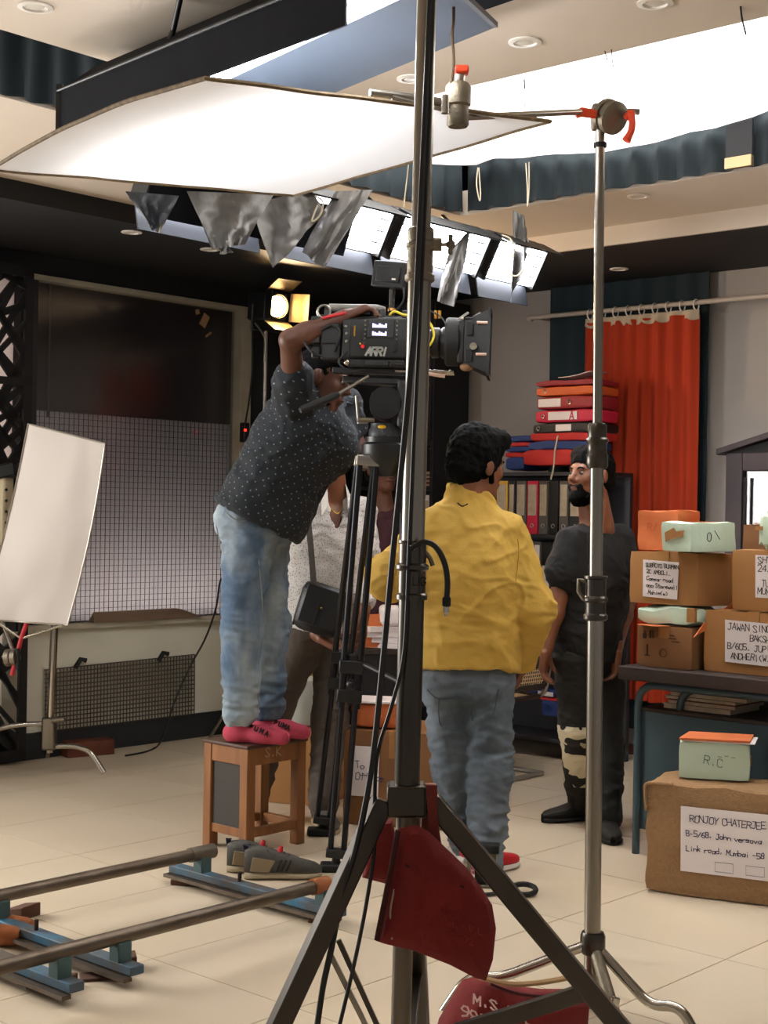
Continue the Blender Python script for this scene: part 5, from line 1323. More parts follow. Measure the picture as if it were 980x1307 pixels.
# ------------------------------------------------------------------ props
mat('carton', '#a27240', .8, var='#976a3a', vscale=5, stretch=(1, 1, .4))
mat('carton_dark', '#825832', .8, var='#754e2b', vscale=5)
mat('tape_brown', '#9a6c3c', .35)
mat('burlap', '#96744f', .95, var='#8a6947', vscale=60, bump=.6, bscale=160)
mat('mint_paper', '#bdd2bd', .7, var='#c7d9c5', vscale=6, bump=.25, bscale=30)
mat('orange_paper', '#c56a38', .7, var='#bb6030', vscale=6, bump=.25, bscale=30)
mat('white_paper', '#dcd3d2', .8)
mat('ink_blue', '#2b2f52', .7)
mat('ink_black', '#1d1a1c', .7)
mat('wood_dark', '#291c17', .8, var='#33241c', vscale=7, stretch=(.3, 3, 3))
mat('wood_stool', '#94602f', .5, var='#744622', vscale=9, stretch=(3, 3, .4), bump=.05)
mat('wood_red', '#6a3420', .7, var='#5a2a19', vscale=14)
mat('slate', '#3a3632', .75)
mat('teal_steel', '#3f545c', .5, .2, var='#374a52', vscale=4)
mat('grey_steel', '#35363a', .5, .3)
mat('red_curtain', '#b03206', .9, var='#9c2905', vscale=4, stretch=(1, 1, .2))
mat('cream_band', '#b9a890', .9)
mat('rod_white', '#b3a497', .5)
mat('cab_wood', '#4a4044', .6, var='#3d3438', vscale=6, stretch=(1, 1, .3))
mat('cab_paper', '#77737a', .8, var='#66626a', vscale=3)
mat('blue_card', '#243a72', .7); mat('red_card', '#b5201c', .7); mat('black_card', '#141416', .6); mat('pink_card', '#c01a3c', .6); mat('maroon_card', '#8e1520', .6)
mat('orange_card', '#c8571a', .6); mat('yellow_card', '#d3a032', .6); mat('grey_card', '#54504c', .7)
mat('label_old', '#b9ac98', .8, var='#9d8b72', vscale=25); mat('steel_ring', '#b0aca6', .3, 1.0)
mat('cane', '#c7ab84', .7); mat('chair_tube', '#8f8a80', .4, .6)
mat('blue_paint', '#2f6c8c', .6, var='#53483c', vscale=9, vamt=.35)
mat('pipe_rust', '#6d6256', .45, .85, var='#54483c', vscale=10)
mat('bucket_white', '#b9bdb4', .5, var='#a9ada3', vscale=4)
mat('yellow_cap', '#d2a62a', .5)

def axes(yaw): return V((math.cos(yaw), math.sin(yaw), 0)), V((-math.sin(yaw), math.cos(yaw), 0))
def cornerM(p, yaw, tilt=0.0, roll=0.0):
    # local x along the front, y into depth, z up; origin at the front-left-bottom corner
    return Matrix.Translation(V(p)) @ Matrix.Rotation(yaw, 4, 'Z') @ Matrix.Rotation(tilt, 4, 'X') @ Matrix.Rotation(roll, 4, 'Y')
def soft_box(M, w, d, h, amp=.004, n=7, seed=0, rd=.012, taper=0.0):
    # box with slightly crumpled, rounded faces
    vs = []; fs = []; ids = {}
    def vid(i, j, k):
        if (i, j, k) in ids: return ids[(i, j, k)]
        x, y, z = i / n - .5, j / n - .5, k / n - .5
        e = [abs(x) > .499, abs(y) > .499, abs(z) > .499]
        p = V((x * w, y * d, z * h))
        s = sum(e)
        if s >= 2: p = V((p.x * (1 - rd / w * (s - 1)), p.y * (1 - rd / d * (s - 1)), p.z * (1 - rd / h * (s - 1))))
        q = V((x * w * 9, y * d * 9, z * h * 9 + seed * 7.3))
        o = V((noise.noise(q), noise.noise(q + V((9, 0, 0))), noise.noise(q + V((0, 9, 0))))) * amp * 2
        if k == 0: o.z = 0
        p = p + o; p.x *= 1 - taper * (z + .5)
        ids[(i, j, k)] = len(vs); vs.append(p + V((w / 2, d / 2, h / 2))); return len(vs) - 1
    for a in range(n):
        for b in range(n):
            fs += [(vid(a, b, 0), vid(a, b + 1, 0), vid(a + 1, b + 1, 0), vid(a + 1, b, 0)), (vid(a, b, n), vid(a + 1, b, n), vid(a + 1, b + 1, n), vid(a, b + 1, n)),
                   (vid(a, 0, b), vid(a + 1, 0, b), vid(a + 1, 0, b + 1), vid(a, 0, b + 1)), (vid(a, n, b), vid(a, n, b + 1), vid(a + 1, n, b + 1), vid(a + 1, n, b)),
                   (vid(0, a, b), vid(0, a, b + 1), vid(0, a + 1, b + 1), vid(0, a + 1, b)), (vid(n, a, b), vid(n, a + 1, b), vid(n, a + 1, b + 1), vid(n, a, b + 1))]
    return MB(M).add(vs, fs)
def carton(label, p, yaw, w, d, h, m='carton', tape=True, tilt=0.0, seed=0, name='cardboard_box', cat='box', group='cardboard boxes on the steel table'):
    M = cornerM(p, yaw, tilt); t = thing(name, label, cat, p, yaw, group)
    b = soft_box(M, w, d, h, .0018, 6, seed, .004).build('carton', MATS[m], t)
    if tape:
        MB(M).b2((w / 2 - .025, -.0025, h * .72), (w / 2 + .025, .001, h)).b2((w / 2 - .025, 0, h - .002), (w / 2 + .025, d, h + .0025)).build('tape', MATS['tape_brown'], t)
    MB(M).b2((.004, d / 2 - .0015, h - .002), (w - .004, d / 2 + .0015, h + .0012)).build('flap_seam', MATS['carton_dark'], t)
    return t, M
def paper(t, M, x0, z0, w, h, lines, size, m='ink_black', skew=.0, seed=0, off=.004):
    pp = MB(M).prism([(x0, -off, z0), (x0 + w, -off, z0 - skew), (x0 + w + .004, -off, z0 + h - skew), (x0 - .003, -off, z0 + h)], (0, .002, 0)).build('paper_label', MATS['white_paper'], t)
    tx = MB(M)
    for i, (s, ox, sc) in enumerate(lines):
        letters(tx, s, (x0 + ox * w, -off - .0003, z0 + h - (i + 1) * h / (len(lines) + .45) - skew * ox), (1, 0, -skew / w), (0, 0, 1), size * sc, size * .11, seed + i, jit=.10, adv=.72)
    tx.build('handwriting', MATS[m], pp, kind='stuff'); return pp
TY = -TH
# --- steel table on the right
tbl = thing('steel_table', 'teal steel framed table with dark wooden top holding the parcels', 'table', rm(-2.5, 5.4, 0), ROT)
T0, T1, TV0, TV1, TZ = -3.24, -1.75, 5.04, 5.80, .77
MB(RM).b2((T0, TV0, TZ - .055), (T1, TV1, TZ)).build('table_top', MATS['wood_dark'], tbl, bevel=.005)
for vv in (TV0 + .08, TV1 - .08):
    MB(RM).tube(rounded([(T0 + .05, vv, .0), (T0 + .05, vv, TZ - .075), (T1 - .05, vv, TZ - .075), (T1 - .05, vv, 0)], .09, 6), .016, 10).build('leg', MATS['teal_steel'], tbl)
MB(RM).tube(rounded([(T0 + .22, TV0 + .12, .12), (T0 + .22, TV0 + .12, TZ - .08), (T1 - .2, TV0 + .12, TZ - .08)], .09, 6), .016, 10).build('inner_frame', MATS['teal_steel'], tbl)
MB(RM).b2((T0 + .055, TV0 + .09, .10), (T1 - .05, TV0 + .10, .585)).build('front_panel', MATS['teal_steel'], tbl, bevel=.003)
MB(RM).b2((T0 + .05, TV0 + .09, .10), (T0 + .06, TV1 - .09, .585)).build('side_panel', MATS['teal_steel'], tbl, bevel=.003)
MB(RM).b2((T0 + .05, TV0 + .08, .585), (T1 - .05, TV1 - .08, .60)).build('shelf', MATS['wood_dark'], tbl, bevel=.003)
for i, (du, w_, m_, z_, h_) in enumerate([(0.14, .30, 'label_old', .60, .022), (.16, .30, 'wood_red', .622, .018), (.15, .31, 'label_old', .640, .014), (.17, .34, 'wood_dark', .654, .020)]):
    t = thing('ledger_book', ['thin stained paper bundle lowest on the table shelf', 'reddish brown ledger second from the shelf', 'thin pale ledger under the dark cover', 'dark covered ledger topmost on the table shelf'][i], 'book', rm(T0 + du + .1, TV0 + .2, z_), ROT, 'ledgers on the table shelf')
    MB(RM).b2((T0 + du, TV0 + .13, z_ + .002), (T0 + du + w_, TV0 + .37, z_ + h_ - .002)).build('pages', MATS['label_old'], t)
    MB(RM).b2((T0 + du - .004, TV0 + .126, z_ + h_ - .003), (T0 + du + w_ + .004, TV0 + .374, z_ + h_)).build('cover', MATS[m_], t)

# --- boxes and parcels on the table
pA = rm(-3.19, 5.10, TZ)
tA, MA = carton('small printed carton at the left end of the table', pA, TY, .255, .24, .170, 'carton_dark', seed=1)
mk = MB(MA)
mk.b2((.03, -.0035, .115), (.045, .0, .135)).b2((.036, -.0035, .135), (.039, .0, .147)); mk.b2((.06, -.0035, .118), (.067, .0, .148)).b2((.073, -.0035, .118), (.080, .0, .148))
mk.b2((.150, -.0035, .120), (.185, 0, .124)).b2((.155, -.0035, .132), (.175, 0, .137)).b2((.165, -.0035, .108), (.200, 0, .112))
mk.b2((.048, -.0035, .05), (.054, 0, .092)).b2((.04, -.0035, .045), (.062, 0, .05))
mk.tube([(.125 + .016 * math.cos(a * PI / 8), -.002, .062 + .016 * math.sin(a * PI / 8)) for a in range(16)], .0015, 5, closed=True)
mk.build('printed_marks', mat('print_brown', '#3b2414', .8), tA, kind='stuff')
pB = rm(-3.03, 5.35, TZ)
tB, MB_ = carton('small brown carton with a round black mark, between two larger boxes', pB, TY, .112, .18, .135, 'carton_dark', False, seed=2)
MB(MB_).lathe([(.0, 0), (.012, 0), (.012, .0015), (.0, .0015)], (.045, -.0035, .05), (.045, .1, .05), 16).build('round_mark', MATS['ink_black'], tB)
pC = rm(-2.905, 5.14, TZ)
tC, MC = carton('large carton on the table front with a handwritten address, under another box', pC, TY + .03, .42, .33, .245, seed=3)
paper(tC, MC, .095, .045, .25, .165, [('JAWAN SINGH', .04, 1.0), ('BAKSHI', .42, .9), ('B/605, JUPITER', .04, .9), ('ANDHERI(W)', .10, .9)], .026, skew=.006, seed=11)
# flattened mint parcel and orange envelope
pm = rm(-3.20, 5.10, TZ + .172)
t = thing('paper_parcel', 'crumpled mint parcel squeezed between two cartons', 'parcel', pm, TY, 'paper wrapped parcels')
soft_box(cornerM(pm, TY + .06), .275, .23, .078, .010, 7, 4, .02).build('wrapping', MATS['mint_paper'], t)
MB(cornerM(pm, TY + .06)).b2((.235, -.008, .02), (.27, .02, .075)).build('end_flap', MATS['carton'], t)
t = solo(MB().prism([at(884, 814, 5.74), at(897, 796, 5.76), at(952, 756, 5.90), at(946, 778, 5.88)], V((.006, -.006, .004))), 'envelope', MATS['orange_paper'], 'orange envelope leaning between the stacked cartons', 'envelope', 'orange envelopes')
solo(MB(cornerM(rm(-3.19, 5.06, TZ + .171), TY)).prism([(0.02, 0, 0), (.13, -.02, 0), (.19, .12, 0), (.03, .14, 0)], (0, 0, .0015)), 'envelope', MATS['orange_paper'], 'orange paper edge under the crumpled mint parcel', 'envelope', 'orange envelopes')
zD = TZ + .172 + .082
pD = rm(-3.245, 5.12, zD)
tD, MD = carton('upper left carton with a handwritten address, two parcels on top', pD, TY + .02, .315, .40, .215, tilt=math.radians(-1.5), seed=5)
paper(tD, MD, .068, .03, .158, .150, [('SUBROTO BURMAN', .06, .72), ('2C AMBOLI,', .10, .74), ('Caesar road', .10, .74), ('opp Storewall', .10, .74), ('Mahim(w)', .16, .74)], .0215, skew=.006, seed=21)
pE = rm(-2.80, 5.16, TZ + .248)
tE, ME = carton('upper right carton cut by the picture edge, on the large carton', pE, TY + .03, .40, .33, .240, seed=6)
paper(tE, ME, .105, .055, .16, .165, [('SHYAM', .06, 1.0), ('24, HILL', .06, 1.0), ('', 0, 1), ('TURNER', .16, 1.0), ('MUMBAI', .06, 1.0)], .025, seed=31)
carton('tall plain brown carton standing behind the two addressed boxes', rm(-2.96, 5.545, TZ), TY, .36, .22, .585, 'carton_dark', False, seed=7)
zt = zD + .215
po = rm(-3.225, 5.145, zt + .002)
t = thing('paper_parcel', 'orange wrapped parcel on the upper left carton', 'parcel', po, TY, 'paper wrapped parcels')
Mo = cornerM(po, TY + .10)
soft_box(Mo, .175, .22, .165, .006, 8, 9, .004).build('wrapping', MATS['orange_paper'], t)
MB(Mo).prism([(.13, -.004, .16), (.182, -.008, .15), (.186, -.012, -.004), (.125, -.014, -.004)], (0, .006, 0)).build('paper_fold', MATS['orange_paper'], t)
tx = MB(Mo); letters(tx, 'R/', (.05, -.008, .08), (1, 0, 0), (0, 0, 1), .03, .0018, 5); tx.build('handwriting', mat('ink_rust', '#9a3c18', .8), t, kind='stuff')
pw = rm(-3.035, 5.02, zt + .004)
t = thing('paper_parcel', 'long mint parcel with torn corner on the upper left carton', 'parcel', pw, TY, 'paper wrapped parcels')
Mw = cornerM(pw + V((.0, .0, .0)), TY - .03)
soft_box(Mw, .135, .34, .118, .004, 8, 12, .004).build('wrapping', MATS['mint_paper'], t)
MB(Mw).prism([(.022, -.0045, .04), (.05, -.006, .05), (.10, -.0045, .06), (.105, -.0045, .085), (.07, -.006, .08), (.06, -.006, .095), (.018, -.0045, .075)], (0, .004, 0)).build('torn_patch', MATS['carton'], t)
MB(Mw).tube([(.139, .13 + .016 * math.cos(a * PI / 6), .06 + .018 * math.sin(a * PI / 6)) for a in range(12)], .0015, 5, closed=True).tube([(.139, .17, .085), (.139, .21, .05)], .0015, 5).build('handwriting', MATS['ink_black'], t, kind='stuff')
solo(MB(cornerM(rm(-3.05, 5.26, zt + .122), TY)).prism([(-.03, 0, 0), (.10, -.01, .0), (.12, .12, .0), (-.02, .13, .0)], (0, 0, .002)), 'envelope', MATS['orange_paper'], 'thin orange envelope lying behind the long mint parcel', 'envelope', 'orange envelopes')
pz2 = rm(-2.70, 5.17, TZ + .49)
t = thing('paper_parcel', 'mint parcel at the right picture edge on the upper carton', 'parcel', pz2, TY, 'paper wrapped parcels')
soft_box(cornerM(pz2, TY), .20, .2, .155, .006, 7, 15, .03).build('wrapping', MATS['mint_paper'], t)
MB(cornerM(pz2, TY)).b2((-.004, -.005, .075), (.03, .02, .09)).build('tape', MATS['tape_brown'], t)
solo(MB(cornerM(rm(-2.93, 5.55, TZ + .588), TY)).b2((.02, .0, 0), (.20, .16, .004)), 'envelope', MATS['orange_paper'], 'orange envelope on the tall plain carton', 'envelope', 'orange envelopes')

# --- burlap bale and the parcel on it
pb = gr(822, 1138); by = math.radians(-25)
t = thing('burlap_box', 'large burlap wrapped box on the floor with a handwritten address', 'box', pb, by)
Mb = cornerM(pb, by)
soft_box(Mb, .70, .30, .405, .006, 12, 21, .010).build('burlap', MATS['burlap'], t)
paper(t, Mb, .135, .095, .315, .235, [('RONJOY CHATERJEE', .10, 1.0), ('B-5/68, John versova', .06, .80), ('Link road, Mumbai -58', .06, .80), ('', 0, 1)], .0240, 'ink_blue', skew=.0, seed=41, off=.009)
for x0 in (.26, .37):
    MB(Mb).tube([(x0, -.012, .108), (x0 + .065, -.012, .108), (x0 + .065, -.012, .142), (x0, -.012, .142)], .0009, 4, closed=True).build('stamp_outline', MATS['ink_blue'], t)
MB(Mb).tube(catmull([(.004, -.002, .30), (-.002, -.004, .36), (.006, .0, .398), (.10, -.002, .402)]), .007, 6).build('seam_fold', MATS['burlap'], t)
pp_ = atz(866, 993, .409)
t = thing('paper_parcel', 'mint parcel standing on the burlap box', 'parcel', pp_, by, 'paper wrapped parcels')
Mp = cornerM(pp_, math.radians(-14))
soft_box(Mp, .255, .16, .135, .004, 8, 25, .004).build('wrapping', MATS['mint_paper'], t)
MB(Mp).b2((.252, .03, .055), (.262, .13, .08)).build('tape', MATS['tape_brown'], t)
tx = MB(Mp); letters(tx, 'R.C', (.09, -.008, .06), (1, 0, -.2), (.1, 0, 1), .03, .0022, 6); letters(tx, '---', (.14, -.008, .075), (1, 0, 0), (0, 0, 1), .03, .0018, 8); tx.build('handwriting', MATS['ink_black'], t, kind='stuff')
e_ = thing('envelope', 'orange envelope with white sheets on the burlap box parcel', 'envelope', pp_ + V((0, 0, .136)), by, 'orange envelopes')
MB(Mp).prism([(.01, -.008, .1395), (.272, -.01, .1395), (.285, .17, .1395), (.03, .17, .1395)], (0, 0, .003)).build('white_sheet', MATS['white_paper'], e_)
MB(Mp).prism([(-.0, -.012, .1440), (.255, -.008, .1440), (.27, .17, .1440), (.03, .17, .1440)], (0, 0, .008)).build('cover', MATS['orange_paper'], e_)

# --- wall cabinet with a small gable
cb = thing('notice_cabinet', 'dark wooden glazed notice cabinet with gable roof on the wall', 'cabinet', rm(-3.5, VR - .06, 1.0), ROT)
U0, U1, Z0_, Z1_ = -3.91, -3.11, .95, 1.735
vb = VR - .11
MB(RM).b2((U0, VR - .02, Z0_), (U1, VR, Z1_)).build('back_board', MATS['cab_paper'], cb)
for a, b in [((U0, vb, Z0_), (U0 + .10, VR - .001, Z1_)), ((U1 - .10, vb, Z0_), (U1, VR - .001, Z1_)), ((U0 + .10, vb, Z1_ - .10), (U1 - .10, VR - .001, Z1_)), ((U0 + .10, vb, Z0_), (U1 - .10, VR - .001, Z0_ + .09))]:
    MB(RM).b2(a, b).build('frame_rail', MATS['cab_wood'], cb, bevel=.006)
for i, (a, b, c, d) in enumerate([(.12, .30, 1.36, 1.62), (.40, .30, 1.30, 1.63), (.12, .26, 1.06, 1.33), (.40, .3, 1.05, 1.28)]):
    MB(RM).b2((U0 + a, VR - .03, c), (U0 + a + b * .9, VR - .021, d)).build('paper_sheet', mat('sheet_grey', '#8d898e', .8, var='#6b676e', vscale=22, stretch=(1, 1, 4)), cb)
MB(RM).b2((U0 + .095, vb + .03, Z0_ + .085), (U1 - .095, vb + .035, Z1_ - .095)).build('pane', MATS['pane_glass'], cb)
um = (U0 + U1) / 2
MB(RM).prism([(U0, vb + .01, Z1_), (U1, vb + .01, Z1_), (um, vb + .01, Z1_ + .10)], (0, .07, 0)).build('gable', MATS['ceil_black'], cb)
for s in (-1, 1):
    e = U0 - .045 if s < 0 else U1 + .045
    MB(RM).prism([(e, vb - .03, Z1_ - .012), (e, vb - .03, Z1_ + .02), (um, vb - .03, Z1_ + .145), (um, vb - .03, Z1_ + .112)], (0, .13, 0)).build('roof_board', MATS['cab_wood'], cb, bevel=.003)
MB(RM).b2((U0 + .115, vb - .012, 1.2), (U0 + .13, vb + .002, 1.6)).build('hinge_bar', MATS['ceil_black'], cb)

# --- window curtains on the right wall
cu = thing('teal_curtain', 'dark teal full length curtain behind the red one', 'curtain', rm(-4.6, VR - .06, .15), ROT)
pleated(rm(-5.14, VR - .05), rm(-4.06, VR - .05), .16, 2.749, .016, .15, rm(0, -1), seed=11, rows=10).build('cloth', MATS['teal_cloth'], cu)
cu = thing('red_curtain', 'rust red curtain hung by rings from the white rod', 'curtain', rm(-4.43, VR - .16, .36), ROT)
pleated(rm(-4.80, VR - .17), rm(-4.06, VR - .17), .34, 2.50, .024, .095, rm(0, -1), seed=14, rows=14, splay=.02).build('cloth', MATS['red_curtain'], cu)
pleated(rm(-4.80, VR - .172), rm(-4.06, VR - .172), 2.485, 2.525, .014, .095, rm(0, -1), seed=14, rows=2, sag=.018, th=.006).build('heading_band', MATS['cream_band'], cu)
rz = 2.562
for i in range(9):
    u = -4.77 + i * .087
    MB().tube([rm(u, VR - .17, rz - .012) + V((0, 0, 0)) + (rm(0, 1) * math.cos(a) + Z * math.sin(a)) * .03 for a in [k * PI / 5 for k in range(10)]], .004, 6, closed=True).build('ring', MATS['white_plastic'], cu)
rd = thing('curtain_rod', 'long white curtain rod on the right wall', 'curtain rod', rm(-4.2, VR - .17, rz), ROT)
MB().tube([rm(-5.18, VR - .17, rz + .002), rm(-2.6, VR - .17, rz - .002)], .014, 12).build('rod', MATS['rod_white'], rd)
for u in (-5.15, -3.4): MB().bar(rm(u, VR - .17, rz), rm(u, VR, rz), .018, .018).build('bracket', MATS['rod_white'], rd)
MB().lathe([(.014, 0), (.022, .01), (.018, .035), (.0, .045)], rm(-5.18, VR - .17, rz), rm(-6, VR - .17, rz)).build('finial', MATS['rod_white'], rd)

# --- steel shelf with ring binders
SHU0, SHU1, SV0, SV1 = -5.50, -4.42, 6.70, 7.0
sh_ = thing('steel_shelf', 'dark steel shelf rack full of ring binders against the wall', 'shelf', rm(-5.0, 7.0, 0), ROT)
for z in (.10, .55, .90, 1.245, 1.60): MB(RM).b2((SHU0, SV0, z), (SHU1, SV1, z + .022)).build('shelf_board', MATS['grey_steel'], sh_, bevel=.002)
for u in (SHU0, SHU1 - .03):
    for v in (SV0, SV1 - .03): MB(RM).b2((u, v, 0), (u + .03, v + .03, 1.622)).build('post', MATS['grey_steel'], sh_)
MB(RM).b2((SHU0, SV1 - .004, .1), (SHU1, SV1, 1.62)).build('back_panel', MATS['grey_steel'], sh_)
def u_on(px, py, v):
    d = ray(px, py); k = v / (d.x * sT + d.y * cT); p = CAMP + d * k; return p.x * cT - p.y * sT
def binder(u0_, u1_, z, m, label, lm='label_old', lab=(.35, .93), grp='ring binders on the shelf', h=.305):
    t = thing('ring_binder', label, 'binder', rm((u0_ + u1_) / 2, SV0 + .02, z), ROT, grp)
    v0_ = SV0 + .02
    MB(RM).b2((u0_ + .001, v0_, z), (u1_ - .001, v0_ + .26, z + h)).build('cover', MATS[m], t, bevel=.004)
    if lm: MB(RM).b2((u0_ + .010, v0_ - .0018, z + h * lab[0]), (u1_ - .010, v0_ + .001, z + h * lab[1])).build('spine_label', MATS[lm], t)
    uc = (u0_ + u1_) / 2
    MB(RM).tube([(uc + .011 * math.cos(a * PI / 5), v0_ - .001, z + h * .16 + .011 * math.sin(a * PI / 5)) for a in range(10)], .0025, 5, closed=True).build('finger_ring', MATS['steel_ring'], t)
row1 = [(612, 632, 'black_card', 'black binder hidden behind the head of the yellow shirt'), (633, 647, 'yellow_card', 'yellow binder nearest the yellow shirt on the top row'), (648, 657, 'black_card', 'narrow black binder right of the yellow one'), (658, 671, 'grey_card', 'grey binder with stained label left of the red one'),
        (672, 686, 'pink_card', 'crimson red binder on the top shelf row'), (687, 699, 'grey_card', 'grey binder with tall label right of the red one'), (700, 712, 'black_card', 'plain black binder on the top shelf row'), (713, 725, 'grey_card', 'grey binder with pale label beside the black tee sleeve'), (726, 742, 'black_card', 'black binder behind the bearded face')]
for a, b, m, lb in row1:
    ua, ub = u_on(a, 650, SV0 + .02), u_on(b, 650, SV0 + .02)
    binder(ua, ub, 1.268, m, lb, None if (700 <= a < 712) else 'label_old')
row2 = [(655, 668, 'black_card', 'black binder at the left of the second shelf row'), (668, 680, 'grey_card', 'grey binder second on the second shelf row'), (680, 690, 'grey_card', 'grey binder with long label on second row beside black one'), (690, 703, 'black_card', 'black binder with low pale label on the second row'), (704, 716, 'grey_card', 'grey binder at the right of the second row')]
for a, b, m, lb in row2:
    ua, ub = u_on(a, 720, SV0 + .02), u_on(b, 720, SV0 + .02); binder(ua, ub, .924, m, lb, 'white_paper', (.1, .55) if a == 690 else (.3, .93), 'ring binders on the second row')
for a, b, m, lb in [(650, 664, 'black_card', 'black binder on the third row behind the chair'), (664, 680, 'blue_card', 'blue binder on the third row behind the chair'), (680, 694, 'grey_card', 'grey binder on the third row behind the chair')]:
    ua, ub = u_on(a, 800, SV0 + .02), u_on(b, 800, SV0 + .02); binder(ua, ub, .574, m, lb, 'label_old', (.3, .9), 'ring binders on the third row')
# bundles lying on the shelf
def bundle(px0, px1, py0, py1, v, m, label, dep=.26, yaw=0.0, soft=.004, nm='file_folder', cat='folder', grp='folders stacked on the shelf top', lab=None, ring=None, txt=None):
    ua, ub = u_on(px0, (py0 + py1) / 2, v), u_on(px1, (py0 + py1) / 2, v)
    p = None; d = ray((px0 + px1) / 2, py1); k = v / (d.x * sT + d.y * cT); zb_ = (CAMP + d * k).z
    d = ray((px0 + px1) / 2, py0); zt_ = (CAMP + d * k).z
    P0 = rm(ua, v, zb_); M = cornerM(P0, ROT + yaw); t = thing(nm, label, cat, P0, ROT, grp)
    w_, h_ = ub - ua, zt_ - zb_ - .001
    soft_box(M, w_, dep, h_, soft, 6, px0 + py0, min(.008, h_ * .2)).build('cover', MATS[m], t)
    if lab: MB(M).b2((w_ * lab[0], -.004, h_ * .2), (w_ * lab[1], 0, h_ * .82)).build('spine_label', MATS[lab[2]], t)
    if ring is not None: MB(M).tube([(w_ * ring + .011 * math.cos(a * PI / 5), -.003, h_ * .5 + .011 * math.sin(a * PI / 5)) for a in range(10)], .003, 5, closed=True).build('finger_ring', MATS['steel_ring'], t)
    if txt: q = MB(M); letters(q, txt[0], (w_ * txt[1], -.005, h_ * .2), (1, 0, 0), (0, 0, 1), h_ * .62, .006, jit=0); q.build('lettering', MATS['pink_card'], t)
    return t, M, w_, h_
v_ = SV0 + .01
bundle(643, 668, 584, 600, v_, 'blue_card', 'sagging blue folder lowest in the left folder pile', soft=.008)
bundle(644, 676, 577, 584, v_, 'red_card', 'lower red folder in the left folder pile')
bundle(645, 678, 570, 577, v_, 'blue_card', 'blue folder in the middle of the left folder pile')
bundle(647, 679, 564, 570, v_, 'red_card', 'upper red folder in the left folder pile')
bundle(648, 680, 555, 564, v_, 'blue_card', 'blue folder topmost in the left folder pile', yaw=.05)
v_ = SV0 - .03
bundle(668, 738, 573, 594, v_, 'red_card', 'bulging red file bundle lowest in the right pile', soft=.010)
bundle(674, 748, 562, 574, v_, 'blue_card', 'blue file bundle in the right pile', soft=.006)
bundle(676, 756, 551, 563, v_, 'red_card', 'thin red folder below the black binder', soft=.006)
bundle(680, 757, 539, 553, v_, 'black_card', 'black binder lying flat in the folder pile', nm='ring_binder', cat='binder', lab=(.40, .66, 'white_paper'), ring=.1, yaw=-.03)
bundle(682, 757, 522, 539, v_, 'pink_card', 'crimson binder lying flat with a big letter label', nm='ring_binder', cat='binder', lab=(.24, .72, 'white_paper'), ring=.15, yaw=.03, txt=('A', .60))
bundle(684, 757, 505, 522, v_, 'maroon_card', 'dark red binder lying flat with a pale label', nm='ring_binder', cat='binder', lab=(.05, .45, 'white_paper'), ring=.6, yaw=-.02)
bundle(684, 757, 492, 505, v_, 'orange_card', 'orange box file lying near the top of the pile', ring=.16, yaw=.04)
tt, M, w_, h_ = bundle(683, 757, 484, 492, v_, 'maroon_card', 'thin red tray folder topmost under loose papers', soft=.006, yaw=.10)
solo(MB(M @ Matrix.Translation((w_ * .35, .02, h_ + .002))).sheet([[(x * .2, y * .2, .012 + .028 * x * x + .01 * y) for y in (0, .5, 1)] for x in (0, .3, .6, 1)], .004), 'loose_papers', MATS['white_paper'], 'curling white papers on top of the folder pile', 'paper')
MB().tube([at(712, 556, 7.98), at(708, 575, 7.96), at(707, 594, 7.97), at(703, 612, 7.98)], .005, 5).build('tie_string', MATS['string_cream'], tt)
bundle(690, 712, 893, 915, SV0 + .02, 'blue_card', 'lower blue file bundle on the bottom shelf', grp='files on the bottom shelf', soft=.006)
bundle(668, 713, 889, 893, SV0 + .02, 'red_card', 'thin red file between blue files on the bottom shelf', grp='files on the bottom shelf')
bundle(666, 708, 880, 889, SV0 + .02, 'blue_card', 'upper blue file on the bottom shelf', grp='files on the bottom shelf', lab=(.5, .95, 'white_paper'))

# --- black bookcase in the corner
bk = thing('black_bookcase', 'tall black bookcase in the room corner behind the main pole', 'bookcase', rm(-6.1, 7.0, 0), ROT)
B0, B1, BV0, BV1 = -6.45, -5.76, 6.84, 7.18
for u in (B0, B1 - .025): MB(RM).b2((u, BV0, 0), (u + .025, BV1, 2.70)).build('side_panel', MATS['ceil_black'], bk)
for z in (.0, .45, .9, 1.30, 1.52, 1.80, 2.68): MB(RM).b2((B0, BV0 + .01, z), (B1, BV1, z + .02)).build('shelf_board', MATS['ceil_black'], bk)
MB(RM).b2((B0, BV1 - .01, 0), (B1, BV1, 2.7)).build('back_panel', MATS['ceil_black'], bk)
for k in range(2): MB(RM).b2((B0 + .02 + k * .33, BV0 - .012, 1.83), (B0 + .345 + k * .33, BV0 + .005, 2.69)).build('door', MATS['ceil_black'], bk, bevel=.004)
def plainbook(u, w_, z, h_, m, label, dep=.2, lab=False):
    t = thing('book', label, 'book', rm(u + w_ / 2, BV0 + .05, z), ROT, 'books in the corner bookcase')
    MB(RM).b2((u, BV0 + .03, z), (u + w_, BV0 + .03 + dep, z + h_)).build('cover', MATS[m], t, bevel=.003)
    MB(RM).b2((u + .008, BV0 + .0285, z + h_ * .3), (u + w_ - .008, BV0 + .031, z + h_ * .8)).build('spine_label', MATS['label_old'], t)
for i, (u, m) in enumerate([(-5.85, 'white_paper'), (-5.90, 'yellow_card'), (-5.96, 'grey_card'), (-6.02, 'wood_red')]): plainbook(u, .045, 1.32, .17, m, ['white spined book at the right end of the corner bookcase', 'yellow spined book in the corner bookcase', 'grey spined book in the corner bookcase', 'brown spined book in the corner bookcase'][i])
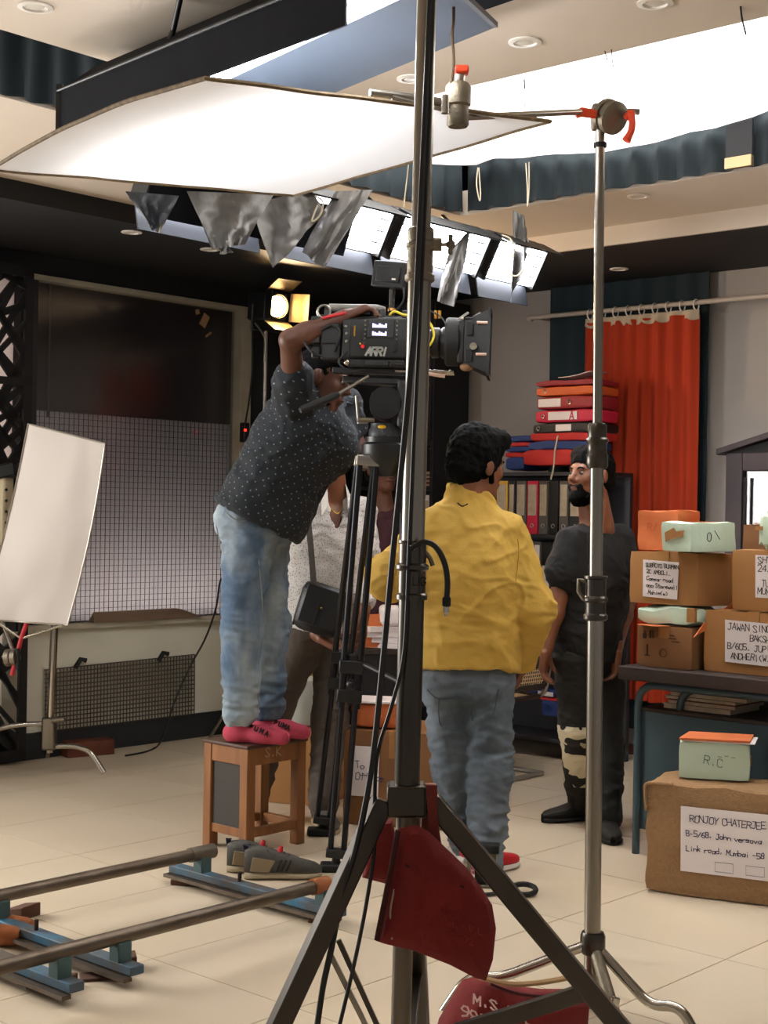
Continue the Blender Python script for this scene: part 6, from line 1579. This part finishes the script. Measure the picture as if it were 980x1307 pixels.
for i, (z, m) in enumerate([(1.54, 'wood_red'), (1.565, 'maroon_card'), (1.59, 'wood_red'), (1.615, 'carton_dark')]): plainbook(-6.05 + i * .01, .25, z, .023, m, ['lowest brown book lying in the corner bookcase', 'dark red book lying in the corner bookcase', 'reddish brown book lying under the tan one', 'tan book lying topmost in the corner bookcase'][i])

# --- cane chair beside the yellow shirt
ch = thing('cane_chair', 'cantilever tube chair with cane seat and back beside the shelf', 'chair', rm(-4.75, 6.0, 0))
cc = gr(692, 990); CX = V((-.75, .66, 0)).normalized(); CY = V((.66, .75, 0)).normalized()     # x towards the front of the chair, y towards us
def CP(x, y, z): return cc + CX * x + CY * y + V((0, 0, z))
Wc = .46
for y in (0.0, -Wc):
    MB().tube(rounded([CP(.0, y, .014), CP(.50, y, .014), CP(.48, y, .44), CP(.0, y, .41), CP(-.09, y, .86)], .07, 6), .013, 10).build('side_tube', MATS['chair_tube'], ch)
MB().tube([CP(.0, 0, .014), CP(.0, -Wc, .014)], .013, 10).build('floor_bar', MATS['chair_tube'], ch)
MB().tube([CP(-.09, 0, .86), CP(-.09, -Wc, .86)], .013, 10).build('top_bar', MATS['chair_tube'], ch)
def cane(o, ex, ey, w_, h_, nm, n1, n2):
    ex, ey = V(ex).normalized(), V(ey).normalized(); nn = ex.cross(ey)
    fr = MB()
    for a, b in [((0, 0), (w_, 0)), ((0, h_), (w_, h_)), ((0, 0), (0, h_)), ((w_, 0), (w_, h_))]: fr.bar(o + ex * a[0] + ey * a[1], o + ex * b[0] + ey * b[1], .03, .02, nn)
    f_ = fr.build(nm, MATS['wood_dark'], ch)
    m = MB()
    for i in range(n1): s = (i + .5) / n1; m.bar(o + ex * w_ * s, o + ex * w_ * s + ey * h_, .007, .002, nn)
    for i in range(n2): s = (i + .5) / n2; m.bar(o + ey * h_ * s, o + ey * h_ * s + ex * w_, .007, .002, nn)
    m.build('cane_weave', MATS['cane'], f_, smooth=False, kind='stuff')
cane(CP(.46, -.02, .445), CY * -1, CX * -1 + V((0, 0, -.06)), Wc - .04, .44, 'seat', 24, 22)
bd = (CP(-.09, 0, .86) - CP(.0, 0, .41)).normalized()
cane(CP(.0, -.02, .41) + bd * .07, CY * -1, bd, Wc - .04, .12, 'backrest', 22, 6)
cane(CP(.0, -.02, .41) + bd * .23, CY * -1, bd, Wc - .04, .19, 'backrest', 22, 10)

# --- desk, cartons and bucket behind the tripod
dk = thing('black_desk', 'black fronted desk covered with papers behind the tripod', 'desk', at(480, 960, 7.3), 0)
dl = at(400, 900, 7.3); dr_ = at(545, 900, 7.3); zt2 = .66
MB().b2((dl.x, 7.3, zt2), (dr_.x + .1, 7.75 - .25, zt2 + .03)).build('desk_top', MATS['wood_dark'], dk, bevel=.004)
MB().b2((dl.x + .1, 7.31, .40), (dr_.x + .09, 7.33, zt2)).build('front_panel', mat('desk_black', '#17181a', .5), dk)
for x in (dl.x + .03, dr_.x + .06):
    for y in (7.32, 7.46): MB().b2((x, y, 0), (x + .035, y + .03, zt2)).build('leg', MATS['desk_black'], dk)
ps = thing('paper_stack', 'bright white papers piled on the black desk', 'paper', at(480, 838, 7.4))
for i in range(4): MB(Matrix.Translation(V((at(500, 830, 7.4).x, 7.39, zt2 + .03 + i * .028))) @ Matrix.Rotation(.2 * i - .3, 4, 'Z')).box((0, 0, .013), (.27, .12, .026)).build('sheaf', MATS['white_paper'], ps)
op = at(482, 770, 7.36)
solo(soft_box(cornerM(V((at(455, 830, 7.34).x, 7.335, zt2 + .032)), .1), .14, .03, .17, .004, 6, 3), 'folder', MATS['orange_paper'], 'bright orange folder standing on the black desk', 'folder')
solo(soft_box(cornerM(V((at(476, 830, 7.34).x + .03, 7.332, zt2 + .143)), 0), .12, .10, .10, .004, 6, 5), 'paper_pack', MATS['white_paper'], 'white paper pack on top of the desk papers', 'paper')
pc = gr(437, 1052)
tQ, MQ = carton('big brown carton with white label on the floor behind the tripod', pc, math.radians(-14), .46, .40, .42, 'carton_dark', seed=31, group='cardboard boxes on the floor')
paper(tQ, MQ, .03, .13, .13, .22, [('', 0, 1), ('To', .2, 1.0), ('Office', .2, 1.0), ('', 0, 1)], .030, 'ink_blue', seed=51)
po2 = V(MQ @ V((.02, .03, .423)))
t = thing('paper_parcel', 'orange wrapped parcel on the big carton behind the tripod', 'parcel', po2, 0, 'paper wrapped parcels')
soft_box(cornerM(po2, math.radians(-10)), .27, .2, .11, .005, 6, 33, .012).build('wrapping', MATS['orange_paper'], t)
solo(MB(cornerM(po2 + V((0, 0, .112)), math.radians(-10))).b2((-.01, -.01, 0), (.3, .2, .008)), 'paper_sheets', MATS['white_paper'], 'thin white sheets on the orange floor parcel', 'paper')
p3 = gr(340, 1024)
carton('small brown carton seen through the stool', p3, math.radians(-20), .30, .30, .36, 'carton', seed=35, group='cardboard boxes on the floor')
bk_ = V(cornerM(p3, math.radians(-20)) @ V((.115, .13, .362)))
bu = thing('plastic_drum', 'white plastic drum with yellow lid behind the jeans', 'drum', bk_)
MB().lathe([(.10, 0), (.112, .008), (.115, .19), (.105, .215), (.06, .235)], bk_, None, 28).build('drum_body', MATS['bucket_white'], bu)
MB().lathe([(.062, .234), (.066, .238), (.066, .252), (.04, .258)], bk_, None, 24).build('lid', MATS['yellow_cap'], bu)
MB().tube(catmull([bk_ + V((-.03, -.03, .255)), bk_ + V((0, -.03, .285)), bk_ + V((.03, -.03, .255))]), .005).build('lid_handle', MATS['yellow_cap'], bu)

# --- wooden stool
so = thing('wooden_stool', 'wooden stool with a dark side panel under the camera operator', 'stool', rm(-4.38, 4.08, 0), ROT)
su0, su1, sv0, sv1, sz = -4.515, -4.25, 3.935, 4.265, STZ
lw = .046
for u in (su0, su1 - lw):
    for v in (sv0, sv1 - lw): MB(RM).b2((u, v, 0), (u + lw, v + lw, sz - .012)).build('leg', MATS['wood_stool'], so, bevel=.004)
MB(RM).b2((su0 - .006, sv0 - .006, sz - .016), (su1 + .006, sv1 + .006, sz - .001)).build('seat', mat('stool_top', '#4a3026', .5), so, bevel=.005)
for a, b in [((su0 + .004, sv0 + .004, sz - .085), (su1 - .004, sv0 + .03, sz - .016)), ((su0 + .004, sv1 - .03, sz - .085), (su1 - .004, sv1 - .004, sz - .016)), ((su0 + .004, sv0 + .004, sz - .085), (su0 + .03, sv1 - .004, sz - .016)), ((su1 - .03, sv0 + .004, sz - .085), (su1 - .004, sv1 - .004, sz - .016))]:
    MB(RM).b2(a, b).build('apron', MATS['wood_stool'], so, bevel=.002)
for a, b in [((su0 + .01, sv0 + .008, .065), (su1 - .01, sv0 + .036, .10)), ((su0 + .01, sv1 - .036, .065), (su1 - .01, sv1 - .008, .10)), ((su1 - .036, sv0 + .01, .065), (su1 - .008, sv1 - .01, .10)), ((su0 + .008, sv0 + .01, .065), (su0 + .036, sv1 - .01, .10))]:
    MB(RM).b2(a, b).build('stretcher', MATS['wood_stool'], so, bevel=.002)
MB(RM).b2((su0 + lw - .01, sv0 + .012, .095), (su1 - lw + .01, sv0 + .020, sz - .08)).build('side_panel', MATS['slate'], so)
ap = MB(RM); letters(ap, 'S.K', (su1 + .0005 - .004, sv0 + .10, sz - .058), (0, 1, 0), (0, 0, 1), .035, .005, 2, jit=.05, adv=.9); ap.build('scratched_letters', mat('chalk', '#a58a6c', .9), so)

# --- pair of sneakers in front of the stool
mat('sneak_grey', '#43423d', .8, var='#52504a', vscale=40, bump=.2, bscale=220); mat('sneak_tan', '#8b7b62', .8); mat('sneak_sole', '#a89a80', .7); mat('navy_lining', '#14162a', .9); mat('tab_red', '#b3161e', .7)
def sneaker(p, yaw, label):
    M = Matrix.Translation(p) @ Matrix.Rotation(yaw, 4, 'Z')
    t = thing('sneaker', label, 'shoe', p, yaw, 'pair of sneakers by the stool')
    up = shoe_loft(M, .29, MATS['sneak_grey'], MATS['sneak_sole'], t, 'upper', .05, .092, root=t)
    MB(M).ball((.075, 0, .098), (.062, .034, .018), 14, Matrix.Rotation(.18, 3, 'Y')).build('lining', MATS['navy_lining'], t)
    MB(M).tube([(.005, 0, .10), (.0, 0, .122), (.014, 0, .118)], .009, 6).build('heel_tab', MATS['navy_lining'], t)
    MB(M).tube([(.132, 0, .098), (.138, 0, .118)], [.012, .007], 8).build('tongue', MATS['tab_red'], t)
    for i in range(5):
        x = .145 + i * .019; z = .092 - i * .010; MB(M).tube(catmull([(x, -.028, z - .014), (x + .004, 0, z + .004), (x, .028, z - .014)], 4), .0032, 6).build('lace', MATS['black_card'], t)
    for s in (-1, 1):
        MB(M).prism([(.02, s * .0425, .035), (.09, s * .0475, .03), (.115, s * .046, .075), (.03, s * .042, .088)], (0, s * .004, 0)).build('quarter_panel', MATS['sneak_tan'], t, bevel=.002)
        for k in range(3): MB(M).bar((.12 + k * .018, s * .0465, .034), (.138 + k * .018, s * .040, .076), .006, .006).build('side_stripe', MATS['black_card'], t)
sneaker(V((-.500, 5.43, 0)), .10, 'grey sneaker nearest the rails in front of the stool')
sneaker(V((-.575, 5.53, 0)), .05, 'grey sneaker half hidden behind its mate by the stool')

# --- dolly track
dt = thing('dolly_track', 'steel dolly track with blue sleepers at the lower left', 'dolly track', rm(-3.68, 2.8, 0), ROT)
RZ = .13
MB(RM).tube([(-4.0, 1.2, RZ), (-4.0, 3.44, RZ)], .022, 14).build('rail', MATS['pipe_rust'], dt)
MB(RM).tube([(-3.38, 1.2, RZ), (-3.38, 3.44, RZ)], .022, 14).build('rail', MATS['pipe_rust'], dt)
MB(RM).tube([(-4.0, 3.43, RZ), (-4.0, 3.54, RZ)], .027, 14).build('end_sleeve', MATS['stand_pipe'], dt)
MB(RM).tube([(-3.38, 3.43, RZ), (-3.38, 3.50, RZ)], .027, 14).build('end_sleeve', mat('rust_orange', '#a8602c', .7, var='#7a4420', vscale=20), dt)
for v in (3.49, 2.64, 2.43):
    s_ = MB(RM).b2((-4.16, v - .025, .035), (-3.30, v + .025, .062)).build('sleeper', MATS['blue_paint'], dt, bevel=.003)
    MB(RM).b2((-4.16, v - .05, .022), (-3.30, v - .02, .034)).build('lower_flange', MATS['pipe_rust'], s_)
    for u in (-4.0, -3.38): MB(RM).b2((u - .024, v - .024, .055), (u + .024, v + .024, RZ - .012)).build('rail_post', mat('post_teal', '#3c5658', .6), s_, bevel=.004)
    MB(RM).tube([(-3.80, v, .06), (-3.80, v, .095)], .007).build('bolt', MATS['wood_dark'], s_)
mat('wedge_wood', '#5a3826', .8, var='#4a2c1d', vscale=12)
def wedge(px, py, w_, d_, h_, yaw, label, m='wedge_wood'):
    p = gr(px, py); M = cornerM(p, yaw); h2 = h_
    solo(MB(M).add([(0, 0, 0), (w_, 0, 0), (w_, d_, 0), (0, d_, 0), (0, 0, h2 * .7), (w_, 0, h2), (w_, d_, h2), (0, d_, h2 * .7)], [(0, 3, 2, 1), (4, 5, 6, 7), (0, 1, 5, 4), (1, 2, 6, 5), (2, 3, 7, 6), (3, 0, 4, 7)]), 'wooden_wedge', MATS[m], label, 'wedge', 'wooden wedges under the track', bevel=.004)
wedge(217, 1130, .12, .08, .030, -.2, 'wooden wedge under the far rail end')
wedge(392, 1178, .10, .07, .020, -.3, 'wooden wedge under the near rail end')
wedge(32, 1262, .12, .09, .034, -.3, 'dark wooden wedge left of the near sleeper end')
wedge(102, 1254, .12, .07, .010, .25, 'thin splintered wooden shim under the blue sleeper')
wedge(140, 1240, .08, .07, .040, .25, 'upright wooden wedge at the sleeper corner')
wedge(8, 1172, .07, .09, .045, -.5, 'worn wooden wedge under the far rail at left')
for i, (x, y) in enumerate([(22, 1196), (8, 1208)]):
    p = gr(x, y) + V((0, 0, .035)); solo(MB(Matrix.Translation(p) @ Matrix.Rotation(ROT + .5, 4, 'Z')).tube([(-.05, 0, 0), (-.02, 0, 0), (.03, 0, 0), (.05, 0, 0)], [.028, .033, .030, .024], 14), 'track_roller', MATS['rust_orange'], ['orange rusty roller resting nearer the blue sleeper', 'orange rusty roller at the left picture edge'][i], 'roller', 'orange rollers by the track')

# --- left side: reflector on a stand, lattice screen, leaning mesh, odds and ends
cs = thing('reflector_stand', 'chrome grip stand holding the white reflector at left', 'stand', gr(62, 985))
cx0 = gr(62, 985)
MB().tube([V((cx0.x, cx0.y, .10)), V((cx0.x + .03, cx0.y, 1.25))], .020, 14).build('pole', MATS['chrome'], cs)
MB().box(V((cx0.x, cx0.y, .20)), (.07, .07, .17)).build('leg_collar', MATS['stand_steel'], cs, bevel=.01)
MB().tube([V((cx0.x + .02, cx0.y - .04, .27)), V((cx0.x + .09, cx0.y - .05, .28))], .013).build('lock_knob', MATS['cast_metal'], cs)
for P4 in [[V((cx0.x, cx0.y, .25)), V((cx0.x - .16, cx0.y - .05, .25)), V((cx0.x - .29, cx0.y - .1, .22)), V((cx0.x - .34, cx0.y - .2, .01))],
           [V((cx0.x, cx0.y, .13)), V((cx0.x + .14, cx0.y - .02, .14)), V((cx0.x + .22, cx0.y - .04, .12)), V((cx0.x + .30, cx0.y - .06, .01))],
           [V((cx0.x, cx0.y, .19)), V((cx0.x - .05, cx0.y + .2, .19)), V((cx0.x - .08, cx0.y + .34, .16)), V((cx0.x - .10, cx0.y + .40, .01))]]:
    MB().tube(rounded(P4, .1, 6), .014, 12).build('leg', MATS['chrome'], cs)
gh3 = at(20, 840, 7.0)
g3 = MB().lathe([(.03, 0), (.042, .006), (.042, .03), (.036, .034), (.042, .038), (.042, .06), (.028, .066)], gh3 - V((.05, 0, 0)), gh3 + V((1, -.2, .1)), 18).build('grip_head', MATS['cast_metal'], cs)
MB().tube([gh3 + V((.015, -.03, .05)), gh3 + V((.02, -.03, -.05))], .012).build('tee_handle', MATS['rubber'], g3)
MB().tube([at(2, 792, 7.0), gh3], .011).build('arm', MATS['chrome'], cs)
MB().tube([at(34, 795, 6.98), at(27, 815, 6.98), at(15, 862, 6.98)], .011).build('arm', mat('red_rod', '#b0202a', .5), cs)
MB().tube([at(27, 815, 6.98), at(80, 798, 6.95)], .006).build('brace_rod', MATS['chrome'], cs)
MB().tube([at(27, 815, 6.98), at(0, 797, 6.95)], .006).build('brace_rod', MATS['chrome'], cs)
MB().tube([V((cx0.x + .03, cx0.y, 1.2)), at(40, 700, 7.0)], .010).build('arm', MATS['chrome'], cs)
rf = thing('reflector_board', 'tall white fabric reflector leaning on the stand at left', 'reflector', at(50, 800, 6.9))
q4 = [at(36, 541, 6.9), at(134, 566, 6.85), at(86, 798, 6.95), at(-26, 790, 7.0)]
G = []
nx, ny = 14, 20
for i in range(nx + 1):
    row = []
    for j in range(ny + 1):
        a, b = i / nx, j / ny
        p = q4[0].lerp(q4[1], a).lerp(q4[3].lerp(q4[2], a), b)
        p = p + V((.018 * math.sin(PI * b) , -.03 * math.sin(PI * a) * math.sin(PI * b) + .012 * noise.noise(V((a * 4, b * 4, 1))), 0))
        row.append(p)
    G.append(row)
cloth_trans('reflector_cloth', '#ebe5e0', .3)
MB().sheet(G, .003).build('fabric', MATS['reflector_cloth'], rf)
rimr = [G[i][0] for i in range(nx + 1)] + [G[nx][j] for j in range(1, ny + 1)] + [G[i][ny] for i in range(nx - 1, -1, -1)] + [G[0][j] for j in range(ny - 1, 0, -1)]
MB().tube(rimr, .005, 6, closed=True).build('frame_wire', mat('frame_wire', '#9d958a', .4, .7), rf)

# lattice screen: flat black bars crossing at random
jl = thing('lattice_screen', 'black lattice screen of random crossing bars at the left edge', 'screen', rm(UL + .08, 4.2, 0), ROT)
JA, JB = 3.55, 4.50
ju = UL + .09
for a, b in [((JB - .05, .02), (JB, 2.66)), ((JA, .02), (JA + .05, 2.66)), ((JA, .02), (JB, .08)), ((JA, 2.60), (JB, 2.66)), ((JA, 2.02), (JB, 2.06)), ((JA, 1.15), (JB, 1.19))]:
    MB(RM).b2((ju - .01, a[0], a[1]), (ju + .01, b[0], b[1])).build('frame_bar', MATS['ceil_black'], jl)
rnd = random.Random(5)
for k in range(62):
    z = .06 + 2.55 * (k + .5) / 62 + rnd.uniform(-.12, .12); sl_ = rnd.choice([-1, 1]) * rnd.uniform(.35, 1.8)
    y0_, y1_ = (JA + JB) / 2 - .35, JB - .02
    if rnd.random() < .4: y0_ = JB - .5
    za, zb2 = z - sl_ * (y1_ - y0_) / 2, z + sl_ * (y1_ - y0_) / 2
    # clip to the frame
    def cl(y, zz, y2, z2):
        if zz < .05: t_ = (.05 - zz) / (z2 - zz); return y + (y2 - y) * t_, .05
        if zz > 2.62: t_ = (2.62 - zz) / (z2 - zz); return y + (y2 - y) * t_, 2.62
        return y, zz
    ya, za2 = cl(y0_, za, y1_, zb2); yb, zb3 = cl(y1_, zb2, y0_, za)
    MB(RM).bar((ju, ya, za2), (ju, yb, zb3), rnd.uniform(.022, .04), .016, up=(1, 0, 0)).build('lattice_bar', MATS['ceil_black'], jl)
# leaning wire mesh
ms_ = thing('wire_mesh_panel', 'rusty wire mesh panel leaning against the low wall under the window', 'mesh panel', rm(UL + .1, 5.2, .14), ROT)
pm0, pm1 = V((UL + .045, 4.66, .148)), V((UL + .045, 5.72, .148))
hx_ = V((-.018, .0, .335))
m = MB(RM); nn_ = 46
for i in range(nn_ + 1):
    o = pm0.lerp(pm1, i / nn_); m.bar(o, o + hx_ + V((0, .01, .02 * i / nn_)), .006, .006)
for j in range(15):
    o = hx_ * (j / 14); m.bar(pm0 + o, pm1 + o + V((0, .01 * j / 14, .02 * j / 14)), .006, .006)
m.build('mesh', mat('mesh_rust', '#453a2c', .8), ms_, smooth=False, kind='stuff')
for y in (4.86, 5.45): MB(RM).tube([(UL + .03, y, .48), (UL + .04, y + .03, .53), (UL + .05, y + .06, .52)], .014, 8).build('hook', MATS['rubber'], ms_)
solo(MB(RM).add([(UL + .02, 4.95, WZ0 + .001), (UL + .075, 4.95, WZ0 + .001), (UL + .075, 5.75, WZ0 + .001), (UL + .02, 5.75, WZ0 + .001), (UL + .0, 5.0, WZ0 + .055), (UL + .03, 4.98, WZ0 + .05), (UL + .03, 5.62, WZ0 + .05), (UL + .0, 5.6, WZ0 + .055)],
     [(0, 3, 2, 1), (4, 5, 6, 7), (0, 1, 5, 4), (1, 2, 6, 5), (2, 3, 7, 6), (3, 0, 4, 7)]), 'cardboard_scrap', mat('card_scrap', '#7a6450', .9), 'torn brown cardboard lying along the window ledge', 'cardboard')
solo(MB(Matrix.Translation(gr(86, 968)) @ Matrix.Rotation(ROT + 1.35, 4, 'Z')).b2((0, 0, 0), (.28, .10, .085)), 'wooden_block', MATS['wood_red'], 'reddish wooden block on the floor at the left wall', 'block', bevel=.004)
solo(MB(Matrix.Translation(rm(UL + .03, 5.98, .146)) @ RM).b2((0, 0, 0), (.03, .06, .05)), 'wooden_chip', MATS['carton_dark'], 'tiny wooden chip on the black baseboard near the jeans', 'block')
lh = thing('lamp_housing', 'cream vented lamp housing peeking out behind the reflector', 'lamp', at(2, 700, 7.3))
MB(Matrix.Translation(at(-8, 650, 7.3))).box((0, 0, 0), (.16, .16, .36)).build('housing', mat('lamp_cream', '#c9bd9e', .6), lh, bevel=.015)
MB(Matrix.Translation(at(-8, 606, 7.3))).box((0, 0, 0), (.26, .2, .07), Matrix.Rotation(-.25, 3, 'Y')).build('hood', MATS['black_metal'], lh, bevel=.01)
for k in range(4): MB().ball(at(8, 625 + 14 * k, 7.215), .008, 8).build('vent_hole', MATS['rubber'], lh)
MB().tube([at(-8, 690, 7.3), V((at(-8, 690, 7.3).x, 7.3, 0))], .02).build('lamp_post', MATS['stand_steel'], lh)

# --- floor odds and ends near the yellow shirt
sp_ = thing('cable_strap', 'loop of black strap lying on the floor by the stand leg', 'strap', gr(665, 1145))
p = gr(668, 1143); MB().tube([p + V((.045 * math.cos(a * PI / 8), .028 * math.sin(a * PI / 8), .022 + .012 * math.sin(a * PI / 8))) for a in range(16)], .010, 6, closed=True).build('loop', MATS['rubber'], sp_)
MB().tube(catmull([p + V((-.04, 0, .014)), p + V((-.09, -.01, .010)), p + V((-.15, -.03, .008))]), .008, 6).build('tail', MATS['rubber'], sp_)
fb = thing('floor_bracket', 'small metal framed floor bracket beside the red shoe', 'bracket', gr(612, 1134))
q = gr(612, 1134); Mq = frameM(q, (1, -.12, 0), (.12, 1, 0))
for a, b in [((-.05, 0, 0), (-.035, .05, .13)), ((.045, 0, 0), (.06, .05, .13)), ((-.05, 0, .115), (.06, .05, .13)), ((-.05, 0, .0), (.06, .05, .012))]: MB(Mq).b2(a, b).build('frame_bar', MATS['cast_metal'], fb, bevel=.002)
MB(Mq).b2((-.06, -.01, .13), (.07, .06, .16)).build('pad', MATS['rubber'], fb, bevel=.005)
MB(Mq).b2((-.02, .02, .012), (.03, .04, .10)).build('block', MATS['rubber'], fb)
